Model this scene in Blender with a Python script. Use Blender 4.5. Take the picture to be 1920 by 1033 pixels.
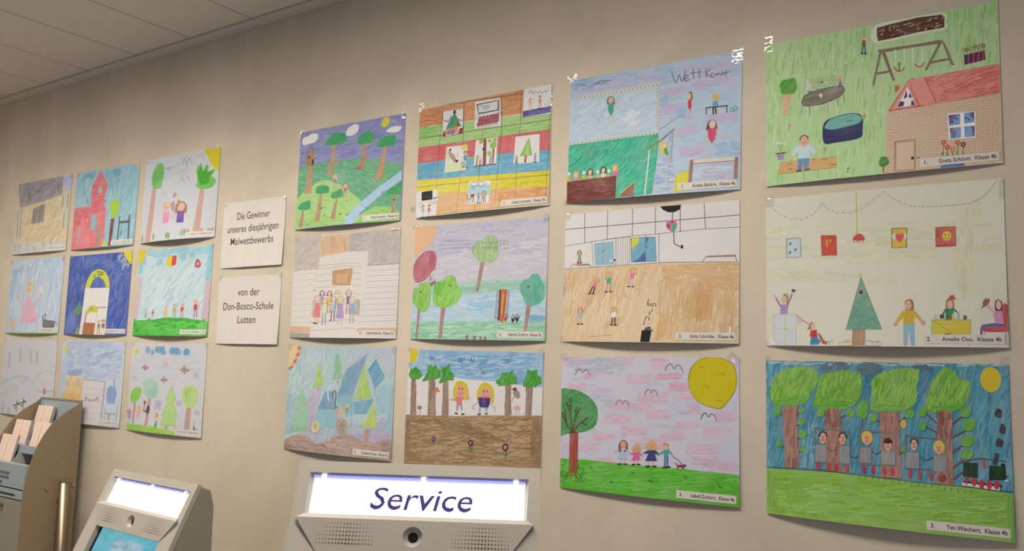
import bpy, math, random
import numpy as np
from mathutils import Vector, Matrix
from mathutils.geometry import tessellate_polygon

for _o in list(bpy.data.objects):
    bpy.data.objects.remove(_o, do_unlink=True)
SC = bpy.context.scene
COL = SC.collection
EYE = 1.62            # camera height above the floor, metres

# ------------------------------------------------------------------ camera, light, exposure
cam_d = bpy.data.cameras.new('camera')
cam = bpy.data.objects.new('camera', cam_d)
COL.objects.link(cam)
cam_d.sensor_width = 36.0
cam_d.lens = 30.039
cam_d.clip_start = 0.02
cam.matrix_world = Matrix(((0.821528, 0.034296, 0.569136, 0.0),
                           (0.569402, -0.101078, -0.815821, -1.69716),
                           (0.029548, 0.994287, -0.102567, EYE),
                           (0, 0, 0, 1)))
SC.camera = cam

world = bpy.data.worlds.new('world')
SC.world = world
world.use_nodes = True
world.node_tree.nodes['Background'].inputs['Color'].default_value = (0.97, 0.95, 1.06, 1)
world.node_tree.nodes['Background'].inputs['Strength'].default_value = 0.31

LAMPS = [(-3.30, -0.80), (-2.14, -0.80), (-0.90, -0.80)]     # ceiling luminaires (x, y)
LAMP_POWER = 9.7
LAMP_COLOR = (1.0, 0.88, 0.735)
LAMP_SPREAD = math.radians(145)

vs = SC.view_settings
vs.view_transform = 'Standard'
vs.look = 'None'
vs.gamma = 1.0
vs.use_curve_mapping = False
vs.exposure = 0.0

# ------------------------------------------------------------------ helpers
def new(name, me=None, parent=None):
    o = bpy.data.objects.new(name, me)
    COL.objects.link(o)
    if parent is not None:
        o.parent = parent
    return o

def tag(o, label=None, cat=None, group=None, kind=None):
    if label: o['label'] = label
    if cat: o['category'] = cat
    if group: o['group'] = group
    if kind: o['kind'] = kind
    return o

def mesh(name, verts, faces, mat=None, parent=None, smooth=False):
    me = bpy.data.meshes.new(name)
    me.from_pydata([tuple(v) for v in verts], [], faces)
    me.update()
    if smooth:
        me.polygons.foreach_set('use_smooth', [True] * len(me.polygons))
    o = new(name, me, parent)
    if mat: me.materials.append(mat)
    return o

class MB:
    """collects boxes, prisms, tubes and lathes for one mesh object"""
    def __init__(s): s.v = []; s.f = []
    def add(s, v, f):
        n = len(s.v); s.v += [tuple(p) for p in v]; s.f += [tuple(i + n for i in q) for q in f]; return s
    def box(s, x0, x1, y0, y1, z0, z1):
        v = [(x, y, z) for x in (x0, x1) for y in (y0, y1) for z in (z0, z1)]
        return s.add(v, [(0, 1, 3, 2), (4, 6, 7, 5), (0, 4, 5, 1), (2, 3, 7, 6), (0, 2, 6, 4), (1, 5, 7, 3)])
    def prism_x(s, yz, x0, x1):
        n = len(yz)
        v = [(x0, y, z) for y, z in yz] + [(x1, y, z) for y, z in yz]
        tri = tessellate_polygon([[Vector((y, z, 0)) for y, z in yz]])
        f = [tuple(t) for t in tri] + [tuple(i + n for i in reversed(t)) for t in tri]
        f += [(i, (i + 1) % n, (i + 1) % n + n, i + n) for i in range(n)]
        return s.add(v, f)
    def tube(s, p0, p1, r, n=20, caps=True):
        p0, p1 = Vector(p0), Vector(p1); d = (p1 - p0).normalized()
        a = d.orthogonal().normalized(); b = d.cross(a)
        v = [p + a * (r * math.cos(2 * math.pi * i / n)) + b * (r * math.sin(2 * math.pi * i / n)) for p in (p0, p1) for i in range(n)]
        f = [(i, (i + 1) % n, (i + 1) % n + n, i + n) for i in range(n)]
        if caps: f += [tuple(reversed(range(n))), tuple(range(n, 2 * n))]
        return s.add(v, f)
    def build(s, name, mat, parent=None, bevel=0.0, smooth=False):
        o = mesh(name, s.v, s.f, mat, parent, smooth)
        import bmesh
        bm = bmesh.new(); bm.from_mesh(o.data)
        bmesh.ops.recalc_face_normals(bm, faces=bm.faces); bm.to_mesh(o.data); bm.free()
        if bevel:
            m = o.modifiers.new('bevel', 'BEVEL'); m.width = bevel; m.segments = 2; m.limit_method = 'ANGLE'; m.angle_limit = math.radians(40)
        return o

def s2l(c):
    c = c / 255.0
    return c / 12.92 if c <= 0.04045 else ((c + 0.055) / 1.055) ** 2.4

def mat(name, col=(0.8, 0.8, 0.8), rough=0.5, metal=0.0, spec=0.5, emit=None, estr=0.0, alpha=1.0):
    m = bpy.data.materials.new(name); m.use_nodes = True
    b = m.node_tree.nodes['Principled BSDF']
    b.inputs['Base Color'].default_value = (*col, 1)
    b.inputs['Roughness'].default_value = rough
    b.inputs['Metallic'].default_value = metal
    b.inputs['Specular IOR Level'].default_value = spec
    b.inputs['Alpha'].default_value = alpha
    if emit:
        b.inputs['Emission Color'].default_value = (*emit, 1); b.inputs['Emission Strength'].default_value = estr
    return m
class G:
    """small node-graph helper on one material"""
    def __init__(s, m): s.m = m; s.t = m.node_tree; s.b = s.t.nodes['Principled BSDF']
    def n(s, typ, ins=None, **kw):
        nd = s.t.nodes.new(typ)
        for k, v in kw.items(): setattr(nd, k, v)
        for k, v in (ins or {}).items():
            if isinstance(v, bpy.types.NodeSocket): s.t.links.new(v, nd.inputs[k])
            else: nd.inputs[k].default_value = v
        return nd
    def link(s, a, b): s.t.links.new(a, b)
    def math(s, op, a, b=0.0, clamp=False):
        return s.n('ShaderNodeMath', {0: a, 1: b}, operation=op, use_clamp=clamp).outputs[0]
    def ramp(s, x, lo, hi):
        return s.n('ShaderNodeMapRange', {'Value': x, 'From Min': lo, 'From Max': hi}, clamp=True).outputs['Result']
    def mix(s, f, a, b, blend='MIX'):
        nd = s.n('ShaderNodeMix', data_type='RGBA', blend_type=blend)
        for i, v in ((0, f), (6, a), (7, b)):
            if isinstance(v, bpy.types.NodeSocket): s.t.links.new(v, nd.inputs[i])
            else: nd.inputs[i].default_value = v if i == 0 else (*v, 1)
        return nd.outputs[2]
    def noise(s, vec, scale, detail=3, rough=0.5):
        return s.n('ShaderNodeTexNoise', {'Vector': vec, 'Scale': scale, 'Detail': detail, 'Roughness': rough}).outputs['Fac']

# ------------------------------------------------------------------ materials
def make_plaster():
    m = mat('trowelled_plaster', (0.6, 0.55, 0.46), 0.62, spec=0.25)
    g = G(m)
    co = g.n('ShaderNodeTexCoord').outputs['Object']
    warp = g.n('ShaderNodeVectorMath', {0: co, 1: g.n('ShaderNodeTexNoise', {'Vector': co, 'Scale': 1.1, 'Detail': 1.0}).outputs['Color']}, operation='ADD').outputs[0]
    big = g.noise(warp, 2.3, 4, .55)
    tro = g.noise(g.n('ShaderNodeMapping', {'Vector': warp, 'Rotation': (0, .5, 0), 'Scale': (4.2, 1, 2.4)}).outputs[0], 1.5, 5, .6)
    fine = g.noise(co, 38, 4, .6)
    c = g.mix(g.ramp(big, .36, .66), (.56, .51, .415), (.655, .597, .495))
    c = g.mix(g.math('MULTIPLY', g.ramp(tro, .48, .70), .36), c, (.50, .455, .375))
    c = g.mix(g.math('MULTIPLY', g.ramp(tro, .46, .28), .30), c, (.74, .68, .57))
    c = g.mix(g.math('MULTIPLY', g.ramp(fine, .45, .75), .10), c, (.44, .40, .33))
    g.link(c, g.b.inputs['Base Color'])
    bp = g.n('ShaderNodeBump', {'Strength': .12, 'Distance': .01, 'Height': g.math('ADD', tro, g.math('MULTIPLY', fine, .25))})
    g.link(bp.outputs[0], g.b.inputs['Normal'])
    return m

def make_panel():
    m = mat('ceiling_panel_white', (.74, .70, .66), .7, spec=.2)
    g = G(m)
    co = g.n('ShaderNodeTexCoord').outputs['Object']
    g.link(g.mix(g.ramp(g.noise(co, 240, 2), .4, .62), (.76, .72, .68), (.71, .67, .63)), g.b.inputs['Base Color'])
    return m

def make_floor():
    m = mat('floor_stone', (.26, .25, .24), .35)
    g = G(m)
    co = g.n('ShaderNodeTexCoord').outputs['Object']
    g.link(g.mix(g.noise(co, 30, 6, .7), (.30, .285, .27), (.40, .385, .365)), g.b.inputs['Base Color'])
    return m

PAPER = tuple(s2l(v) for v in (217, 215, 212))
def make_paper():
    m = mat('drawing_paper', PAPER, .5, spec=.3)
    g = G(m)
    co = g.n('ShaderNodeTexCoord').outputs['Object']
    g.link(g.mix(g.ramp(g.noise(co, 25, 3), .35, .7), PAPER, tuple(c * .965 for c in PAPER)), g.b.inputs['Base Color'])
    return m

def make_crayon():
    """coloured pencil: face colour, broken by streaks along the stroke direction that let the paper through"""
    m = mat('coloured_pencil', (1, 1, 1), .55, spec=.25)
    g = G(m)
    col = g.n('ShaderNodeAttribute', attribute_name='tint').outputs['Color']
    par = g.n('ShaderNodeSeparateXYZ', {0: g.n('ShaderNodeAttribute', attribute_name='stroke').outputs['Vector']})
    co = g.n('ShaderNodeTexCoord').outputs['Object']
    rv = g.n('ShaderNodeVectorRotate', {'Vector': co, 'Angle': par.outputs[0]}, rotation_type='Y_AXIS').outputs[0]
    rnd = g.n('ShaderNodeObjectInfo').outputs['Random']
    off = g.n('ShaderNodeCombineXYZ', {'Y': g.math('MULTIPLY', rnd, 37.0)}).outputs[0]
    sv = g.n('ShaderNodeVectorMath', {0: g.n('ShaderNodeVectorMath', {0: rv, 1: (26, 0, 330)}, operation='MULTIPLY').outputs[0], 1: off}, operation='ADD').outputs[0]
    streak = g.n('ShaderNodeTexNoise', {'Vector': sv, 'Scale': 1.0, 'Detail': 3.0, 'Roughness': .6}).outputs['Fac']
    patch = g.n('ShaderNodeTexNoise', {'Vector': g.n('ShaderNodeVectorMath', {0: rv, 1: (14, 1, 34)}, operation='MULTIPLY').outputs[0], 'Scale': 1.0, 'Detail': 2.0}).outputs['Fac']
    open_ = g.math('ADD', g.math('MULTIPLY', g.ramp(streak, .46, .74), .52), g.math('MULTIPLY', g.ramp(patch, .42, .75), .34))
    fac = g.math('MULTIPLY', open_, par.outputs[1], clamp=True)
    dark = g.math('MULTIPLY', g.math('MULTIPLY', g.ramp(streak, .50, .28), par.outputs[1]), .28, clamp=True)
    deep = g.mix(1.0, col, col, 'MULTIPLY')
    c = g.mix(fac, g.mix(dark, col, deep), PAPER)
    g.link(c, g.b.inputs['Base Color'])
    return m

def make_tape():
    m = bpy.data.materials.new('clear_tape'); m.use_nodes = True
    g = G.__new__(G); g.m = m; g.t = m.node_tree
    g.t.nodes.remove(g.t.nodes['Principled BSDF'])
    co = g.n('ShaderNodeTexCoord').outputs['Object']
    h = g.n('ShaderNodeTexVoronoi', {'Vector': co, 'Scale': 105.0}).outputs['Distance']
    nrm = g.n('ShaderNodeBump', {'Strength': .30, 'Distance': .004, 'Height': h}).outputs[0]
    gl = g.n('ShaderNodeBsdfGlossy', {'Color': (1, 1, 1, 1), 'Roughness': .10, 'Normal': nrm}).outputs[0]
    tp = g.n('ShaderNodeBsdfTransparent', {'Color': (.97, .97, .96, 1)}).outputs[0]
    mx = g.n('ShaderNodeMixShader', {0: .16, 1: tp, 2: gl}).outputs[0]
    out = g.t.nodes.get('Material Output')
    g.link(mx, out.inputs['Surface'])
    return m

def make_metal(name, a, b, rough, metal=1.0):
    m = mat(name, a, rough, metal)
    g = G(m)
    co = g.n('ShaderNodeTexCoord').outputs['Object']
    n = g.noise(g.n('ShaderNodeMapping', {'Vector': co, 'Scale': (40, 40, 400)}).outputs[0], 1.0, 3)
    g.link(g.mix(n, a, b), g.b.inputs['Base Color'])
    return m

def speckle(name, a, b, scale, rough, spec=.4):
    m = mat(name, a, rough, spec=spec)
    g = G(m)
    co = g.n('ShaderNodeTexCoord').outputs['Object']
    g.link(g.mix(g.noise(co, scale, 3), a, b), g.b.inputs['Base Color'])
    return m

def make_screen():
    m = mat('lit_touch_screen', (.02, .05, .06), .12)
    g = G(m)
    co = g.n('ShaderNodeTexCoord').outputs['Generated']
    n = g.noise(co, 4.5, 3)
    sx = g.n('ShaderNodeSeparateXYZ', {0: co})
    pic = g.math('MULTIPLY', g.math('MULTIPLY', g.ramp(sx.outputs[0], .27, .30), g.ramp(sx.outputs[0], .78, .74)), g.ramp(sx.outputs[2], .86, .82))
    c = g.mix(g.ramp(n, .35, .65), (.10, .42, .52), (.16, .55, .66))
    c = g.mix(pic, c, g.mix(g.ramp(g.noise(co, 9, 4), .4, .6), (.22, .38, .52), (.42, .56, .66)))
    g.link(c, g.b.inputs['Emission Color'])
    g.b.inputs['Emission Strength'].default_value = .8
    return m

M_WALL, M_PANEL, M_FLOOR, M_PAPER, M_CRAYON, M_TAPE = make_plaster(), make_panel(), make_floor(), make_paper(), make_crayon(), make_tape()
M_TRIM = speckle('trim_white', (.66, .63, .58), (.62, .59, .55), 60, .5)
M_DARK = speckle('shadow_gap_black', (.03, .03, .03), (.04, .04, .04), 50, .8)
M_SIDE = speckle('painted_wall', (.42, .40, .37), (.40, .38, .35), 4, .7)
M_INK = speckle('printed_ink', (.035, .033, .035), (.05, .047, .05), 900, .6)
M_GREYINK = speckle('faded_print', (.28, .27, .27), (.36, .35, .35), 900, .6)
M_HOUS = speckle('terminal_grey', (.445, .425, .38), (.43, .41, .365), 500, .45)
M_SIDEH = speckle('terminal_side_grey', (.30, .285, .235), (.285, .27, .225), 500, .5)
M_SIGN = mat('lit_sign_white', (.9, .9, .92), .4, emit=(.94, .95, 1.0), estr=1.5)
M_VIOLET = speckle('violet_sign_film', (.050, .035, .22), (.055, .04, .24), 300, .4)
M_EDGE_GLOW = mat('sign_edge_glow', (.3, .32, .7), .4, emit=(.22, .24, .78), estr=.55)
M_BLACK = speckle('black_lens', (.008, .008, .01), (.012, .012, .014), 300, .15)
M_HOLE = speckle('perforation_black', (.05, .042, .035), (.07, .06, .05), 900, .8)
M_SCREEN = make_screen()
M_BROWN = speckle('bronze_grey_sheet_metal', (.30, .235, .150), (.27, .21, .135), 700, .42)
M_BLUE = speckle('blue_grey_sheet_metal', (.34, .41, .455), (.32, .39, .435), 700, .4)
M_STEEL = make_metal('brushed_steel', (.40, .33, .24), (.30, .245, .175), .36)
M_CHROME = make_metal('chrome', (.55, .50, .41), (.46, .41, .33), .3)
M_FORM = speckle('form_paper', (.83, .70, .63), (.80, .655, .585), 120, .6)
M_FORMS = speckle('form_paper_edges', (.46, .42, .42), (.40, .365, .365), 260, .7)
M_FORML = speckle('form_orange_print', (.78, .46, .22), (.80, .50, .27), 200, .6)
M_FORMP = speckle('form_pink_print', (.80, .55, .48), (.80, .58, .52), 200, .6)
M_LAMPW = mat('lamp_diffuser', (.9, .9, .88), .5, emit=LAMP_COLOR, estr=6.0)
M_LAMPF = speckle('lamp_frame_white', (.8, .8, .78), (.78, .78, .76), 80, .4)

# ------------------------------------------------------------------ the room
CEIL = EYE + 1.062
wall = MB().box(-4.32, 3.2, 0.0, 0.14, 0.0, 3.0).build('wall_back', M_WALL)
tag(wall, 'beige trowelled plaster wall behind all the drawings', 'wall', kind='structure')
wl = MB().box(-4.46, -4.32, -2.6, 0.14, 0.0, 3.0).build('wall_left_blocker', M_WALL)  # added out of view to keep ambient light off the left corner
tag(wl, 'unseen plaster wall added to darken the corner beyond the brochure stand', 'wall', kind='structure')
fl = MB().box(-4.46, 3.2, -4.6, 0.14, -0.12, 0.0).build('floor', M_FLOOR)
tag(fl, 'grey stone floor of the lobby', 'floor', kind='structure')
ce = MB().box(-4.32, 3.2, -4.6, 0.0, CEIL + .05, CEIL + .12).build('ceiling', M_DARK)
tag(ce, 'suspended ceiling of long white panels with dark joints', 'ceiling', kind='structure')
tr = MB().box(-4.32, 3.2, -.040, 0.0, EYE + 1.0515, CEIL + .05).build('trim_1', M_TRIM, None, .002)
tag(tr, 'narrow white ceiling edge trim along the plaster wall', 'trim', kind='structure')
PW = .3205
pm = MB().box(-PW / 2 + .0028, PW / 2 - .0028, -.62, .62, 0, .018)
proto = pm.build('ceiling_panel', M_PANEL, ce, .0015)
k = 0
for row in range(3):
    yc = -.0435 - .62 - row * 1.246
    for i in range(-7, 16):
        x = -2.189 + (i + .5) * PW
        if x - PW / 2 < -4.31 or x + PW / 2 > 3.19: continue
        o = proto if k == 0 else proto.copy()
        if k: COL.objects.link(o)
        o.parent = ce; o.location = (x, yc, CEIL); k += 1

# ceiling luminaires (above and right of the picture)
for i, (lx, ly) in enumerate(LAMPS):
    t = new('ceiling_lamp'); t.location = (lx, ly, CEIL)
    tag(t, ['long white ceiling lamp nearest the brochure stand', 'long white ceiling lamp above the printed text sheets', 'long white ceiling lamp above the service terminal'][i], 'lamp', 'ceiling lamps along the wall')
    fr = MB()
    for a in ((-.64, -.62, -.17, .17), (.62, .64, -.17, .17), (-.64, .64, -.17, -.15), (-.64, .64, .15, .17)): fr.box(*a, -.03, .0)
    fr.build('lamp_frame', M_LAMPF, t)
    MB().box(-.62, .62, -.15, .15, -.008, -.001).build('diffuser', M_LAMPW, t)
    ld = bpy.data.lights.new('lamp_light', 'AREA'); ld.shape = 'RECTANGLE'; ld.size = 1.2; ld.size_y = .28
    ld.energy = LAMP_POWER; ld.color = LAMP_COLOR; ld.spread = LAMP_SPREAD
    lo = new('lamp_light', ld, t); lo.location = (0, 0, -.032)

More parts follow.
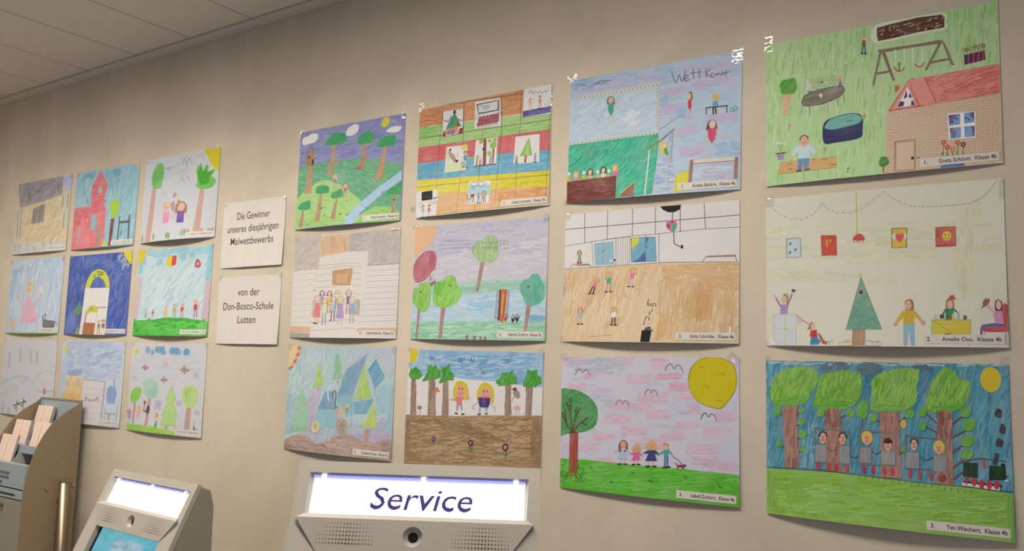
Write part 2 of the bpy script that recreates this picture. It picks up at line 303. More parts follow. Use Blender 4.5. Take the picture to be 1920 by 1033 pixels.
# ------------------------------------------------------------------ drawn artwork, some with painted tape glints (paper millimetres, origin top left of each A3 sheet)
ART = {}
ART["G1"] = """F 175,217,157 84 6
H 146,202,112 170 26 3.2 86 8 -2,-0.5 424.5,-0.5 422,121.5 264,122.5 226,175 226,293 -2,298.5
H 191,231,183 90 26 3.5 88 8 -2,23.5 234.5,22 226,293 -2,298.5
H 141,201,110 50 26 3 84 10 335.5,-1.5 421.5,2.5 419,114 334.5,113
H 145,193,117 60 22 3 80 10 -2,-0.5 214.5,3 212.5,73.5 5,72
B 214,233,209 0 0 214.5,3 274.5,0.5 332.5,4.5 336,20.5 334.5,34.5 286.5,36 213.5,36.5
P 85,39,30 10 2 217,7.5 248,5.5 287.5,3 329,6 334,12.5 333,31.5 286.5,31.5 247,34 218,34.5 216,22
L 214,207,188 1.2 245.5,11.5 249,10
L 208,181,119 1.2 263.5,12.5 267,11
L 208,181,119 1.2 226,17.5 229.5,16
L 214,207,188 1.2 320.5,26.5 323.5,25
L 208,181,119 1.2 304.5,14.5 307.5,13
L 208,181,119 1.2 279,15.5 282.5,14
L 214,207,188 1.2 238.5,11.5 242,10
L 208,181,119 1.2 242.5,29 246,27.5
L 208,181,119 1.2 311,26.5 314,25
L 214,207,188 1.2 308,14 311.5,12.5
L 208,181,119 1.2 253.5,22.5 257,21
L 208,181,119 1.2 300,27.5 303.5,26
L 214,207,188 1.2 317,11.5 320,10
L 208,181,119 1.2 286.5,23.5 290,22
L 208,181,119 1.2 276,13 279,11.5
L 214,207,188 1.2 272.5,11.5 275.5,10
L 208,181,119 1.2 322,28 325.5,26.5
L 208,181,119 1.2 280.5,16 283.5,14.5
L 214,207,188 1.2 319.5,22 323,20.5
L 208,181,119 1.2 316.5,27.5 320,26
L 208,181,119 1.2 276,18 279.5,16.5
L 214,207,188 1.2 286,18.5 289,17
L 208,181,119 1.2 237,15.5 240.5,14
L 208,181,119 1.2 309.5,10.5 313,9
L 214,207,188 1.2 224,22.5 227,21
L 208,181,119 1.2 250.5,20.5 254,19
L 208,181,119 1.2 272,16.5 275,15
L 214,207,188 1.2 329.5,14 332.5,12.5
L 208,181,119 1.2 265.5,13.5 269,12
L 208,181,119 1.2 290,15.5 293,14
L 214,207,188 1.2 258.5,25 262,23.5
L 208,181,119 1.2 255,21 258.5,19.5
L 208,181,119 1.2 319.5,12 323,10.5
L 214,207,188 1.2 226,14 229,12.5
L 208,181,119 1.2 304,22.5 307.5,21
L 208,181,119 1.2 245.5,16 249,14.5
L 214,207,188 1.2 239,19 242,17.5
L 208,181,119 1.2 223.5,24 226.5,22.5
L 208,181,119 1.2 318,30 321,28.5
L 214,207,188 1.2 300.5,30 303.5,28.5
L 208,181,119 1.2 221,15 224,13.5
L 208,181,119 1.2 325.5,26 329,24.5
L 214,207,188 1.2 264.5,29.5 268,28
L 208,181,119 1.2 288,27 291.5,25.5
L 208,181,119 1.2 252,13.5 255.5,11.5
L 214,207,188 1.2 269,12.5 272.5,10.5
E 208,177,101 80 3 192.5,22 4.2,4.1
L 230,188,163 2.2 190,28.5 185,31
L 230,188,163 2.2 195,29.5 200,34
L 65,103,159 3 190.5,38 189,53.5
L 60,53,55 3 190,54 187,53.5
L 65,103,159 3 194,39 194.5,54.5
L 60,53,55 3 193,54.5 196.5,55
P 145,63,110 80 3 189.5,27.5 195.5,28.5 195.5,40 189,38.5
E 230,188,163 0 1 192.5,23.5 3.3,4.1
E 72,63,64 0 0 191.5,22.5 0.5,0.6
E 72,63,64 0 0 194,23 0.5,0.6
C 165,65,64 0.7 191,24.5 192.5,26 194,25
P 129,109,99 10 2 217.5,51.5 233.5,52 286,53.5 325.5,53.5 330.5,56.5 327,61 282.5,59 233,59 218,56
P 129,109,99 60 2 220.5,53.5 224,57 210,122 206,120
P 129,109,99 60 2 222.5,54 230,57.5 247,117 243,118.5
P 129,109,99 60 2 210.5,96 240.5,95.5 241,100 210.5,101
P 129,109,99 60 2 324,57 327.5,60.5 302.5,107.5 298,106
P 129,109,99 60 2 328,57 332.5,60 347.5,105.5 342.5,105.5
P 129,109,99 60 2 306,91.5 341.5,90 342.5,94.5 305.5,96
L 224,240,229 1.6 248,57 249,88
L 224,240,229 1.6 263.5,58 264.5,88.5
L 224,240,229 1.6 278.5,59 278.5,89
L 224,240,229 1.6 294.5,60.5 295,90
C 191,80,70 2.4 246,91.5 250,98.5 256.5,101 263.5,96
C 205,98,84 2.6 282,92.5 287.5,98 293,98 298,92.5
L 62,80,115 2 254.5,88.5 254,101
E 129,149,84 20 3 254.5,86 2.7,3.3
P 48,40,90 80 1 363.5,90 397,87.5 397.5,105 364,108.5
P 174,39,71 80 1 370,90 373,89.5 372.5,107.5 369.5,108
P 174,39,71 80 1 377.5,89.5 381,89 380.5,106.5 377,107
P 174,39,71 80 1 385,89 388.5,88.5 388,106 384.5,106.5
P 174,39,71 80 1 392.5,88.5 396,88 395.5,105 392,105.5
L 93,115,66 0.8 363.5,81 363.5,90
C 182,132,48 1.3 365.5,79.5 365,81 363.5,82 362,80.5 361.5,78.5 362,76.5 363.5,76 365,77 365.5,79.5 365,81
L 93,115,66 0.8 368,83 368.5,89.5
C 77,63,37 1.3 370,81.5 369.5,83.5 368,84 366.5,82.5 366,80.5 366.5,78.5 368,78 369.5,79.5 370,81.5 369.5,83.5
L 93,115,66 0.8 372.5,80 373,89.5
C 182,132,48 1.3 375,78.5 374,80.5 372.5,81 371,80 370.5,77.5 371.5,76 373,75.5 374.5,76.5 375,78.5 374,80.5
L 93,115,66 0.8 377,82 377.5,89.5
C 182,132,48 1.3 379.5,80.5 378.5,82.5 377,83 375.5,82 375,80 376,78 377.5,77.5 379,78.5 379.5,80.5 378.5,82.5
L 93,115,66 0.8 382,79.5 382,89
C 77,63,37 1.3 384,77.5 383.5,79.5 382,80 380.5,79 380,77 380.5,75 382,74.5 383.5,75.5 384,77.5 383.5,79.5
L 93,115,66 0.8 386.5,81.5 386.5,89
C 182,132,48 1.3 388.5,79.5 388,81.5 386.5,82 385,81 384.5,79 385,77 386.5,76.5 388,77.5 388.5,79.5 388,81.5
L 93,115,66 0.8 391,78.5 391,88.5
C 182,132,48 1.3 393,77 392.5,78.5 391,79 389.5,78 389,76 389.5,74 391,73.5 392.5,75 393,77 392.5,78.5
L 93,115,66 0.8 395.5,80.5 395.5,88.5
C 77,63,37 1.3 397.5,79 397,80.5 395.5,81.5 394,80 393.5,78 394,76 395.5,75.5 397,77 397.5,79 397,80.5
C 162,192,157 0.9 158.5,90.5 154.5,95 144,98 128,97.5 110.5,94.5 94.5,89.5 83,83 79,77 83.5,72 94.5,69.5 111,69.5 128.5,72.5 144.5,78 155,84 158.5,90.5 154.5,95
C 145,166,144 1 80,77.5 78,103.5 74.5,129.5
C 145,166,144 1 159.5,80 155.5,97.5 153,115.5
H 159,176,153 30 20 2.5 -10 10 88,88 140,87 153.5,108 93,109.5
B 111,105,95 15 5 72.5,132.5 78.5,119 104,111.5 136,110 153,113.5 155,123.5 142.5,134.5 114,142.5 85,142.5 73.5,138
L 81,76,70 1.2 72.5,132.5 78.5,119 104,111.5 136,110 153,113.5 155,123.5 142.5,134.5 114,142.5 85,142.5 73.5,138 72.5,132.5
L 143,142,135 1.8 74.5,136.5 71,156.5
L 143,142,135 1.8 88,142.5 88.5,162
L 143,142,135 1.8 142,136.5 143,152
L 143,142,135 1.8 153,128.5 155,146.5
L 171,181,172 1.2 108.5,142.5 105.5,161.5
L 171,181,172 1.2 125,143.5 123.5,162
L 171,181,172 1 108,147 125,148
L 171,181,172 1 108,152 125,153
L 171,181,172 1 108,157.5 125,158.5
P 214,227,221 0 0 107.5,119.5 111.5,122 111,118.5 113.5,124.5 110.5,131.5 108.5,125.5 105.5,127
E 165,80,81 80 3 147.5,93.5 2.4,2.3
L 230,188,163 1.6 146,97.5 143,101
L 230,188,163 1.6 149,98 151.5,102.5
L 93,115,155 2.2 146,102.5 145.5,111.5
L 60,53,55 2.2 146,111.5 144,111
L 93,115,155 2.2 148.5,103 148.5,112
L 60,53,55 2.2 148,112 150,112
P 201,98,119 80 3 145.5,96.5 149,97 149,103.5 145.5,103
E 230,188,163 0 1 147.5,94.5 1.9,2.3
L 230,188,163 1.6 86,96.5 83,101
L 230,188,163 1.6 89.5,97 93,102.5
L 191,207,223 2.2 86.5,102.5 86,112.5
L 60,53,55 2.2 86.5,112.5 84.5,112
L 191,207,223 2.2 89,103 89.5,113
L 60,53,55 2.2 88.5,113 91,113
P 214,227,246 80 3 86,95.5 90,96.5 90,103.5 85.5,102.5
E 230,188,163 0 1 88,93 2.1,2.6
E 72,63,64 0 0 87,92.5 0.3,0.4
E 72,63,64 0 0 89,93 0.3,0.4
C 165,65,64 0.7 87,94 88,94.5 89,94
L 230,188,163 1.6 111,85.5 108.5,89
L 230,188,163 1.6 113.5,86 116,90
L 148,199,148 2.2 111.5,90 111,97.5
L 60,53,55 2.2 111.5,97.5 109.5,97
L 148,199,148 2.2 113,90.5 113.5,98
L 60,53,55 2.2 112.5,97.5 114.5,98
P 148,199,148 80 3 111,85 113.5,85.5 113.5,91 110.5,90.5
E 230,188,163 0 1 112.5,83.5 1.6,1.9
B 82,166,50 40 3 29,95.5 31,84 44,78.5 59,80.5 63,93.5 60.5,108.5 49,112.5 34.5,110
H 63,149,37 30 12 2.5 40 20 31,80.5 62.5,81.5 60.5,110 34.5,108
P 214,175,130 80 6 32.5,111 53.5,111 47,133 43,155 35.5,155.5 33.5,131
B 37,40,99 0 1 115,184 134.5,172.5 169,169.5 186.5,178 188,206 181.5,221.5 136.5,224.5 115.5,221.5
B 98,181,175 20 4 116.5,188.5 125.5,177 145,171 172.5,170.5 186.5,180.5 182,191 161.5,195 137.5,197.5 121.5,195.5
C 48,80,137 1.4 116.5,188.5 125.5,177 145,171 172.5,170.5 186.5,180.5 182,191 161.5,195 137.5,197.5 121.5,195.5 116.5,188.5 125.5,177
L 44,63,119 1.4 158.5,185 168.5,184
L 98,155,68 1.4 191.5,178 189,188.5
E 215,121,66 20 3 191.5,178 3.1,4.0
L 98,155,68 1.4 201,215.5 198.5,226
E 208,177,155 20 3 201,215.5 3.0,4.0
L 98,155,68 1.4 118,235.5 116,246.5
E 208,149,84 20 3 118,235.5 3.2,4.1
L 98,155,68 1.4 48,177 46,188
E 208,149,155 20 3 48,177 3.3,4.2
L 98,155,68 1.4 109,212 106.5,222.5
E 175,199,179 20 3 109,212 3.2,4.1
P 162,149,179 0 2 21.5,231 39,231.5 35,246.5 24,245.5
L 110,53,73 2.5 20.5,231.5 40,231.5
L 148,199,119 2.2 30.5,231 24.5,209.5
L 148,199,119 2.2 30.5,231 30,210.5
L 148,199,119 2.2 30.5,231 35,211
E 220,214,231 20 3 23.5,210.5 3.0,3.4
E 220,214,231 20 3 30.5,211 3.0,3.4
E 220,214,231 20 3 37.5,212 3.0,3.4
P 208,171,110 0 3 30.5,251.5 139.5,252.5 140.5,274.5 25,274.5
L 174,132,81 1 30.5,251.5 139.5,252.5 140.5,274.5 25,274.5 30.5,251.5
L 110,80,55 1.2 43,256.5 54,256.5
L 110,80,55 1.2 111.5,255.5 122,255.5
L 110,80,55 1.2 128.5,268 139,268.5
L 110,80,55 1.2 94,253.5 100,253.5
L 110,80,55 1.2 45,266.5 54,267
P 194,224,241 70 3 59,222.5 73,219.5 86.5,221.5 98,231 101,242.5 94.5,242.5 90,233.5 87.5,250.5 65,248.5 67,231.5 56,241.5 51,239.5
P 96,143,188 80 3 65,248 87.5,249 85,271 77.5,271 76.5,256.5 72,272 64,272
L 64,80,90 3 62,273 72,272.5
L 64,80,90 3 78.5,272 88.5,272
E 224,175,159 0 1 77.5,214 8.7,11.2
C 93,76,68 2.4 69,209.5 72,203 77.5,201.5 83.5,205 84.5,210
C 182,70,64 0.9 73,214.5 77.5,218 79.5,213.5
E 224,175,159 20 3 51.5,242 2.9,3.8
E 224,175,159 20 3 101,242.5 2.8,3.7
P 212,190,168 0 3 232,175.5 419,172.5 419.5,304.5 226.5,297
K 175,145,124 0.5 22 13 232,175.5 419,173 419.5,297 227,295.5
P 217,128,121 12 4 270.5,120 419.5,116 419.5,171 296,175 233.5,176 245,157.5
H 203,75,71 120 20 2 15 8 274,120.5 419,117.5 418.5,170 297.5,174.5
H 234,164,161 60 18 2 15 8 296,121 419,117.5 418.5,170 310,173
P 214,103,98 10 2 246,127.5 254,127.5 254.5,135 248.5,142 246.5,141
P 224,149,144 60 3 233.5,176 245.5,174.5 270.5,134.5 291,175.5 315,171 298,121 270.5,120
L 201,69,66 1.6 235.5,175.5 270.5,121.5 288,174 296,174.5 235.5,175.5
L 201,69,66 1.6 298,121 316,171
P 238,241,246 0 0 248.5,171.5 268.5,133.5 282.5,171
P 53,57,106 0 1 250,170.5 255.5,159.5 262.5,161.5 260.5,170
P 53,57,106 0 1 261,156.5 266,139.5 268,152.5
P 53,57,106 0 1 271.5,145.5 276,155 270,155.5
P 53,57,106 0 1 275,160 278.5,163 281.5,171 273.5,170.5
P 190,166,150 80 3 245.5,237 280,236.5 279,295 244.5,294
L 146,115,96 1.6 245.5,237 280,236.5 279,295 244.5,294 245.5,237
P 212,194,172 85 3 248.5,241 277.5,240.5 276.5,292.5 248,291.5
E 30,27,28 0 0 275,272 2.6,2.8
L 30,27,28 1 281,272 287.5,272
P 240,244,248 0 0 335,195.5 379,197.5 378,246 335.5,244.5
P 113,159,215 60 3 336,198.5 355,198.5 354.5,218.5 337,219
P 113,159,215 60 3 361,198 377.5,198.5 377,217.5 361,218
P 113,159,215 60 3 337.5,223 355.5,223.5 355.5,243.5 338,243.5
P 113,159,215 60 3 361,223 377.5,224 377,243.5 361,243.5
P 110,69,144 40 2 336,198.5 350,199.5 339,216.5 337,219
P 110,69,144 40 2 377.5,198.5 369.5,198.5 376.5,215.5
P 110,69,144 40 2 337.5,223 344,223.5 339,233
P 110,69,144 40 2 377.5,224.5 372.5,224.5 374.5,241.5 377,243.5
E 32,58,90 20 3 349,207 1.8,2.1
E 32,58,90 20 3 342,212.5 1.8,2.1
E 32,58,90 20 3 364,207.5 1.8,2.1
E 32,58,90 20 3 369,211.5 1.8,2.1
E 174,63,99 20 3 344,232.5 4.3,3.4
P 49,155,172 0 0 340.5,234 347.5,235 346,242.5 341.5,242.5
P 60,113,188 0 3 321,274.5 359,274.5 359.5,296 321.5,296
L 82,132,59 1.4 327.5,249 326,272.5
E 203,80,68 0 1 330,249.5 1.9,2.1
E 203,80,68 0 1 328,252 1.9,2.1
E 203,80,68 0 1 325,250.5 1.9,2.1
E 203,80,68 0 1 325.5,247 1.9,2.1
E 203,80,68 0 1 328.5,246 1.9,2.1
E 223,192,101 0 0 327.5,249 1.5,1.7
L 82,132,59 1.4 333,258.5 332,272.5
E 199,63,59 0 1 336,258.5 1.8,2.1
E 199,63,59 0 1 334,261.5 1.8,2.1
E 199,63,59 0 1 331,260 1.8,2.1
E 199,63,59 0 1 331,256.5 1.9,2.1
E 199,63,59 0 1 334,255.5 1.8,2.1
E 223,192,101 0 0 333,258.5 1.5,1.7
L 82,132,59 1.4 342,264 341,272.5
E 215,115,117 0 1 344.5,264.5 1.8,2.1
E 215,115,117 0 1 342.5,267 1.8,2.1
E 215,115,117 0 1 339.5,265.5 1.8,2.1
E 215,115,117 0 1 339.5,262 1.8,2.1
E 215,115,117 0 1 343,261 1.8,2.1
E 223,192,101 0 0 342,264 1.5,1.7
L 82,132,59 1.4 350.5,252 349,272.5
E 207,87,77 0 1 353,252.5 1.8,2.1
E 207,87,77 0 1 351,255 1.8,2.1
E 207,87,77 0 1 348,253.5 1.8,2.1
E 207,87,77 0 1 348,250 1.8,2.1
E 207,87,77 0 1 351,249 1.8,2.1
E 223,192,101 0 0 350.5,252 1.5,1.7
L 82,132,59 1.4 358.5,256.5 357.5,273
E 77,46,50 0 1 361.5,256.5 1.8,2.0
E 77,46,50 0 1 359.5,259.5 1.8,2.0
E 77,46,50 0 1 356.5,258 1.8,2.1
E 77,46,50 0 1 356.5,254.5 1.8,2.1
E 77,46,50 0 1 359.5,253.5 1.8,2.1
E 223,192,101 0 0 358.5,256.5 1.5,1.7
L 82,149,59 2 323.5,266.5 325,273
L 82,149,59 2 332.5,267.5 334,274
L 82,149,59 2 340.5,268.5 342,275
L 82,149,59 2 348.5,269.5 350,276
L 82,149,59 2 357.5,270.5 359,277
B 65,137,50 30 3 216.5,274.5 220,264.5 228.5,263.5 233.5,269 234.5,278 228,282.5 219.5,282
P 171,112,68 0 2 223,282 227,282.5 226,294 223,294.5
E 93,149,66 20 3 161.5,279 2.7,2.2
E 93,149,66 20 3 160,284.5 1.4,2.9"""
ART["G2"] = """F 217,221,210 0 3
H 218,221,189 120 40 5 2 6 0,57 420.5,73.5 418,142.5 -0.5,136.5
H 214,217,178 50 40 5 85 8 348.5,49 385.5,45.5 363.5,210 341,209.5
H 215,217,182 60 40 5 0 8 196.5,77.5 309.5,78.5 308.5,131 227,130
H 216,219,191 70 40 4 -8 8 3,144 247.5,161 235,187 86.5,175.5 3,165.5
E 196,184,174 0 1 8,16 2.0,1.6
E 179,169,167 0 1 18.5,24.5 2.0,1.6
E 196,184,174 0 1 29,33.5 2.0,1.6
E 179,169,167 0 1 39.5,39 1.9,1.6
E 196,184,174 0 1 50,44.5 1.9,1.6
E 179,169,167 0 1 60.5,46 1.9,1.6
E 196,184,174 0 1 71,47 1.9,1.6
E 179,169,167 0 1 81.5,44 1.9,1.6
E 196,184,174 0 1 91.5,40.5 1.9,1.6
E 179,169,167 0 1 98.5,34 1.9,1.6
E 196,184,174 0 1 105.5,27.5 1.9,1.6
E 179,169,167 0 1 109,21.5 1.9,1.6
C 192,187,180 0.7 8,16 29,33.5 50,44.5 71,47 91.5,40.5 105.5,27.5 113,16
E 196,184,174 0 1 113,19.5 1.9,1.6
E 179,169,167 0 1 117.5,25 1.9,1.6
E 196,184,174 0 1 122,30.5 1.8,1.6
E 179,169,167 0 1 130.5,34.5 1.8,1.6
E 196,184,174 0 1 138.5,38.5 1.8,1.6
E 179,169,167 0 1 150,39.5 1.8,1.6
E 196,184,174 0 1 161.5,41 1.8,1.6
E 179,169,167 0 1 173,37.5 1.8,1.5
E 196,184,174 0 1 184.5,34.5 1.8,1.5
E 179,169,167 0 1 196,27 1.8,1.5
E 196,184,174 0 1 207,19.5 1.7,1.5
E 179,169,167 0 1 215,13 1.7,1.5
C 192,187,180 0.7 113,19.5 122,30.5 138.5,38.5 161.5,41 184.5,34.5 207,19.5 223,6
E 196,184,174 0 1 224.5,6.5 1.7,1.5
E 187,175,176 0 1 233,14 1.7,1.5
E 196,184,174 0 1 241.5,21.5 1.7,1.5
E 187,175,176 0 1 250.5,27 1.7,1.5
E 196,184,174 0 1 260,32 1.7,1.5
E 196,184,174 0 1 269,37 1.7,1.5
E 187,175,176 0 1 276.5,38 1.7,1.5
E 196,184,174 0 1 284,39 1.7,1.5
E 187,175,176 0 1 291.5,40 1.6,1.5
E 196,184,174 0 1 299,41 1.6,1.5
E 187,175,176 0 1 306,41 1.6,1.5
E 196,184,174 0 1 313,41.5 1.6,1.5
E 187,175,176 0 1 320,41.5 1.6,1.5
E 196,184,174 0 1 327,41.5 1.6,1.5
E 196,184,174 0 1 334,42 1.6,1.5
E 187,175,176 0 1 342,41.5 1.6,1.5
E 196,184,174 0 1 350,41.5 1.6,1.5
E 187,175,176 0 1 358,41.5 1.6,1.5
E 196,184,174 0 1 365.5,41 1.6,1.5
E 187,175,176 0 1 375.5,37 1.6,1.4
E 196,184,174 0 1 385.5,32.5 1.5,1.4
E 187,175,176 0 1 393,26 1.5,1.4
C 192,187,180 0.7 224.5,6.5 241.5,21.5 269,37 299,41 334,42 365.5,41 385.5,32.5 400,19.5
C 206,186,165 1.4 368.5,40 388.5,29.5 403,13.5 410.5,1.5
L 208,195,97 2 175.5,3 174.5,83
B 192,74,80 20 2 168,94.5 170,87 177,83 185,85.5 188,96
L 192,74,80 1.2 169,94.5 170,100.5
L 192,74,80 1.2 173.5,94.5 175,101
L 192,74,80 1.2 179.5,95 178.5,101
L 192,74,80 1.2 186.5,95.5 185.5,101.5
P 195,217,231 80 2 41.5,84.5 68.5,84.5 69.5,122 41,122.5
L 124,118,122 1.6 41.5,84.5 68.5,84.5 69.5,122 41,122.5 41.5,84.5
P 205,70,61 80 2 108.5,82 136.5,83.5 137.5,122 109.5,121.5
L 140,110,103 1.6 108.5,82 136.5,83.5 137.5,122 109.5,121.5 108.5,82
P 211,186,74 80 2 237,77 263,78 261.5,114 236.5,114
L 116,99,80 1.6 237,77 263,78 261.5,114 236.5,114 237,77
P 202,106,103 80 2 311,80.5 343,81 343,116 310.5,116
L 140,110,95 1.6 311,80.5 343,81 343,116 310.5,116 311,80.5
P 106,111,122 0 1 46,97 48,91 51.5,93 50,97
P 106,111,122 0 1 55.5,109.5 58,104 61.5,105.5 60,109.5
P 106,111,122 0 1 45,114.5 47.5,109 51,110.5 49.5,114.5
P 206,165,57 0 1 116.5,90.5 121.5,89.5 120.5,104 117,104.5
P 205,171,63 0 1 124,90 128,91 125,100.5
E 209,215,229 20 3 240.5,92.5 3.7,6.0
E 209,215,229 20 3 259,92.5 3.7,6.0
P 212,91,97 0 1 242.5,90.5 246.5,86.5 250,90 254,86 258,90.5 256.5,97 250,104 244.5,98
E 218,207,72 0 2 329,97 7.0,8.4
E 86,66,33 0 0 326.5,95 1.2,1.3
E 86,66,33 0 0 332,95.5 1.2,1.3
C 86,66,33 1 325.5,100 329,102.5 332.5,99.5
H 182,66,65 16 14 2 85 6 312.5,82 318.5,82 317.5,114.5 311.5,114.5
H 182,66,65 16 14 2 0 6 311,110 342.5,110 342.5,116 311,115.5
P 105,164,146 40 4 181.5,167 218.5,265.5 155,266
L 78,143,122 1.2 181.5,167 218.5,265.5 155,266 181.5,167
C 94,151,133 1.4 171.5,205.5 184,217.5 204.5,228
C 94,151,133 1.4 167.5,235.5 187.5,222.5
C 94,151,133 1.4 158,259 177,254 211.5,263.5
C 94,151,133 1.4 164.5,242.5 190,239.5 215,256
C 94,151,133 1.4 191,202.5 176,225.5 164.5,249
P 214,191,63 0 0 180.5,165.5 177,160 179.5,161 181,157.5 182,161 184.5,160
P 140,110,68 0 1 177.5,194.5 182,189.5 186.5,193.5 182.5,200
E 52,49,48 0 0 181.5,196 2.9,2.4
E 174,77,65 20 3 181,192 1.9,1.3
P 174,137,109 85 4 167.5,266 189,266 189,295 166,295.5
L 142,110,88 1 167.5,266 189,266 189,295 166,295.5 167.5,266
L 199,182,97 1.3 143,290 167,288.5 166,296 141,296 143,290
L 167,169,208 1.3 189,287.5 202,287 202,296 188.5,296 189,287.5
L 167,169,208 1.3 201.5,289 215.5,288.5 216,295.5 202,296 201.5,289
C 199,116,97 1 152.5,284.5 156.5,288.5 160.5,283.5
C 153,153,206 1 193,284.5 196,287.5 198.5,283.5
C 199,165,97 1 207,286 210,288.5 212.5,285
L 199,165,97 1 210,288.5 209.5,296
P 205,217,229 85 3 14.5,235 60,235 61.5,296 13,296
L 199,175,191 1.2 14.5,235 60,235 61.5,296 13,296 14.5,235
L 205,203,114 1.3 38.5,235.5 38.5,296
L 205,203,114 1.3 14,261.5 60.5,266
C 183,110,129 1.6 61,236 72.5,247 85.5,255
P 215,191,203 40 3 61,237.5 72.5,247.5 68.5,255 62.5,251
E 179,143,122 80 2 39.5,202 5.9,8.5
P 179,143,122 85 2 40.5,198.5 45.5,199 44.5,223.5 40.5,223.5
E 215,189,167 0 0 35.5,206.5 5.6,8.5
P 167,143,197 85 3 28,215.5 43,215.5 43.5,234 28.5,234.5
L 140,120,177 3 28,218 19.5,201.5
L 140,120,177 3 43.5,216.5 52,195.5
L 205,171,152 2 19.5,201.5 15,196
P 83,83,82 0 1 50.5,186.5 55.5,185 59.5,188.5 56,192.5 52,191
E 63,53,52 0 0 36,196.5 1.4,1.1
E 167,120,99 80 2 91.5,258.5 5.7,7.6
P 167,120,99 0 2 87,256 90.5,262 85,266 82,265.5
E 218,189,169 0 0 93.5,259.5 4.4,6.9
P 183,49,52 85 2 88,267.5 100.5,265.5 102,279.5 89.5,281.5
P 62,132,189 0 2 89.5,281.5 101,279.5 108.5,288 103.5,294.5 87.5,295
L 199,143,120 2.4 88.5,272.5 87,278.5
P 163,109,82 0 3 102,274 106,272 115.5,287 122,290 118,294.5 111,292.5
L 163,136,131 1.2 118,291 131.5,286
L 163,136,131 1 123,288 126.5,296.5
B 163,110,88 80 3 258,214 265.5,210 272,215 272.5,231 267,232.5 259.5,231 258,222
E 219,191,171 0 0 263.5,221.5 5.1,8.5
P 203,175,50 80 3 253,232 257.5,231 272,231 278,235 286,247.5 283,251 274,242.5 273,256 255,256.5 255.5,244 245.5,254 241.5,250.5
P 142,186,212 85 3 255,256.5 274,256 274,295 267.5,295.5 264.5,265.5 262,295.5 255,295.5
E 209,159,140 20 3 242,256.5 4.3,3.9
P 209,159,140 0 1 283,250 287.5,248.5 293,253.5 289,259.5 284.5,256
E 63,53,52 0 0 262,219.5 0.9,1.0
E 63,53,52 0 0 265.5,219.5 0.9,1.0
C 159,77,69 0.9 261,224.5 264,226.5 267,224
B 163,116,97 80 3 325.5,215.5 331,208.5 337,214 337.5,230 331,231.5 325,230
E 215,187,167 0 0 331.5,221.5 4.6,7.7
P 183,72,68 20 2 330,207.5 335.5,203.5 341.5,211.5 338.5,213
L 205,110,103 1.5 332,205.5 339,204.5
P 46,143,99 80 3 324,229 337,228.5 337.5,248 324,248
L 46,143,99 3 324,230 319,241
L 57,110,95 2.5 337,229.5 344,237
P 208,197,65 10 3 302,249 363,249 362.5,276 333.5,279 322,274.5 303,277.5
L 137,165,97 1.2 302,248.5 363.5,249 362.5,293.5 302,248.5
L 153,182,148 1.2 302,248.5 301,293.5
P 153,110,74 20 2 321.5,273 332,272.5 331,284 323,284.5
P 183,201,214 0 2 305.5,239 311.5,239 311,248 305.5,248
P 78,77,54 0 2 315,239 322,239 322,246.5 315,246.5
P 137,60,68 0 2 326,239 330.5,239 330,247 325.5,247
P 208,197,82 0 2 334.5,237.5 338.5,237.5 338,248 334,248
P 167,186,195 0 2 342.5,235 346.5,235 346,247.5 342,247.5
P 94,98,95 0 2 352,240.5 357.5,241 357.5,248.5 352,248.5
P 192,203,212 0 2 330,278 333.5,278 333,284.5 330,284.5
P 192,203,212 0 2 337.5,279 341,279 340.5,284.5 337,284.5
P 189,77,88 85 3 411.5,224 416,219.5 420.5,223.5 419.5,270 413,270
B 192,77,90 0 3 382,263 398,260 417,260 420,265.5 414,270 389.5,270 382.5,268
L 205,168,131 2.5 384.5,270 383.5,286
L 205,168,131 3 416,270 416.5,291.5
B 108,66,61 80 3 401.5,217.5 406.5,213.5 412,219 411.5,234.5 401.5,232.5
E 221,193,176 0 0 406.5,223 4.1,8.1
P 206,148,186 80 3 399.5,234.5 412,233.5 412,254.5 401,255 398,242
P 214,165,197 40 3 400.5,236 403,242 388,226 391,221.5
P 155,98,82 0 3 382.5,217.5 387.5,210.5 390.5,213 394.5,211.5 391.5,221.5 385.5,225.5 378.5,230.5 383,223.5
P 94,98,165 30 3 380.5,257.5 398.5,254.5 413,256 413,260 387,261 382,267 380.5,280 377,280 378,263.5
P 230,236,248 0 0 5.5,274 13,286.5 17.5,295 10.5,293.5"""  # last patch is a painted glint on the lower left tape
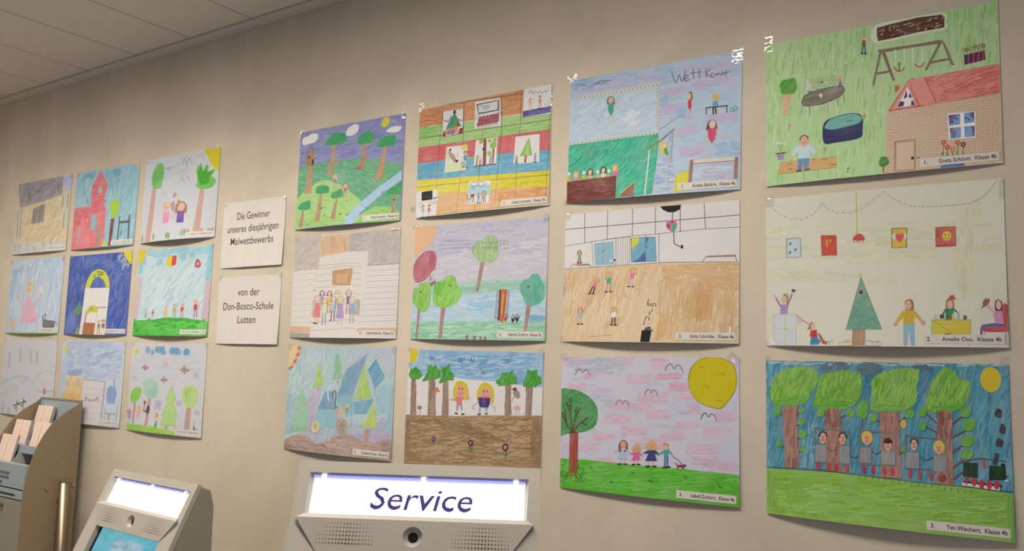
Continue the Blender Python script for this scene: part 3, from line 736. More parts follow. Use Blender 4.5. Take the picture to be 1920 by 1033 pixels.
ART["G3"] = """F 66,148,178 75 5
H 50,132,165 220 28 3.5 72 14 2,1 421.5,1 420,212.5 292.5,205 127.5,198.5 0,209
H 120,189,214 70 26 3.5 80 14 2,1 95,1.5 94.5,56.5 9,78 4,208.5 0,209
H 101,175,202 120 28 3.2 75 16 362,14 421,6 420,212.5 339,194
H 44,115,159 30 26 3.5 80 10 179.5,14.5 206.5,17.5 198,98.5 178.5,71
H 43,115,167 36 26 3.5 65 10 281.5,12 304,11.5 283.5,63.5 267,95
H 43,115,167 90 24 3.5 80 15 68.5,94 184.5,106 182.5,194 67,199.5
H 142,198,218 26 26 3 85 10 72,105 100.5,121.5 92.5,201 67,203.5
H 205,223,227 40 26 2.5 1 4 2,1 421.5,0 421.5,4 2,7
H 92,87,95 44 16 3 12 25 108,5 152,1 159,13 130.5,17 113,23 104,14
H 92,87,95 44 16 3 12 25 174.5,4.5 200,-0.5 220,6.5 216.5,20.5 186,26.5 171,12.5
H 92,87,95 44 16 3 12 25 268.5,5 294.5,2.5 304,10 288,13.5 272,14
B 131,189,78 75 2 9,55.5 19,29 47.5,13.5 73,11 95,16 102.5,30.5 91,53 76,80 50,87 16.5,85.5 8,70.5
H 83,165,35 50 24 3 70 16 9,55.5 19,29 47.5,13.5 73,11 95,16 102.5,30.5 91,53 76,80 50,87 16.5,85.5 8,70.5
H 155,205,101 40 24 3 72 12 9,55.5 19,29 47.5,13.5 73,11 95,16 102.5,30.5 91,53 76,80 50,87 16.5,85.5 8,70.5
B 117,180,65 75 2 93.5,74.5 105.5,30.5 130.5,19 158.5,16.5 179,25 180.5,50 171.5,75 143.5,90.5 111.5,94 94,87.5
H 83,165,35 50 24 3 70 16 93.5,74.5 105.5,30.5 130.5,19 158.5,16.5 179,25 180.5,50 171.5,75 143.5,90.5 111.5,94 94,87.5
H 155,205,101 40 24 3 72 12 93.5,74.5 105.5,30.5 130.5,19 158.5,16.5 179,25 180.5,50 171.5,75 143.5,90.5 111.5,94 94,87.5
B 131,189,78 75 2 196,74 199.5,35 213,20.5 246.5,11 278.5,14 274.5,43.5 272.5,71 251,87 218,90.5 196.5,88
H 83,165,35 50 24 3 70 16 196,74 199.5,35 213,20.5 246.5,11 278.5,14 274.5,43.5 272.5,71 251,87 218,90.5 196.5,88
H 155,205,101 40 24 3 72 12 196,74 199.5,35 213,20.5 246.5,11 278.5,14 274.5,43.5 272.5,71 251,87 218,90.5 196.5,88
B 117,180,65 75 2 288,77 298.5,35.5 318,9.5 332,11 346.5,27.5 361,30.5 358,57.5 345,78 314.5,86 289.5,85.5
H 83,165,35 50 24 3 70 16 288,77 298.5,35.5 318,9.5 332,11 346.5,27.5 361,30.5 358,57.5 345,78 314.5,86 289.5,85.5
H 155,205,101 40 24 3 72 12 288,77 298.5,35.5 318,9.5 332,11 346.5,27.5 361,30.5 358,57.5 345,78 314.5,86 289.5,85.5
H 84,174,44 40 22 3 5 10 9.5,74.5 76,66 76,80 50,87 16.5,86
H 84,174,44 40 22 3 5 10 94,76.5 171.5,71.5 143.5,90 112,93 94.5,88.5
H 84,174,44 40 22 3 5 10 196.5,81 257.5,75 244.5,87.5 218,90.5
H 84,174,44 40 22 3 5 10 289.5,77 348.5,71 342,81.5 311,85.5
P 169,126,114 88 4 31.5,89 59,88 64,205.5 37.5,206.5
H 139,85,78 30 24 2.2 88 6 31.5,89 59,88 64,205.5 37.5,206.5
P 169,126,114 88 4 114,89.5 142,87.5 142.5,140.5 145.5,205.5 114,206.5 114,135
H 139,85,78 30 24 2.2 88 6 114,89.5 142,87.5 142.5,140.5 145.5,205.5 114,206.5 114,135
P 169,126,114 88 4 211,91.5 243,90 244.5,147.5 247,207 211.5,208 212,143
H 139,85,78 30 24 2.2 88 6 211,91.5 243,90 244.5,147.5 247,207 211.5,208 212,143
P 169,126,114 88 4 307,84.5 331,84.5 330,210 303,210.5
H 139,85,78 30 24 2.2 88 6 307,84.5 331,84.5 330,210 303,210.5
H 105,44,48 34 14 2.6 85 14 114,89.5 142,87.5 142,122 114,123.5
H 105,44,48 34 14 2.6 85 14 307,84.5 330.5,84.5 329.5,132 305.5,132
H 105,44,48 34 14 2.6 85 14 41.5,187 60.5,186.5 63.5,203.5 40.5,204.5
L 124,65,69 2 29.5,107 23,96
L 124,65,69 2 59.5,105.5 70.5,93
L 124,65,69 2 59,125.5 71,116
L 124,65,69 2 61,151 71.5,141.5
L 124,65,69 2 34.5,168.5 23,161
L 124,65,69 2 64.5,175 72,167.5
L 124,65,69 2 113.5,102.5 105.5,95
L 124,65,69 2 142.5,105.5 157.5,94
L 124,65,69 2 210,109 198,100
L 124,65,69 2 243.5,106.5 262,92.5
L 124,65,69 2 306.5,106.5 289,90
L 124,65,69 2 304.5,122 285,110.5
L 124,65,69 2 331,106 346.5,91
L 124,65,69 2 331,128.5 350,116.5
L 124,65,69 2 330,155 345,142.5
L 124,65,69 2 330,181.5 345.5,167
L 124,65,69 2 330,201.5 345,187
L 124,65,69 2 180.5,122 181,103
L 124,65,69 2 244.5,165 251,156
B 91,174,56 60 4 15,103 18.5,90.5 25.5,86.5 28.5,96.5 24,108
B 91,174,56 60 4 62.5,98 65.5,92.5 71.5,90.5 74.5,95 70,100.5
B 91,174,56 60 4 61,121 64,112.5 71,110 74,116.5 69.5,124
B 91,174,56 60 4 64,145 68,134 75,131 79,139 73.5,149
B 91,174,56 60 4 19,164 22,156 28,153 31,159.5 27,167.5
B 91,174,56 60 4 65,171.5 68,164.5 73,162.5 75.5,167.5 72,174
B 91,174,56 60 4 96.5,102.5 100.5,93.5 108.5,90.5 112.5,97.5 107,106
B 91,174,56 60 4 150.5,99.5 155,91 163,88 167,95 161.5,103
B 91,174,56 60 4 170.5,96.5 176,76 187,70 192,86.5 184.5,105
B 91,174,56 60 4 193,106.5 196.5,97 203.5,94 206.5,101.5 202,110
B 91,174,56 60 4 252,96.5 257,86.5 266,83.5 270,91 263.5,100.5
B 91,174,56 60 4 276.5,92 280.5,80.5 287.5,77 290.5,86 285.5,96.5
B 91,174,56 60 4 278,116.5 280.5,107 285.5,104 288,112 284.5,121
B 91,174,56 60 4 342,89.5 347,78 356.5,74.5 361,83.5 354,93.5
B 91,174,56 60 4 345,112 351,98.5 362.5,94 368,104.5 359.5,117
B 91,174,56 60 4 342,139.5 348,127 359,123 364,132.5 356,144.5
B 91,174,56 60 4 342,161.5 347.5,150.5 358,147 362.5,155 355.5,165
B 91,174,56 60 4 246,159.5 248,153 252,151.5 254,156 251,161.5
E 215,191,65 0 1 251,110.5 5.2,8.3
E 218,192,54 75 2 392,26.5 15.9,21.8
L 62,93,120 1.2 386,59.5 395,57.5
L 62,93,120 1.2 390,51 388.5,69
P 142,192,86 4 2 0,210.5 127.5,207 248,211.5 335.5,211 420,217.5 421.5,301 -1,300.5
H 107,180,44 130 34 3.2 6 7 4,216 332,214.5 420,219 418.5,254 3.5,245.5
H 160,207,110 130 34 3.2 6 7 3.5,227 419.5,231.5 417.5,285.5 3,293
H 117,184,54 90 34 3.2 6 7 3.5,223.5 419.5,225.5 417.5,285.5 3,293
H 105,180,39 40 22 3 84 6 2,213 19,214.5 21,284 3,282
H 94,180,65 30 22 3 86 4 411,223 419.5,223.5 418.5,295 411.5,292.5
C 62,77,73 1 1,208.5 63.5,206 127.5,205.5 209,209 292.5,212 353,212.5 418.5,214
C 105,126,95 0.8 92.5,202 169,207 248,209
L 73,93,78 0.8 152,205 151,210.5
L 73,93,78 0.8 163.5,205.5 162.5,211
L 73,93,78 0.8 175,206.5 174,212
L 73,93,78 0.8 186.5,207 185.5,212.5
L 73,93,78 0.8 198,208 197,213.5
L 73,93,78 0.8 209,208.5 208.5,214
L 73,93,78 0.8 220,209 219.5,215
L 73,93,78 0.8 231.5,210 230.5,215.5
L 73,93,78 0.8 242.5,210.5 241.5,216
L 73,93,78 0.8 253,211.5 252.5,217
L 73,93,78 0.8 264,212 263,217.5
L 73,93,78 0.8 275,213 274,218
L 73,93,78 0.8 285.5,213.5 284.5,219
L 73,93,78 0.8 296,214 295,219.5
L 73,93,78 0.8 306.5,215 305.5,220
L 73,93,78 0.8 317,215.5 316,221
L 73,93,78 0.8 327,216 326.5,221.5
L 73,93,78 0.8 337.5,217 336.5,222
L 73,93,78 0.8 347.5,217.5 347,223
L 73,93,78 0.8 358,218 357,223.5
L 118,123,133 3.4 95.5,127.5 158,130 156,190 94.5,191 95.5,127.5
L 118,123,133 3.4 176,126 239,129 237,186.5 174.5,187.5 176,126
L 118,123,133 3.4 255,130.5 321,133.5 319,187 253.5,188 255,130.5
P 140,146,154 85 4 95,158 115.5,157 116.5,189.5 94.5,190.5
L 107,112,120 1 95,158 115.5,157 116.5,189.5 94.5,190.5 95,158
P 140,146,154 85 4 139,157 158,157 158.5,189 139,189
L 107,112,120 1 139,157 158,157 158.5,189 139,189 139,157
P 140,146,154 85 4 176.5,157 196,156.5 195.5,185 174.5,185.5
L 107,112,120 1 176.5,157 196,156.5 195.5,185 174.5,185.5 176.5,157
P 140,146,154 85 4 212.5,160.5 237,160 236.5,184.5 211.5,185
L 107,112,120 1 212.5,160.5 237,160 236.5,184.5 211.5,185 212.5,160.5
P 140,146,154 85 4 254.5,159.5 276.5,159.5 276,188 253,188
L 107,112,120 1 254.5,159.5 276.5,159.5 276,188 253,188 254.5,159.5
P 140,146,154 85 4 300,161.5 322,161 320,190 298.5,190.5
L 107,112,120 1 300,161.5 322,161 320,190 298.5,190.5 300,161.5
C 78,82,92 1.6 116.5,163.5 123,167.5 131.5,167 135.5,160.5
C 78,82,92 1.6 159.5,174.5 166,177.5 173,173.5
C 78,82,92 1.6 196.5,163 205,167.5 211.5,162
C 78,82,92 1.6 278,167.5 287,172 297.5,166
E 218,171,157 0 1 109,145 6.1,10.8
C 57,38,35 2.6 102.5,142 105,135.5 110,133.5 115,136 116.5,141
L 179,69,65 1.6 106.5,149 112,148.5
E 179,86,68 0 0 109.5,144.5 1.1,2.2
E 57,44,46 0 0 106.5,141.5 0.9,1.1
E 57,44,46 0 0 111.5,141.5 0.9,1.1
E 218,171,157 0 1 145,144.5 5.9,10.7
C 57,38,35 2.6 138.5,141.5 141,135 146,133 150.5,135.5 152,140.5
L 179,69,65 1.6 142.5,148.5 147.5,148
E 179,86,68 0 0 145.5,144 1.0,2.1
E 57,44,46 0 0 142.5,141 0.9,1.1
E 57,44,46 0 0 147.5,141 0.9,1.1
E 222,195,63 60 3 188.5,139 10.1,11.9
E 218,171,157 0 1 188.5,142.5 5.7,10.5
C 222,195,63 2.6 182,139.5 184.5,133 189.5,131 194,133.5 195,138.5
L 179,69,65 1.6 186,146 191,146
E 179,86,68 0 0 188.5,141.5 1.0,2.1
E 57,44,46 0 0 186,139 0.8,1.1
E 57,44,46 0 0 191,139 0.8,1.0
E 218,171,157 0 1 224,150 5.6,10.4
C 57,38,35 2.6 218,147 220.5,140.5 225,138.5 229.5,141 231,146
L 179,69,65 1.6 222,153.5 226.5,153
E 179,86,68 0 0 224.5,149 1.0,2.1
E 57,44,46 0 0 222,146.5 0.8,1.0
E 57,44,46 0 0 226.5,146 0.8,1.0
E 218,171,157 0 1 268,147 5.4,10.2
C 57,42,37 2.6 262,144 264.5,137.5 269,136 273.5,138.5 274.5,143
L 179,69,65 1.6 266,150.5 270.5,150
E 179,86,68 0 0 268.5,146 1.0,2.0
E 57,44,46 0 0 266,143.5 0.8,1.0
E 57,44,46 0 0 270.5,143 0.8,1.0
E 222,195,63 60 3 308.5,147.5 9.3,11.4
E 218,171,157 0 1 308,150.5 5.3,10.1
C 222,195,63 2.6 302.5,148 304.5,141.5 309,140 313.5,142.5 314.5,147
L 179,69,65 1.6 306,154 310.5,154
E 179,86,68 0 0 308.5,150 0.9,2.0
E 57,44,46 0 0 306,147.5 0.8,1.0
E 57,44,46 0 0 310.5,147 0.8,1.0
E 57,38,35 0 1 224.5,143 7.2,4.1
E 187,54,73 85 2 100,197.5 3.6,8.2
E 187,54,73 85 2 119,197.5 3.5,8.2
E 187,54,73 85 2 134.5,199 3.5,8.1
E 187,54,73 85 2 152.5,198.5 3.5,8.1
E 187,54,73 85 2 182.5,196.5 3.4,8.0
E 187,54,73 85 2 198.5,196.5 3.3,8.0
E 187,54,73 85 2 219,196.5 3.3,7.9
E 187,54,73 85 2 231.5,196.5 3.3,7.9
E 187,54,73 85 2 261,198 3.2,7.8
E 187,54,73 85 2 276.5,198 3.2,7.8
E 187,54,73 85 2 295,198.5 3.1,7.7
E 187,54,73 85 2 313.5,200.5 3.1,7.7
E 139,44,52 20 3 312.5,200.5 6.8,7.3
P 31,60,37 80 1 347,171 368.5,170.5 367.5,195 345.5,195
P 31,60,37 80 1 385.5,173 410,173 411,195.5 384.5,198
P 230,232,240 0 0 408.5,194.5 412,195 412,197.5 408.5,197
P 126,164,214 80 1 375.5,178 381,178 378,197 374.5,196
P 192,77,95 0 1 376,165 381.5,164.5 380,179.5 376,180
L 137,60,63 1.6 339.5,172.5 366.5,163 378,162
L 62,110,63 1.2 378,162 411.5,164
P 222,227,233 0 1 344.5,204 401.5,206.5 400,214 343,210
L 42,27,31 3 346,204 402.5,206
L 42,27,31 2 411,189.5 413.5,189
E 190,54,76 85 2 350.5,201 2.4,7.9
E 190,54,76 85 2 362,202.5 3.9,7.8
E 190,54,76 85 2 373.5,205.5 4.1,7.8
E 190,54,76 85 2 385,205.5 3.8,7.8
E 190,54,76 85 2 396,205 4.1,7.7
B 65,62,73 30 2 396.5,89 400,76 407.5,80 405.5,91
B 65,62,73 30 2 402.5,115.5 406,101.5 412,106 410.5,118
B 65,62,73 30 2 396.5,138.5 400,126.5 407.5,130 405.5,140.5
P 65,62,73 60 2 395,150.5 401,151.5 397,171.5 391.5,171
L 16,25,18 2.4 403.5,171 409,170.5
L 16,25,18 2.4 406.5,168 406,173"""
ART["F1"] = """F 177,202,229 2 4
H 158,191,229 130 36 5 -2 6 -1.5,-2 420.5,2 418.5,50 231.5,43.5 0.5,41
H 189,175,218 60 34 4 -2 6 -1,9.5 231,21.5 231.5,40 0,37
H 199,184,222 90 30 5 0 6 284,11.5 410.5,17.5 412,70 266.5,59.5
H 167,197,231 150 32 5 0 6 232,54.5 415,56.5 419,229 239,276
H 195,169,217 34 22 4.5 -1 5 236,59 296.5,58.5 297,71 236.5,71.5
H 195,169,217 34 22 4.5 -1 5 237,95.5 286.5,96.5 283.5,115.5 238,117
H 195,169,217 34 22 4.5 -1 5 273,150.5 321.5,149 322,166.5 273.5,168.5
H 195,169,217 34 22 4.5 -1 5 285.5,194.5 341,197 337.5,217.5 286,214
H 195,169,217 34 22 4.5 -1 5 350,131 413.5,132 414,149.5 335.5,143.5
H 195,169,217 34 22 4.5 -1 5 304,50.5 397.5,54 398,71 308,65.5
H 195,169,217 34 22 4.5 -1 5 338.5,242 405.5,238 406.5,286 339.5,280.5
H 133,178,229 20 20 4.5 -2 5 236.5,75 251,77 250.5,95.5 237,93.5
H 133,178,229 20 20 4.5 -2 5 275.5,107.5 294.5,108 293,127.5 276,125.5
H 133,178,229 20 20 4.5 -2 5 366,196 418.5,194.5 419,222 366.5,220.5
H 126,164,222 40 26 2.6 0 4 229.5,214 275,218.5 277.5,293.5 231.5,290
H 212,223,244 60 26 2.2 0 5 229.5,214 338,221 329,297 231.5,290
H 206,221,242 50 26 2.4 0 5 316.5,236.5 405.5,238 406.5,289 317.5,282.5
H 110,161,214 24 20 4 0 5 3,2.5 64,3.5 64.5,27 4,26
H 110,152,210 16 20 3 0 5 55.5,12 110.5,12.5 106.5,25.5 56,22
P 190,212,234 10 3 3,49 224,44 232,156.5 1.5,156
P 211,224,240 0 2 138.5,105 162.5,93 186.5,98 183.5,132.5 151.5,129
H 163,201,235 110 36 5 25 25 3,57 216.5,52.5 227.5,152.5 3,154
H 194,215,235 60 36 5 25 25 10,65.5 216.5,56 219.5,144 13.5,147.5
P 199,211,212 0 1 1.5,43 223.5,38.5 233,40 235.5,148 233,157.5 1,157.5 0.5,150.5 227.5,150.5 222.5,53 3.5,51
L 118,120,133 1.1 6,43.5 12,51.5
L 118,120,133 1.1 16.5,43.5 23,51.5
L 118,120,133 1.1 27.5,43.5 34,51.5
L 118,120,133 1.1 38.5,43.5 44.5,51
L 118,120,133 1.1 49,43 55.5,51
L 118,120,133 1.1 60,43 66,51
L 118,120,133 1.1 70.5,43 76.5,50.5
L 118,120,133 1.1 81,43 87,50.5
L 118,120,133 1.1 91.5,42.5 97.5,50.5
L 118,120,133 1.1 102,42.5 108,50
L 118,120,133 1.1 112.5,42.5 118.5,50
L 118,120,133 1.1 122.5,42.5 128.5,50
L 118,120,133 1.1 133,42 139,50
L 118,120,133 1.1 143,42 149,49.5
L 118,120,133 1.1 153.5,42 159,49.5
L 118,120,133 1.1 163.5,42 169,49.5
L 118,120,133 1.1 173.5,41.5 179,49
L 118,120,133 1.1 183.5,41.5 189,49
L 118,120,133 1.1 193,41.5 199,49
L 118,120,133 1.1 203,41.5 209,48.5
L 118,120,133 1.1 213,41 218.5,48.5
L 118,120,133 1.1 222.5,41 228.5,48.5
L 118,120,133 1.1 225,55.5 232.5,51.5
L 118,120,133 1.1 225.5,63.5 233,59.5
L 118,120,133 1.1 225.5,71 233,67
L 118,120,133 1.1 226,79 233.5,75
L 118,120,133 1.1 226,86.5 233.5,82.5
L 118,120,133 1.1 226.5,94.5 234,90
L 118,120,133 1.1 226.5,102 234,98
L 118,120,133 1.1 227,109.5 234.5,105.5
L 118,120,133 1.1 227,117.5 234.5,113
L 118,120,133 1.1 227,125 235,121
L 118,120,133 1.1 227.5,132.5 235,128.5
L 118,120,133 1.1 227.5,140.5 235.5,136
L 118,120,133 1.1 228,148 235.5,144
L 118,120,133 1.1 4,152 8,157
L 118,120,133 1.1 15,152 18.5,157
L 118,120,133 1.1 26,152 29.5,157.5
L 118,120,133 1.1 36.5,152 40.5,157.5
L 118,120,133 1.1 47.5,152 51,157.5
L 118,120,133 1.1 58,152 61.5,157.5
L 118,120,133 1.1 68.5,152 72.5,157.5
L 118,120,133 1.1 79.5,152 83,157.5
L 118,120,133 1.1 90,152 93.5,157.5
L 118,120,133 1.1 100,152 103.5,157.5
L 118,120,133 1.1 110.5,152 114,157.5
L 118,120,133 1.1 121,152.5 124.5,157.5
L 118,120,133 1.1 131,152.5 134.5,157.5
L 118,120,133 1.1 141.5,152.5 144.5,157.5
L 118,120,133 1.1 151.5,152.5 155,157.5
L 118,120,133 1.1 161.5,152.5 165,157.5
L 118,120,133 1.1 171.5,152.5 175,157.5
L 118,120,133 1.1 181.5,152.5 185,157.5
L 118,120,133 1.1 191.5,152.5 194.5,157.5
L 118,120,133 1.1 201,152.5 204.5,157.5
L 118,120,133 1.1 211,152.5 214.5,158
L 118,120,133 1.1 221,152.5 224,158
L 137,152,180 1 230,47 244,41.5
L 137,152,180 1 236.5,148 272.5,128
C 89,115,163 1.4 21,11 36.5,16
C 89,115,163 1.2 31,15 45,20
C 89,115,163 1.6 68,19 81,14.5 89.5,15 108.5,16.5
C 89,115,163 1.2 69.5,14.5 79.5,20 94,19
B 121,104,95 80 3 102,73 101.5,59 110.5,54 120,61.5 120.5,75.5 111.5,70.5
L 215,191,174 1.6 106,71.5 97,83.5
L 215,191,174 1.6 116.5,73 126.5,87.5
L 205,189,169 1.8 108,87.5 107.5,113
L 205,189,169 1.8 115.5,88.5 118,114.5
P 46,164,144 80 3 105.5,70 117.5,71.5 118.5,90 105.5,88
E 215,191,174 0 1 111,63.5 6.4,6.8
E 68,60,61 0 0 108.5,62 0.9,1.0
E 68,60,61 0 0 113.5,62.5 0.9,1.0
C 159,62,61 0.7 108.5,65 111,67 113.5,66
P 46,164,144 80 2 103.5,73.5 118.5,74.5 119,91 112.5,101.5 105,90
C 89,110,150 1.9 261,21 271,47.5 278,30.5 286,46.5 294,23
C 89,110,150 1.9 289.5,42 298.5,39.5 297.5,34.5 292,35 291.5,44.5 296.5,47 303,44
C 89,110,150 1.9 311,23.5 313.5,44.5
C 89,110,150 1.9 305.5,31.5 316.5,31
C 89,110,150 1.9 324.5,24.5 326.5,45.5
C 89,110,150 1.9 320.5,32 330,31.5
C 89,110,150 1.9 340,25.5 341,46
C 89,110,150 1.9 350,29.5 341,38 353,46.5
C 89,110,150 1.9 358,39 352,41.5 355,48 361.5,46
C 89,110,150 1.9 362.5,45 364,40.5 366,45 369,40.5 372,45
C 89,110,150 1.9 375.5,42 375,46 379,46 379.5,41.5 376,40.5
C 89,110,150 1.9 385.5,51.5 384,40.5 388,37.5
C 89,110,150 1.9 382,44.5 394.5,41
P 46,180,150 35 3 1.5,157.5 132,158 233.5,157.5 234.5,204 226,293.5 135,296 135.5,246 2.5,242.5
H 36,160,131 120 30 4 30 25 2,161.5 231.5,160 229.5,225 139,242.5 4,239
H 78,201,174 120 30 4 35 25 2,161.5 231.5,160 228,290 145,291 139,242.5 4,239
H 42,164,133 30 16 4 60 20 44.5,170 87,170.5 84,196.5 45.5,193
B 199,165,97 80 2 18,240 17,226 24.5,221.5 32.5,227.5 33,240.5
E 221,190,169 0 0 25,231.5 5.2,6.9
P 199,143,167 80 2 18,238 33,239 33,247 18.5,246
B 73,49,44 80 2 57.5,238 56.5,224.5 63.5,219.5 71.5,225.5 72,238.5
E 221,190,169 0 0 64,229.5 5.1,6.8
P 199,174,159 80 2 57.5,236 72,237 72.5,248.5 58,247
B 46,36,35 80 2 93.5,237 92.5,223.5 99.5,218.5 107,224.5 107.5,237.5
E 221,190,169 0 0 99.5,228.5 5.0,6.8
P 209,215,218 80 2 93.5,234.5 107.5,236 108,248 93.5,247
B 199,165,63 80 2 123.5,234.5 122.5,221 129.5,216.5 137,222.5 137.5,235
E 221,190,169 0 0 129.5,226 4.9,6.7
P 214,110,159 80 2 123.5,232.5 137.5,233.5 138,250 124,249
P 205,180,50 0 2 0,231.5 10.5,232.5 11,244 0.5,243
E 215,228,242 20 3 5,226.5 4.4,4.6
P 205,180,50 0 2 42,234 52.5,235 53,246.5 42.5,245.5
E 215,228,242 20 3 47,228.5 4.3,4.6
P 205,180,50 0 2 80.5,236.5 90.5,237 91,248.5 81,247.5
E 215,228,242 20 3 85,230 4.2,4.5
P 205,180,50 0 2 109.5,238 119.5,239 120,250 110,249
E 215,228,242 20 3 114.5,231 4.1,4.5
P 109,48,44 0 2 0,245.5 135,244 136.5,296 1.5,297.5
H 137,69,61 60 20 2 2 8 0,245.5 135,244 136.5,296 1.5,297.5
P 137,88,78 60 4 145,293 181,264.5 183,296.5
L 199,182,63 2.4 144,292 182,262.5
P 215,223,225 0 0 212.5,194.5 215.5,194 211.5,295 208,295.5
L 137,126,63 3.2 214.5,191 270,152
L 215,201,63 1.2 215.5,192.5 251,168.5
L 167,159,137 1.6 267.5,155 267,222
L 158,185,180 1.2 263,188.5 263,289
P 142,186,235 0 2 255.5,162.5 265,158.5 264.5,174.5 259,177.5
E 218,197,63 60 2 247,191.5 8.5,13.0
E 221,198,176 0 0 250,188 5.4,6.5
P 62,159,82 50 2 248,193.5 254.5,191.5 260.5,206.5 257.5,211 250.5,203
L 221,190,169 2.5 259,209 264,224
L 221,190,169 2 254,189.5 259.5,174
B 137,93,73 80 2 299,83.5 301.5,73.5 309,73.5 311,87 307.5,94.5
E 221,192,174 0 0 303,82.5 4.5,7.9
P 202,38,58 80 1 300.5,90 308.5,90.5 308.5,108 305,114 301.5,107.5
L 218,197,186 1.8 300.5,92 295,107
L 218,197,186 1.8 308.5,92.5 310.5,108.5
L 218,197,186 1.8 303.5,111 299.5,127.5
L 218,197,186 1.8 307,111.5 307.5,128
L 205,190,174 1.6 294,128 310.5,128.5
E 206,185,80 60 2 362.5,92.5 7.2,7.7
P 94,164,208 80 2 357,101 368.5,100.5 370,112.5 357,112.5
L 221,192,174 1.6 357,104 352,111
L 221,192,174 1.6 368.5,103.5 374.5,112
L 57,46,50 2.4 342,113.5 389.5,115
L 57,46,50 2 343,113.5 343,127.5
L 57,46,50 2 388.5,116 389,129
L 57,46,50 3.4 358.5,114.5 359,129
L 57,46,50 3.4 363.5,114.5 365,129
C 73,174,152 1.8 404,125.5 403,128 400,129 397,127.5 396,124.5 397,121.5 400,121 403,122.5 404,125.5 403,128
C 73,174,152 1.8 411,123.5 410,127 407.5,128 405,126 404,122.5 405,119.5 407.5,118.5 410,120 411,123.5 410,127
B 105,60,52 80 3 344,160.5 348.5,145 357.5,141 365.5,147 368.5,161.5 364.5,164.5 358,162 348,164
E 222,194,178 0 0 357.5,151.5 7.2,9.1
P 206,65,112 80 2 347.5,160.5 367,161 366,182 357,193.5 349.5,181.5
L 218,198,186 1.8 348,166 337,188.5
L 218,198,186 1.8 366.5,164.5 376.5,176 372.5,178.5
L 218,198,186 1.8 352,185.5 351.5,223
L 218,198,186 1.8 364.5,178.5 397.5,186 383.5,170
P 155,110,95 85 3 310.5,225.5 318.5,225.5 316,282 308.5,281.5
P 155,110,95 85 3 407,228.5 415,227.5 414,283 406.5,283.5
P 218,210,197 0 1 318.5,225.5 407.5,227 407.5,234.5 318.5,234
L 155,110,95 1 318.5,234 406,235
P 215,214,46 80 2 280,254 308.5,249 307.5,292 277.5,295
L 137,132,52 1 279.5,261.5 282.5,261
L 137,132,52 1 279.5,267.5 282.5,267
L 137,132,52 1 279.5,273 282.5,272.5
L 137,132,52 1 280,278.5 283,278
L 137,132,52 1 280,284.5 283,284
L 137,132,52 1 280,290 283,289.5"""
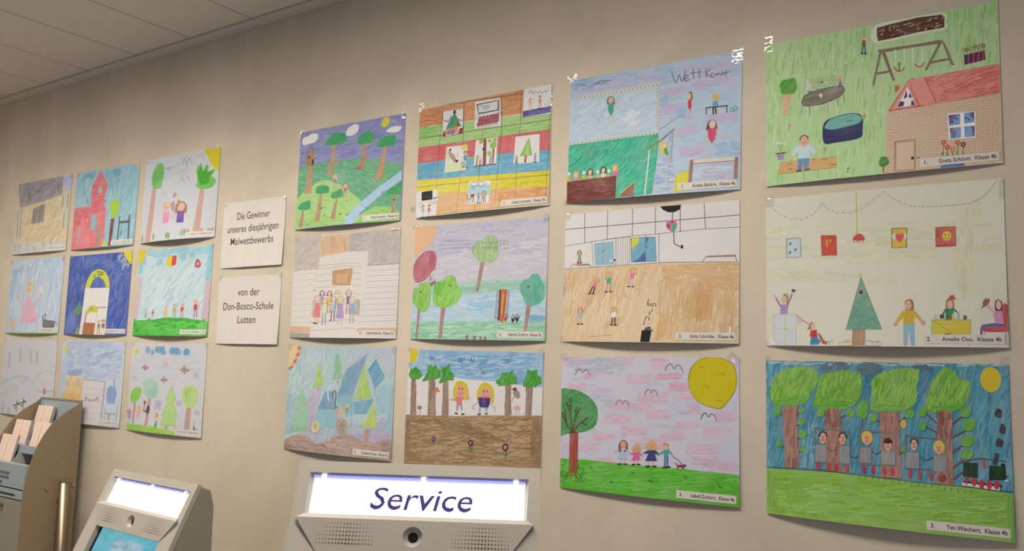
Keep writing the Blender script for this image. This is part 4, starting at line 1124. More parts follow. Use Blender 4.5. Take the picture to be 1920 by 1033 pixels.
ART["F2"] = """F 218,220,225 0 0
L 85,86,95 1.6 -1,35 420,31.5
L 85,86,95 1.5 52.5,0 53,69.5
L 85,86,95 1.5 113,-1 111.5,65
L 85,86,95 1.5 175.5,-1 175,60.5
L 85,86,95 1.5 231,-1 230.5,59
L 85,86,95 1.5 289,-1 289,59
L 85,86,95 1.5 343,-0.5 346,56
C 85,86,95 1.1 -2,74.5 72,68 134,63.5 175,61 240.5,59.5 292.5,57.5 346.5,56 420.5,57
P 32,33,37 0 0 241,-1 292,-1 288,10 275,15 261,14 248.5,7.5
L 85,86,95 2 270.5,14.5 271,33
B 214,110,163 20 1 256,44.5 258.5,34 269,31.5 279.5,35.5 281.5,47 275.5,56 265,55.5
P 62,174,154 20 1 269,41 279.5,38.5 281,49 274.5,56 267.5,54
P 142,49,95 0 1 257.5,42.5 264.5,39.5 264,47.5 260,49
P 62,174,154 0 0 258.5,35 264,33 263.5,37.5
P 121,44,86 0 0 268,33.5 272.5,33.5 271.5,38 268,37
C 68,70,77 2 273.5,56.5 275,74 275.5,82.5 282.5,87.5 291.5,91.5
P 22,23,24 0 0 291.5,87.5 295.5,87 296.5,95 290.5,95
C 85,86,95 1.2 -1.5,128.5 73.5,127 139,127 241,123.5 344,126.5 420,129
L 85,86,95 1.3 72,68 134,63 135.5,125.5 78,128 72,68
P 142,187,210 60 3 77.5,72 128,70 131,123 82.5,123.5
L 126,157,174 1.2 101.5,66.5 104.5,123
L 85,86,95 1.2 100,92 108.5,90
L 85,86,95 1.2 100,92.5 101,96.5
P 220,226,231 0 0 119.5,112.5 134,110.5 135,114.5 120.5,117.5
P 42,44,48 0 0 128,111.5 134,110.5 134,114.5 128.5,115.5
L 85,86,95 1.2 134.5,63.5 169.5,62 168.5,124 135,125.5 134.5,63.5
C 137,141,148 1 139.5,64 139.5,93.5 141.5,123.5
C 137,141,148 1 146,64 146,94 148,124
C 137,141,148 1 152,64.5 152,94.5 154,124
C 137,141,148 1 158,65 158,94.5 160,124.5
C 137,141,148 1 164,65 163.5,95 165.5,124.5
P 109,171,205 50 3 172,65.5 230.5,66.5 234.5,120 174,119.5
L 85,86,95 1.3 172,65.5 230.5,66.5 234.5,120 174,119.5 172,65.5
P 212,214,61 45 2 173,65.5 192,66 190,76.5 183,84 173.5,87
L 212,214,61 1.4 175.5,85.5 181,94
P 59,98,163 50 2 177,119.5 190.5,113 206.5,96 209.5,119.5
P 59,120,180 50 2 207.5,67 215.5,67 209,82
L 85,110,129 1.2 208,60 209,120
L 85,86,95 1.6 205,87.5 213,87.5
L 85,86,95 1.2 239.5,60.5 240.5,122
P 195,148,114 0 2 19.5,120 27.5,117 64.5,118 69,122
P 195,148,114 0 2 347,116.5 352,113 410.5,113.5 412,117.5
L 85,86,95 1.4 20.5,119 14,129
L 85,86,95 1.4 67.5,121.5 72.5,127
L 85,86,95 1.4 33.5,121.5 69,121.5
L 85,86,95 1.4 348,114.5 340.5,126
L 85,86,95 1.4 410.5,114 414.5,127.5
L 85,86,95 1.4 350.5,116 410.5,116.5
P 215,195,163 70 4 -2.5,129 139,127 241,124 420,129.5 420,297.5 -1,297.5
H 208,174,129 150 40 4 80 22 -1.5,133 241,128 220.5,183 2,270
H 221,209,181 220 40 4.5 80 18 -1.5,136.5 418.5,132 419.5,294.5 1,294
H 206,165,110 150 44 3.5 -5 10 241,128 418.5,132 418.5,187.5 263,171
H 208,172,116 170 40 3.5 86 8 241.5,157.5 418.5,187.5 419.5,285.5 243.5,287.5
H 202,155,86 60 30 3 84 6 297.5,194.5 364,180 365,248.5 298.5,249
H 199,143,63 60 36 2.6 78 6 319.5,179 364,161 361.5,245.5 332,248.5
H 190,132,52 30 36 2.4 75 4 326,185.5 341.5,189 340,248.5 330,245.5
H 210,159,65 40 26 3 72 8 244.5,252 267.5,249 257.5,281 240,294
H 199,155,97 10 22 2 85 4 403,227 408,227 406.5,261 402,264
H 202,157,97 30 24 2 5 14 107,255.5 163,235.5 148.5,262 107,269
H 206,168,110 30 30 3 62 8 47.5,221 93.5,167 105.5,174 56,235
L 137,110,80 0.9 78.5,285.5 134,281.5
L 105,110,167 1.6 -1,141.5 1,192.5
C 85,86,95 1.2 5.5,175 4.5,177.5 2,178.5 0,177.5 -1,175 -0.5,173 2,172 4.5,173 5.5,175 4.5,177.5
B 105,71,61 80 3 34.5,97 34.5,89 40,85.5 45.5,89.5 45.5,97.5 40,95
L 221,180,157 1.8 37,94.5 31,100
L 221,180,157 1.8 43,95 49,101
L 105,93,86 3 38,102.5 37.5,115.5
L 57,50,52 3 38.5,115.5 34.5,115
L 105,93,86 3 42.5,102.5 43.5,115.5
L 57,50,52 3 42,115.5 46,115.5
P 110,180,99 80 3 36.5,94 43.5,94 44,103.5 36.5,103
E 221,180,157 0 1 40,91 3.8,3.9
E 68,60,61 0 0 38.5,90.5 0.5,0.5
E 68,60,61 0 0 41.5,90.5 0.5,0.5
C 159,62,61 0.7 38.5,92 40,93 41.5,92.5
B 199,168,80 80 3 80.5,164 80.5,153.5 87.5,149 95,154 95,164.5 88,161.5
L 221,180,157 1.8 82,161 74.5,168
L 221,180,157 1.8 90,161 97.5,168.5
L 45,40,52 3 78.5,171 71,187.5
L 57,50,52 3 73,187.5 67.5,187.5
L 45,40,52 3 84.5,171 79.5,188
L 57,50,52 3 77.5,188 83,188
P 218,126,150 80 3 81.5,160 90.5,160 86.5,172 76.5,171.5
E 221,180,157 0 1 87.5,156 4.9,5.1
E 68,60,61 0 0 85.5,155 0.7,0.7
E 68,60,61 0 0 89.5,155.5 0.7,0.7
C 159,62,61 0.7 85.5,157.5 87.5,159 89.5,158
B 189,165,80 80 3 110.5,156.5 110,144.5 118.5,139 127,145 127,157 119,153.5
L 221,180,157 1.8 114,153 105,144
L 221,180,157 1.8 123.5,153.5 132,145
L 205,126,137 3 115.5,164.5 114.5,184.5
L 57,50,52 3 116.5,184.5 110.5,184.5
L 205,126,137 3 122.5,165 124,184.5
L 57,50,52 3 122,184.5 128,184.5
P 62,174,133 80 3 113.5,151.5 124,152 124.5,166 113.5,165.5
E 221,180,157 0 1 118.5,147.5 5.7,5.9
E 68,60,61 0 0 116.5,146 0.8,0.8
E 68,60,61 0 0 121,146.5 0.8,0.8
C 159,62,61 0.7 116.5,149 118.5,150.5 121,149
B 183,155,65 80 3 171.5,147.5 171,136 179,131 186.5,137 187,148 179,145
L 221,180,157 1.8 174,144.5 165.5,136
L 221,180,157 1.8 182.5,144.5 190.5,137
L 218,159,180 3 173.5,155.5 170.5,174
L 57,50,52 3 172,174 166.5,174
L 218,159,180 3 180,155.5 179,174.5
L 57,50,52 3 177,174.5 183,174.5
P 222,116,165 80 3 173.5,143 183.5,143.5 182,156.5 171.5,156
E 221,180,157 0 1 179,139 5.3,5.7
E 68,60,61 0 0 177,138 0.8,0.8
E 68,60,61 0 0 181,138 0.7,0.8
C 159,62,61 0.7 177,140.5 179,142 181,141
B 163,122,97 80 3 40.5,233.5 40.5,223.5 47.5,219 55,223.5 55,233.5 48,231
L 221,180,157 1.8 43.5,230.5 36.5,238
L 221,180,157 1.8 52,231 59.5,238
L 199,201,97 3 45,240.5 44.5,257
L 57,50,52 3 46,257 41,257
L 199,201,97 3 51,240.5 52.5,257
L 57,50,52 3 50.5,257 56,257
P 133,187,218 80 3 43,229.5 52.5,229.5 53,241.5 43,241.5
E 221,180,157 0 1 47.5,226 4.9,5.0
E 68,60,61 0 0 45.5,225 0.7,0.7
E 68,60,61 0 0 49.5,225 0.7,0.7
C 159,62,61 0.7 45.5,227.5 47.5,228.5 49.5,227.5
B 189,159,65 80 3 129,234 128.5,223.5 136,218.5 143.5,223.5 143.5,234 136,231.5
L 221,180,157 1.8 132,231 124.5,232
L 221,180,157 1.8 140.5,231 148,232.5
L 46,44,103 3 133.5,241.5 132.5,259
L 57,50,52 3 134.5,259 129,259
L 46,44,103 3 139.5,241.5 140.5,259
L 57,50,52 3 139,259 144.5,259
P 224,227,231 80 3 131.5,230 141,230 141.5,242 131.5,242
E 221,180,157 0 1 136,226 5.0,5.2
E 68,60,61 0 0 134,225 0.7,0.7
E 68,60,61 0 0 138,225 0.7,0.7
C 159,62,61 0.7 134,227.5 136,228.5 138,227.5
P 27,28,32 0 0 207,270.5 230.5,271.5 226.5,296 205,296
P 45,46,54 0 0 214,265 227,263 229,272 213.5,271
E 121,116,129 20 3 217.5,267.5 2.5,2.3
E 121,116,129 20 3 224.5,268.5 2.5,2.3
L 27,28,32 2 230.5,268.5 232.5,273
C 57,52,52 1.5 221,203 218,209.5 221,215.5 217,214.5 219,207
C 57,52,52 1.5 224,216.5 226.5,212
C 57,52,52 1.5 230.5,218 229.5,213.5 236,213 237,217.5
C 57,52,52 1.5 230,223.5 228.5,229
C 57,52,52 1.5 223,235.5 223.5,231 226.5,232
C 57,52,52 1.5 213.5,246 216.5,242 222,243 223.5,247
C 57,52,52 1.5 211.5,258 212.5,250.5 215,250.5
E 57,52,52 0 0 218,215.5 1.6,1.1
E 57,52,52 0 0 224.5,217.5 1.6,1.1
E 57,52,52 0 0 230.5,218.5 1.6,1.1
E 57,52,52 0 0 237,218 1.6,1.1
E 57,52,52 0 0 229,229 1.6,1.1
E 57,52,52 0 0 223,236.5 1.6,1.1
E 57,52,52 0 0 215,247 1.6,1.1
E 57,52,52 0 0 223,247.5 1.6,1.1
E 57,52,52 0 0 212,258 1.6,1.1
P 237,236,248 0 0 401,261 404,262.5 403.5,276.5 401.5,295 399.5,279.5"""  # closing sliver paints the highlight of the lower right tape
ART["F3"] = """F 201,205,227 0 3
H 189,201,227 150 42 6 0 4 1,1.5 421,1 418.5,233 -0.5,233.5
H 217,175,206 34 26 5.5 0 4 -7.5,1.5 62,0.5 61.5,21.5 -8,22.5
H 217,175,206 14 26 5.5 0 4 55,41 87,40.5 87,49 55,50
H 217,175,206 26 26 5.5 0 4 138.5,1.5 191.5,0.5 191,17.5 138,18
H 217,175,206 27 26 5.5 0 4 166.5,41 222,39.5 222,56 166,58
H 217,175,206 22 26 5.5 0 4 235,36 295.5,35 295.5,44.5 235,46
H 217,175,206 25 26 5.5 0 4 226.5,5 266,4.5 266,24 226,25
H 217,175,206 24 26 5.5 0 4 267,55 309.5,53.5 309,69.5 267,71
H 217,175,206 37 26 5.5 0 4 195.5,75 265,73 264.5,92.5 195.5,95
H 217,175,206 29 26 5.5 0 4 108.5,131 170.5,128 170,145 108.5,148
H 217,175,206 27 26 5.5 0 4 213.5,116 268,113.5 267.5,129.5 213,132.5
H 217,175,206 30 26 5.5 0 4 153,152.5 216.5,149 216.5,165.5 152.5,169.5
H 217,175,206 24 26 5.5 0 4 82,172 141,168.5 140.5,182 82,185.5
H 217,175,206 27 26 5.5 0 4 253,160 306,156.5 306,173 252.5,176.5
H 217,175,206 21 26 5.5 0 4 287,137 329,134.5 329,147.5 287,150
H 217,175,206 33 26 5.5 0 4 307.5,182.5 376,178 376,193.5 307.5,198.5
H 217,175,206 19 26 5.5 0 4 53.5,199.5 105.5,196 105,206.5 53.5,210
H 217,175,206 38 26 5.5 0 4 184.5,175.5 258,171 258,191 184,196
H 217,175,206 29 26 5.5 0 4 342.5,145 396.5,142 396,157.5 342.5,161
H 217,175,206 25 26 5.5 0 4 372,111.5 415,109.5 414.5,125.5 371.5,127.5
H 217,175,206 17 26 5.5 0 4 296.5,109 334.5,107 334.5,116.5 296,118.5
H 217,175,206 30 26 5.5 0 4 357,214 414,209.5 413.5,225.5 357,230
H 217,175,206 27 26 5.5 0 4 123,99.5 180.5,97.5 180,114 122.5,116.5
H 217,175,206 20 26 5.5 0 4 277.5,77.5 326.5,75.5 326.5,85 277.5,87
H 217,175,206 21 26 5.5 0 4 182,102.5 226.5,100.5 226.5,113.5 182,115.5
H 217,175,206 24 26 5.5 0 4 14,62 62.5,61 62.5,78 13.5,79.5
H 217,175,206 21 26 5.5 0 4 82.5,72 129.5,70.5 129,84.5 82,86
H 217,175,206 25 26 5.5 0 4 321,205.5 375.5,201.5 375.5,214.5 321,218.5
H 217,175,206 17 26 5.5 0 4 87,225.5 134,222 134,231 87,234.5
H 217,175,206 24 26 5.5 0 4 282.5,95 335,92.5 334.5,105.5 282.5,108
H 222,148,189 14 22 4.5 0 3 235,36 295.5,33 295.5,44.5 235,46
H 220,159,195 14 22 4.5 0 3 269,55 309.5,53.5 309,69.5 268.5,69.5
H 222,159,193 5 12 4 0 3 63,40 83,39.5 83,48 63,49
H 174,180,205 50 30 5 8 12 15,4.5 165,2.5 164.5,36 75,41.5 14.5,25.5
H 179,194,222 26 30 5 0 5 70.5,72.5 133,80.5 148,107 74,100
H 183,201,229 22 30 5 0 5 280.5,95 336.5,92.5 291,127
H 199,185,218 26 12 4 85 6 0.5,184 23.5,182.5 22,231.5 -0.5,233.5
B 203,191,16 60 1 311,42.5 318.5,20 337.5,3.5 365,-1 391.5,3 409.5,16.5 415.5,43 410.5,68 393.5,92 380.5,103.5 363.5,102.5 340,95.5 321,80.5 313,61.5
C 167,153,18 1.6 311.5,42.5 318.5,20.5 337.5,4.5 365,-0.5 391.5,3.5 409.5,17 415,43 410,68 393.5,91.5 380.5,103 363.5,102 340,95 322,80.5 313.5,61.5 311.5,42.5 318.5,20.5
C 142,131,29 1 335.5,22.5 337.5,18.5 340,18 341.5,21 343.5,18.5 346,20 347.5,23.5
C 142,131,29 1 378,36 380,32.5 382,32 384,34.5 386,32 388,33.5 389.5,37
C 142,131,29 1 343.5,62 345,58.5 347.5,58 349,60.5 351,58.5 353.5,60 355,63.5
C 142,131,29 1 371.5,91 373,87 375.5,86.5 377,89.5 379,87 381.5,88.5 383,92
C 62,62,80 1.3 36,43 42,31.5 50,29.5 55.5,37.5 62.5,30.5 70,34.5 74.5,45.5
C 62,62,80 1.3 258,30 264.5,17 273,15 279,24 286.5,16 294.5,21 299,33
C 62,62,80 1.3 211,81.5 215.5,72 222,70 226.5,77 232,70.5 238,74.5 241.5,83.5
C 62,62,80 1.3 140.5,107.5 145.5,97 152.5,95 157,102.5 163,95.5 170,99.5 173.5,109
C 62,62,80 1.3 338,127.5 343.5,116.5 350,114.5 355,122 361,115 368,119 372,129.5
P 86,185,46 4 3 -0.5,232.5 71,230 149.5,231.5 242.5,231.5 314,231.5 418.5,233.5 420.5,298.5 -1,299
H 72,171,33 150 34 3.6 5 6 -0.5,235 418.5,236 418,292.5 0,293.5
H 107,201,65 120 34 3.4 5 6 -0.5,235 418.5,236 418,283 0,290
H 97,182,50 50 26 3.6 8 8 348,239 418.5,237.5 419.5,295.5 351,290
C 46,110,31 1.2 79.5,248 81,244.5 82.5,248 84.5,244.5 86,247.5
C 46,110,31 1.2 183,251.5 184.5,248 186,251.5 187.5,248 189.5,251
C 46,110,31 1.2 131.5,274 133,270.5 134.5,274 136.5,270.5 138,273.5
C 46,110,31 1.2 223,263.5 224.5,260 225.5,263.5 227,260 229,263
C 46,110,31 1.2 227.5,265.5 229,262 230.5,265 232,262 233.5,265
C 46,110,31 1.2 304,250 305,246.5 306.5,249.5 308,246.5 309.5,249.5
C 46,110,31 1.2 377.5,262.5 379,259 380.5,262 381.5,259 383.5,262
C 46,110,31 1.2 341.5,276.5 343,273.5 344.5,276.5 345.5,273.5 347.5,276
B 137,49,61 80 2 150.5,203 150.5,189 161,180.5 171,187.5 171,201.5 161,195.5
L 217,171,152 2.6 155.5,220.5 155,231.5
L 29,27,27 3.4 157,232.5 149,233.5
L 217,171,152 2.6 165,219.5 165,231
L 29,27,27 3.4 163,232 171,232
P 163,194,227 80 2 153.5,201 168,200 178.5,206 177,209.5 167.5,206.5 173,221 146.5,223 153.5,208 144,208.5 143,205.5
E 217,171,152 0 0 142,207 2.4,1.8
E 217,171,152 0 0 178.5,208 2.4,1.7
E 217,171,152 0 0 161,191 7.1,8.1
C 166,60,63 0.9 157,193.5 160.5,196 164.5,192.5
E 57,50,52 0 0 158,190 0.8,0.9
E 57,50,52 0 0 163.5,189.5 0.8,0.9
P 139,44,82 0 0 150.5,201.5 156,201 156,206.5 150.5,206.5
P 139,44,82 0 0 164.5,201.5 168,202.5 166.5,206.5 163.5,205.5
B 199,168,63 80 2 184.5,206 184.5,194.5 193.5,187 202,193 201.5,205 193,199.5
L 217,171,152 2.6 189,220.5 188.5,229.5
L 29,27,27 3.4 190,230.5 183.5,231.5
L 217,171,152 2.6 196.5,220 197,229
L 29,27,27 3.4 195,230 202,230
P 215,98,161 80 2 187,204.5 199,203.5 207.5,208.5 206.5,211.5 199,209 203,221 181.5,223 187,210 179,210.5 178.5,208.5
E 217,171,152 0 0 177.5,209.5 2.0,1.5
E 217,171,152 0 0 208,210.5 2.0,1.5
E 217,171,152 0 0 193,196 5.9,6.8
C 166,60,63 0.9 190,198 193,200 196,197
E 57,50,52 0 0 191,195 0.7,0.7
E 57,50,52 0 0 195.5,195 0.7,0.7
B 208,178,46 80 2 218,200.5 218,185.5 229,177 239.5,184.5 239.5,199 228.5,192.5
L 217,171,152 2.6 223.5,218.5 222.5,231
L 29,27,27 3.4 225,232 216.5,233
L 217,171,152 2.6 233,218 233.5,230
L 29,27,27 3.4 231.5,231.5 239.5,231
P 39,50,119 80 2 221,198.5 236,197.5 247,203.5 245.5,207.5 236,204.5 241.5,219.5 214,221.5 221,205.5 211,206.5 210.5,203.5
E 217,171,152 0 0 209.5,205 2.5,1.9
E 217,171,152 0 0 247.5,206 2.4,1.8
E 217,171,152 0 0 229,188 7.4,8.5
C 166,60,63 0.9 225,190.5 228.5,193 232.5,189
E 57,50,52 0 0 226,186.5 0.8,0.9
E 57,50,52 0 0 231.5,186.5 0.8,0.9
E 137,60,65 0 1 261.5,184.5 6.5,3.0
E 217,171,152 0 0 261.5,189 6.1,6.6
P 46,159,157 80 2 256.5,195.5 267,194 275,199.5 272,202 267,200.5 267,208.5 257,210 257,201.5 249,205 247.5,202.5
P 73,108,176 85 2 257.5,210 262,209.5 261.5,229 257.5,229.5
P 73,108,176 85 2 263,209.5 267.5,209 267,228.5 263.5,229
L 29,27,27 3 255.5,231.5 263,230.5
L 29,27,27 3 264.5,230.5 271.5,229
E 217,171,152 0 0 247.5,205.5 1.8,1.6
E 217,171,152 0 0 274,200.5 1.8,1.6
C 121,77,69 1.4 274,202 279,209 289.5,213 294.5,219 300.5,223.5
P 137,54,56 0 2 285,219.5 287,224 302,222.5 305,220.5 308.5,224 304,227 302,231 299,231.5 298.5,228 290.5,229 290,233 287,232.5 287,227 283,220.5
B 62,148,82 40 3 -3,79 26,75 54,81 78,94.5 92.5,111 96,133.5 89.5,154.5 68.5,167 44,172.5 19.5,175.5 -5.5,179 -8.5,128
H 49,138,73 90 22 3 40 30 0,80 54,83.5 89.5,116.5 88.5,154.5 -1.5,177
H 86,170,103 60 22 2.4 -30 30 0,80 78,96.5 93,133.5 52.5,166.5 -1.5,177
P 159,62,41 88 3 25,175.5 45.5,170.5 46,230 46,261 25.5,263 24.5,231.5
L 94,44,35 1 25,175.5 25,263
L 94,44,35 1 46,170.5 46,257.5
L 89,54,39 3 30,171.5 24.5,126.5 26,105.5
L 89,54,39 3 24.5,126.5 15,109.5
L 89,54,39 3 25,116 11,104.5
L 89,54,39 3 30,171.5 16,155 3,129
L 89,54,39 3 16,155 9,123.5
L 89,54,39 3 32,168 38.5,139.5 40.5,115
L 89,54,39 3 38.5,139.5 49.5,116.5
L 89,54,39 3 35,167 52.5,149.5 71,137.5
L 89,54,39 3 54.5,148 68,154
L 89,54,39 3 26,105.5 24.5,95
P 89,54,39 80 2 22.5,175.5 30,154 35,167.5 45,172.5
C 46,110,52 0.9 19,256.5 16,263.5 21,269
C 46,110,52 0.9 9.5,236.5 16,243 4,246
C 46,110,52 0.9 62.5,250 69,256.5 61.5,262.5
C 46,110,52 0.9 14,260.5 21,267 14,274
C 46,110,52 0.9 44,236 49.5,242.5 46,245.5
C 46,110,52 0.9 6.5,270 6,277 11,284.5
C 46,110,52 0.9 46,268.5 43.5,276 52,279
C 46,110,52 0.9 58.5,266 50,273.5 51,275.5
C 46,110,52 0.9 60.5,249 63,255.5 56.5,260.5
C 46,110,52 0.9 27.5,248.5 29,255 29,263
C 46,110,52 0.9 44,269 51,275.5 54,281
C 46,110,52 0.9 14.5,269 23.5,275.5 22.5,280.5
C 46,110,52 0.9 46.5,241.5 53,248 48,250.5
C 46,110,52 0.9 8.5,269.5 18.5,275.5 -0.5,284.5
C 46,110,52 0.9 29,240.5 25,248 34.5,254.5
C 46,110,52 0.9 7.5,260 -2,268 12,269.5
C 46,110,52 0.9 55.5,270 55.5,277 65,279
C 46,110,52 0.9 9.5,259.5 -0.5,267.5 3,270.5
C 46,110,52 0.9 40.5,239.5 31,247.5 48,249
C 46,110,52 0.9 60,266.5 57,273.5 59,278
C 46,110,52 0.9 42,256.5 43.5,263.5 44.5,271.5
C 46,110,52 0.9 34.5,251 39,257.5 29,261
C 46,110,52 0.9 61.5,252 62,259 51,263.5
C 46,110,52 0.9 39,234.5 41.5,241.5 41.5,242
C 46,110,52 0.9 41.5,251.5 45,258.5 38,265
C 46,110,52 0.9 48,234 39,241.5 51.5,249
L 153,83,52 2.2 28,255.5 13,276.5
L 153,83,52 2.2 32,257 29.5,276.5
L 153,83,52 2.2 38,256.5 45,274.5
L 153,83,52 2.2 42,253 54,267.5
P 238,230,246 0 0 401.5,-3.5 406.5,-0.5 404.5,6 412.5,12 414.5,8.5 408,1"""  # final shape is light caught by the upper right tape, painted in
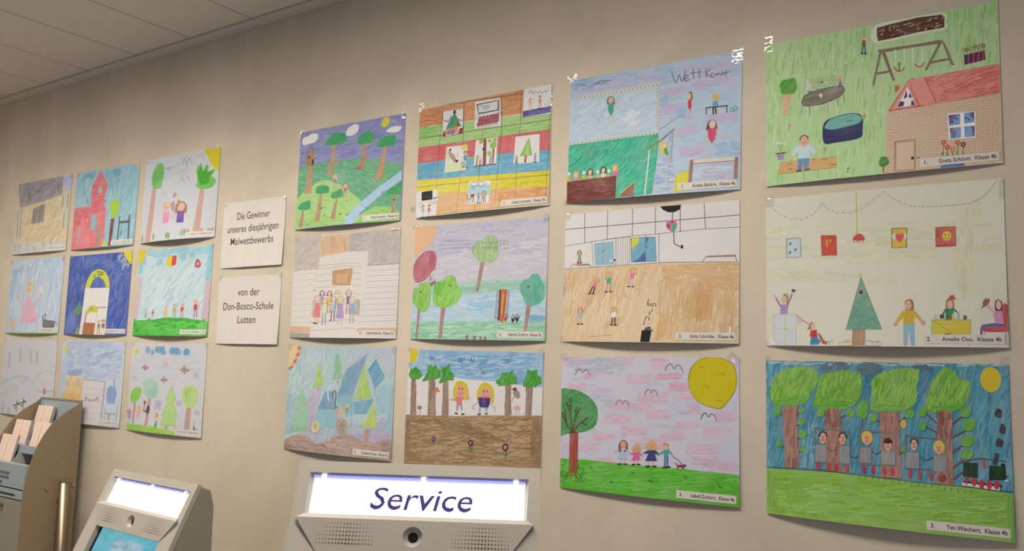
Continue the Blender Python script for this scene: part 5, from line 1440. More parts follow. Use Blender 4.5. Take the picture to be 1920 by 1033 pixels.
ART["E1"] = """F 199,201,171 0 1
P 201,143,95 0 4 -2,1 341,0 339.5,60 -1,47
H 185,110,56 50 22 4 -8 8 -2,2.5 82.5,4 79.5,50.5 -1,47
H 209,159,116 90 22 4 -8 10 82.5,2 341.5,2 338.5,58 159,51 84,44
H 192,129,78 40 20 4 0 10 273,3 333,2 334.5,57.5 274.5,50
P 156,203,127 0 4 -2,48.5 419,68.5 418.5,113.5 -0.5,102.5
H 103,179,61 50 20 4 -6 8 -1,48.5 77,50.5 76,82 -1,77.5
H 131,195,88 60 24 4 -8 8 214.5,88.5 417,89 417.5,110 214.5,99.5
H 167,210,144 70 24 4 -8 8 85.5,81.5 417,82 417.5,103 86,93
P 201,93,103 0 4 -1.5,104 192.5,107.5 267.5,108.5 418.5,111.5 419,162 269,153.5 116,149 -1,148
H 189,65,78 50 20 4 -6 8 -1.5,108 96,109.5 93,150 -1,148
H 206,114,129 40 24 3.5 85 8 267.5,110 315,111.5 316,155.5 269,153.5
H 205,110,118 26 24 3.5 85 8 385.5,112.5 418,112.5 419,160 386.5,157.5
P 93,168,205 0 4 -1,148 116,150 269,153.5 419,162 419,211.5 270.5,210.5 1,192
H 68,151,193 60 22 4 -4 10 1.5,152.5 88,153 90,194.5 3,189.5
H 120,186,217 120 24 4 -5 14 89,172 419,168.5 420,210 90,194.5
P 214,207,44 0 4 0,195 419.5,213.5 419,252.5 2,234
H 205,196,20 60 24 4 -5 8 270.5,210.5 419.5,215 419,254.5 271.5,246
H 221,217,110 70 24 4 -5 8 1.5,200 271,214 271.5,246 2.5,230.5
P 215,174,129 0 4 2,234 419,251.5 418,291.5 1.5,294.5
H 211,137,65 80 26 4 -6 8 272,253.5 417,252.5 415.5,284.5 273,285.5
H 221,188,150 70 26 4 -5 10 82,242 272,253.5 273,292.5 84,294
C 94,93,80 0.9 153.5,2 151.5,105.5 151,215.5 148,296
C 94,93,80 0.9 82.5,2 74,95 72,222
C 94,93,80 0.9 273,1.5 274,111 269.5,178.5 267.5,281
C 94,93,80 0.9 333,-0.5 329.5,115 326.5,199 325.5,279.5
C 94,93,80 0.9 216,-1 214.5,99.5 211.5,207.5 207,297
C 94,93,80 0.9 417,71.5 413.5,181.5 410.5,287.5
L 94,93,80 0.9 0.5,79.5 419,87.5
L 94,93,80 0.9 157.5,2.5 341.5,10
L 94,93,80 0.9 1,213 418.5,223.5
L 94,93,80 0.9 87,-1 153.5,4
P 219,223,227 0 0 83,16.5 151,19.5 151,85 84,85
P 219,223,227 0 0 190,8 269,10.5 273.5,82.5 188,79
P 219,223,227 0 0 340.5,-3 420,0 419,74 337,70
P 219,223,227 0 0 98.5,115 169.5,118 169,184.5 97,184
P 219,223,227 0 0 195,110.5 263.5,109.5 263.5,179.5 192.5,178.5
P 219,223,227 0 0 317.5,116.5 389,119 389.5,189 316,186
P 219,223,227 0 0 182,217 251.5,220 249,277.5 178,276.5
P 219,223,227 0 0 0.5,223.5 78.5,227.5 78.5,295.5 1.5,296.5
P 73,149,78 60 3 122,24 146.5,66 92,68.5
P 46,143,133 60 2 112,36.5 122,31 113,59.5 95,62.5
P 142,77,63 0 3 131,47 140,63 127,65
B 50,60,56 0 1 116.5,25.5 122,18.5 128,26.5 122,29
P 199,132,97 0 3 95.5,70 131.5,62 138,81.5 90.5,82.5
C 73,124,189 3 86.5,40.5 100.5,46.5 112,33.5
C 73,124,189 3 128.5,43 147.5,51.5
P 142,49,61 0 2 83.5,75.5 92,67.5 94,84.5 84.5,85.5
P 142,49,61 0 2 139,70.5 150.5,70 150,85 137,86
E 139,115,171 20 3 104,76 6.2,6.8
E 199,143,133 20 3 104,68.5 3.8,3.0
E 121,102,171 20 3 117.5,78 6.2,6.7
E 199,143,133 20 3 117,70.5 3.8,3.0
E 199,174,159 20 3 131.5,80 6.1,6.7
E 199,143,133 20 3 131,72.5 3.8,3.0
L 121,77,80 0.8 83,16.5 151,19.5 151,85 84,85 83,16.5
P 62,71,86 0 1 194,15 265,14.5 265.5,41.5 200.5,42.5
P 209,218,225 0 0 198,18 261.5,16.5 261,39 202,39
E 178,186,193 20 3 225,28 12.6,6.6
L 79,83,86 1.4 203.5,23 213,22.5
P 174,99,120 0 5 200,53.5 266,47 266.5,70.5 200.5,73.5
E 155,73,90 0 2 206.5,51.5 5.0,3.7
L 139,60,78 2 204,54 204,59
L 139,60,78 2 209.5,55 209.5,60
E 155,73,90 0 2 217.5,51.5 5.0,3.7
L 139,60,78 2 215,54 215,59.5
L 139,60,78 2 220.5,55 220.5,60
E 155,73,90 0 2 228.5,52 4.9,3.7
L 139,60,78 2 226,54.5 226.5,59.5
L 139,60,78 2 231.5,55 231.5,60.5
E 155,73,90 0 2 240,52 4.9,3.6
L 139,60,78 2 237,54.5 237.5,59.5
L 139,60,78 2 242.5,55.5 242.5,60.5
E 155,73,90 0 2 250.5,52.5 4.9,3.6
L 139,60,78 2 248,55 248.5,60
L 139,60,78 2 253.5,55.5 253.5,60.5
E 155,73,90 0 2 261.5,52.5 4.9,3.6
L 139,60,78 2 259,55 259.5,60
L 139,60,78 2 264.5,56 264.5,61
E 155,73,90 0 2 204,60 5.0,3.7
L 139,60,78 2 201.5,62.5 201.5,67.5
L 139,60,78 2 207,63.5 207,68.5
E 155,73,90 0 2 215,60 5.0,3.7
L 139,60,78 2 212.5,62.5 213,68
L 139,60,78 2 218,63.5 218,68.5
E 155,73,90 0 2 226.5,60.5 4.9,3.7
L 139,60,78 2 223.5,63 224,68
L 139,60,78 2 229,63.5 229,68.5
E 155,73,90 0 2 237.5,60.5 4.9,3.6
L 139,60,78 2 235,63 235,68
L 139,60,78 2 240,64 240.5,69
E 155,73,90 0 2 248.5,60.5 4.9,3.6
L 139,60,78 2 246,63 246,68
L 139,60,78 2 251,64 251,69
E 155,73,90 0 2 259.5,61 4.9,3.6
L 139,60,78 2 256.5,63.5 257,68.5
L 139,60,78 2 262,64 262,69
E 155,73,90 0 2 201.5,68.5 5.0,3.7
L 139,60,78 2 199,71 199,76
L 139,60,78 2 204.5,71.5 204.5,77
E 155,73,90 0 2 213,68.5 5.0,3.7
L 139,60,78 2 210,71 210.5,76
L 139,60,78 2 215.5,72 216,77
E 155,73,90 0 2 224,68.5 4.9,3.7
L 139,60,78 2 221.5,71 221.5,76.5
L 139,60,78 2 226.5,72 227,77
E 155,73,90 0 2 235,69 4.9,3.6
L 139,60,78 2 232.5,71.5 232.5,76.5
L 139,60,78 2 237.5,72 238,77
E 155,73,90 0 2 246,69 4.9,3.6
L 139,60,78 2 243.5,71.5 243.5,76.5
L 139,60,78 2 248.5,72 249,77.5
E 155,73,90 0 2 257,69 4.9,3.6
L 139,60,78 2 254.5,71.5 254.5,76.5
L 139,60,78 2 259.5,72.5 260,77.5
L 73,60,69 1.4 188.5,55.5 201.5,42.5
L 73,60,69 1.4 262,40.5 272.5,51.5
P 73,77,159 0 4 338.5,54.5 418.5,54.5 418,70 337,70.5
L 221,180,157 1.6 356,33 351,39
L 221,180,157 1.6 361.5,34 367,41.5
L 214,182,165 2.2 357,41 356.5,54
L 214,182,165 2.2 361,41.5 362,54.5
P 214,182,165 80 3 355.5,32.5 362,33.5 362.5,42.5 355.5,41.5
E 221,180,157 0 1 358.5,29 3.4,3.4
E 68,60,61 0 0 357.5,28.5 0.5,0.5
E 68,60,61 0 0 360,29 0.5,0.5
C 159,62,61 0.7 357.5,30 358.5,31 360,30.5
E 89,73,65 80 3 387.5,26 4.9,3.8
L 221,180,157 1.6 384.5,32 379,36.5
L 221,180,157 1.6 390.5,33 396.5,39
L 199,143,122 2.2 385.5,40.5 385,54.5
L 57,50,52 2.2 386.5,55 382.5,54.5
L 199,143,122 2.2 390,41 391,55.5
L 57,50,52 2.2 390,55.5 394,56
P 199,143,122 80 3 384,30.5 391,32 391.5,42 384,41
E 221,180,157 0 1 387.5,27.5 3.8,3.8
E 68,60,61 0 0 386,26.5 0.5,0.5
E 68,60,61 0 0 389,27 0.5,0.5
C 159,62,61 0.7 386,28 387.5,29 389,28.5
C 84,88,92 1.3 355,11 362.5,8 366.5,15 374.5,11 381,16.5 387,12 393.5,18 401.5,13.5 406.5,18 412,10.5
C 84,88,92 1.3 358,8 354,13
C 118,123,128 1 358,29.5 362.5,26.5 368.5,33
L 137,143,148 1 402,43.5 403.5,56
L 137,143,148 1 412,39.5 413,55.5
P 205,223,186 0 3 99,162 168,162.5 169,184 98,183.5
E 214,207,80 0 2 159,123 11.1,7.4
L 118,123,128 1.2 103.5,125 107,155.5
L 118,123,128 1.2 139,131.5 137,148
P 183,143,133 40 3 105,127 125,137 137.5,159 128,160 111.5,145
E 121,77,65 20 3 111.5,124.5 4.3,4.5
P 57,54,61 0 1 130.5,152.5 143.5,156 140,160 133,162
E 89,66,61 80 3 163,138 6.9,5.0
L 221,180,157 1.6 159,146 151,154.5
L 221,180,157 1.6 167.5,147 176,157.5
L 73,159,194 2.2 160.5,157.5 160,176.5
L 57,50,52 2.2 161.5,176.5 156,176
L 73,159,194 2.2 166.5,158 168.5,177.5
L 57,50,52 2.2 166.5,177 172,178
P 62,157,189 80 3 158,144.5 168,146 169,159.5 158.5,158
E 221,180,157 0 1 163,140 5.3,5.0
E 68,60,61 0 0 161,138.5 0.8,0.7
E 68,60,61 0 0 165,139 0.8,0.7
C 159,62,61 0.7 161,141 163,142.5 165,141.5
L 84,88,92 1.6 152.5,159 157.5,175.5
C 101,106,110 1.2 162.5,170 161,174.5 156.5,176 152,173.5 149.5,168.5 151.5,164 156,162.5 160.5,165 162.5,170 161,174.5
P 121,54,52 85 3 219.5,110 229,110.5 231.5,178 221,179
P 137,60,58 85 2 250,136.5 255.5,136.5 254.5,176.5 250.5,176
P 137,60,58 85 2 200.5,155.5 204,156 204,176 200,176
E 142,190,80 20 3 212.5,115.5 7.2,6.1
E 142,190,80 20 3 239.5,117 6.2,5.3
E 142,190,80 20 3 251,130 10.6,9.1
E 142,190,80 20 3 255.5,116 6.2,5.3
E 142,190,80 20 3 240,149.5 7.1,6.1
E 142,190,80 20 3 203,154.5 5.4,4.6
E 199,168,80 80 3 212,159 3.0,2.2
L 221,180,157 1.6 210.5,162.5 207,166.5
L 221,180,157 1.6 214,163 217.5,167.5
L 137,93,63 2.2 211,167.5 211,176
L 57,50,52 2.2 211.5,176 209,175.5
L 137,93,63 2.2 214,168 214.5,176
L 57,50,52 2.2 214,176 216,176.5
P 199,132,63 80 3 210,162 214.5,162.5 214.5,168.5 210,168
E 221,180,157 0 1 212,160 2.3,2.2
E 73,60,52 80 3 245,158 3.5,2.6
L 221,180,157 1.6 242.5,162 238.5,166.5
L 221,180,157 1.6 247,163 251.5,168.5
L 73,126,189 2.2 243.5,168 243,178
L 57,50,52 2.2 244,178 241,178
L 73,126,189 2.2 246.5,168.5 247.5,178.5
L 57,50,52 2.2 246.5,178.5 249.5,179
P 73,157,189 80 3 242.5,161.5 247.5,162 248,169 242.5,168.5
E 221,180,157 0 1 245,159 2.7,2.6
E 68,60,61 0 0 243.5,158.5 0.4,0.4
E 68,60,61 0 0 246,158.5 0.4,0.4
C 159,62,61 0.7 243.5,159.5 245,160.5 246,160
L 121,54,52 2.2 194,178 263,179
E 42,33,35 20 3 220.5,135.5 3.6,3.6
P 133,190,80 70 3 358,126 368.5,169 334,168
P 163,207,114 70 3 358,126 359,168 346.5,168.5
L 89,126,56 1.2 358,126 368.5,169 334,168 358,126
P 153,77,56 0 3 347.5,168.5 354,167.5 355,179 347,179
E 199,168,80 80 3 324,166 3.2,2.4
L 221,180,157 1.6 322,170 318,170.5
L 221,180,157 1.6 326,170.5 330,172
L 89,77,73 2.2 322.5,175.5 322.5,184.5
L 57,50,52 2.2 323,185 320.5,184.5
L 89,77,73 2.2 325.5,175.5 326.5,185
L 57,50,52 2.2 325.5,185 328,185.5
P 163,143,80 80 3 321.5,169 326.5,169.5 326.5,176.5 321.5,175.5
E 221,180,157 0 1 324,167 2.5,2.4
E 68,60,61 0 0 323,166.5 0.4,0.3
E 68,60,61 0 0 325,166.5 0.4,0.3
C 159,62,61 0.7 323,167.5 324,168 325,167.5
E 73,60,52 80 3 378,167.5 3.4,2.6
L 221,180,157 1.6 375.5,171.5 372,172.5
L 221,180,157 1.6 380,172 384,174
L 62,124,180 2.2 376.5,177.5 376,187.5
L 57,50,52 2.2 377,187.5 374.5,187.5
L 62,124,180 2.2 379.5,178 380.5,188
L 57,50,52 2.2 379.5,188 382.5,188.5
P 73,149,197 80 3 375.5,171 380.5,171.5 380.5,178.5 375.5,178
E 221,180,157 0 1 378,168.5 2.6,2.6
E 68,60,61 0 0 377,168 0.4,0.4
E 68,60,61 0 0 379,168 0.4,0.4
C 159,62,61 0.7 377,169 378,170 379,169.5
E 105,54,44 80 3 350,172 2.1,1.6
L 221,180,157 1.6 348.5,174.5 346,177.5
L 221,180,157 1.6 351.5,175 354,178
L 105,60,52 2.2 349,178 349,184.5
L 57,50,52 2.2 349.5,184.5 347.5,184
L 105,60,52 2.2 351,178.5 351.5,184.5
L 57,50,52 2.2 351,184.5 352.5,185
P 159,77,65 80 3 348.5,174 351.5,174.5 351.5,179 348.5,178.5
E 221,180,157 0 1 350,172.5 1.6,1.6
P 167,207,227 0 3 181.5,227 250.5,230.5 249.5,258 179.5,257
C 118,123,128 1.3 212.5,226.5 210.5,229.5 204,231 196.5,230.5 190,227.5 187.5,224 190,220.5 196,219.5 203.5,220 210,223 212.5,226.5 210.5,229.5
C 118,123,128 1.3 232.5,228.5 230.5,232 224.5,234 217.5,233 212,230 209.5,226 211.5,222.5 217,221 224.5,221.5 230,224.5 232.5,228.5 230.5,232
C 101,106,110 1.2 188,237.5 194.5,231 199,239 205.5,231.5
P 183,54,51 0 1 190.5,251 202.5,251 202,259 190.5,259
C 89,54,44 1.6 238.5,254.5 237.5,259 234,261.5 230,261 226.5,258 225.5,253 226.5,248.5 229.5,246 234,246.5 237,249.5 238.5,254.5 237.5,259
L 89,54,44 1.8 191.5,259 189,274.5
L 89,54,44 1.8 196.5,259.5 198,275
L 89,54,44 1.8 201,259.5 204.5,274
L 89,54,44 1.8 228.5,261.5 225,277.5
L 89,54,44 1.8 232,262 233.5,277.5
L 89,54,44 1.8 235.5,261 239,275.5
L 89,54,44 1.8 179.5,251.5 183,274
L 89,54,44 1.8 183,262.5 189.5,262
E 89,66,61 80 3 216,252.5 4.1,3.0
L 221,180,157 1.6 213.5,257 209,262.5
L 221,180,157 1.6 219,257.5 224,264
L 73,141,189 2.2 214.5,264 214,275.5
L 57,50,52 2.2 215.5,275.5 212,275.5
L 73,141,189 2.2 218.5,264.5 219.5,276
L 57,50,52 2.2 218.5,276 221.5,276.5
P 73,149,197 80 3 213,256.5 219,257 219.5,265 213.5,264.5
E 221,180,157 0 1 216,253.5 3.2,3.0
E 68,60,61 0 0 215,253 0.4,0.4
E 68,60,61 0 0 217.5,253 0.4,0.4
C 159,62,61 0.7 215,254.5 216,255 217.5,254.5
E 214,165,80 20 3 232,253.5 4.4,5.7
P 36,36,34 0 1 20,227.5 59.5,227 61,252 21,251.5
L 36,36,34 2.5 63.5,249.5 76.5,248
C 118,123,128 1.2 75.5,260.5 74.5,263.5 71,264.5 67.5,263 66,259.5 67.5,256.5 71,255.5 74,257.5 75.5,260.5 74.5,263.5
L 118,123,128 0.8 67,260 75,260.5
E 67,71,73 80 3 28,267 5.3,3.7
L 221,180,157 1.6 25,273 19,279.5
L 221,180,157 1.6 31.5,273.5 38,281.5
L 183,201,210 2.2 26,281.5 26,296
L 57,50,52 2.2 27.5,296 23,295.5
L 183,201,210 2.2 31,282 32.5,296.5
L 57,50,52 2.2 31,296 35.5,296.5
P 142,182,199 80 3 24.5,272 32,272.5 32.5,283 24.5,282
E 221,180,157 0 1 28,268.5 4.1,3.7
E 68,60,61 0 0 26.5,267.5 0.6,0.5
E 68,60,61 0 0 29.5,268 0.6,0.5
C 159,62,61 0.7 26.5,269.5 28,270.5 30,270
E 101,106,110 80 3 50.5,267.5 5.3,3.8
L 221,180,157 1.6 47.5,273.5 41.5,280.5
L 221,180,157 1.6 54.5,274.5 61,282
L 199,190,186 2.2 49,282.5 48.5,296.5
L 57,50,52 2.2 50,296.5 45.5,296.5
L 199,190,186 2.2 53.5,282.5 55,297
L 57,50,52 2.2 54,297 58,297.5
P 174,110,97 80 3 47,272.5 55,273.5 55.5,283.5 47,283
E 221,180,157 0 1 51,269 4.1,3.8
E 68,60,61 0 0 49,268 0.6,0.5
E 68,60,61 0 0 52.5,268.5 0.6,0.5
C 159,62,61 0.7 49,270 51,271 52.5,270.5
C 101,106,110 1.2 26.5,263.5 24.5,267.5 20,268.5 15,266.5 13,262.5 14.5,258.5 19.5,257 24.5,259.5 26.5,263.5 24.5,267.5
C 101,106,110 1.2 61,263 59.5,266.5 55.5,267.5 51.5,266 49.5,262 51,258.5 55,257 59,259 61,263 59.5,266.5"""
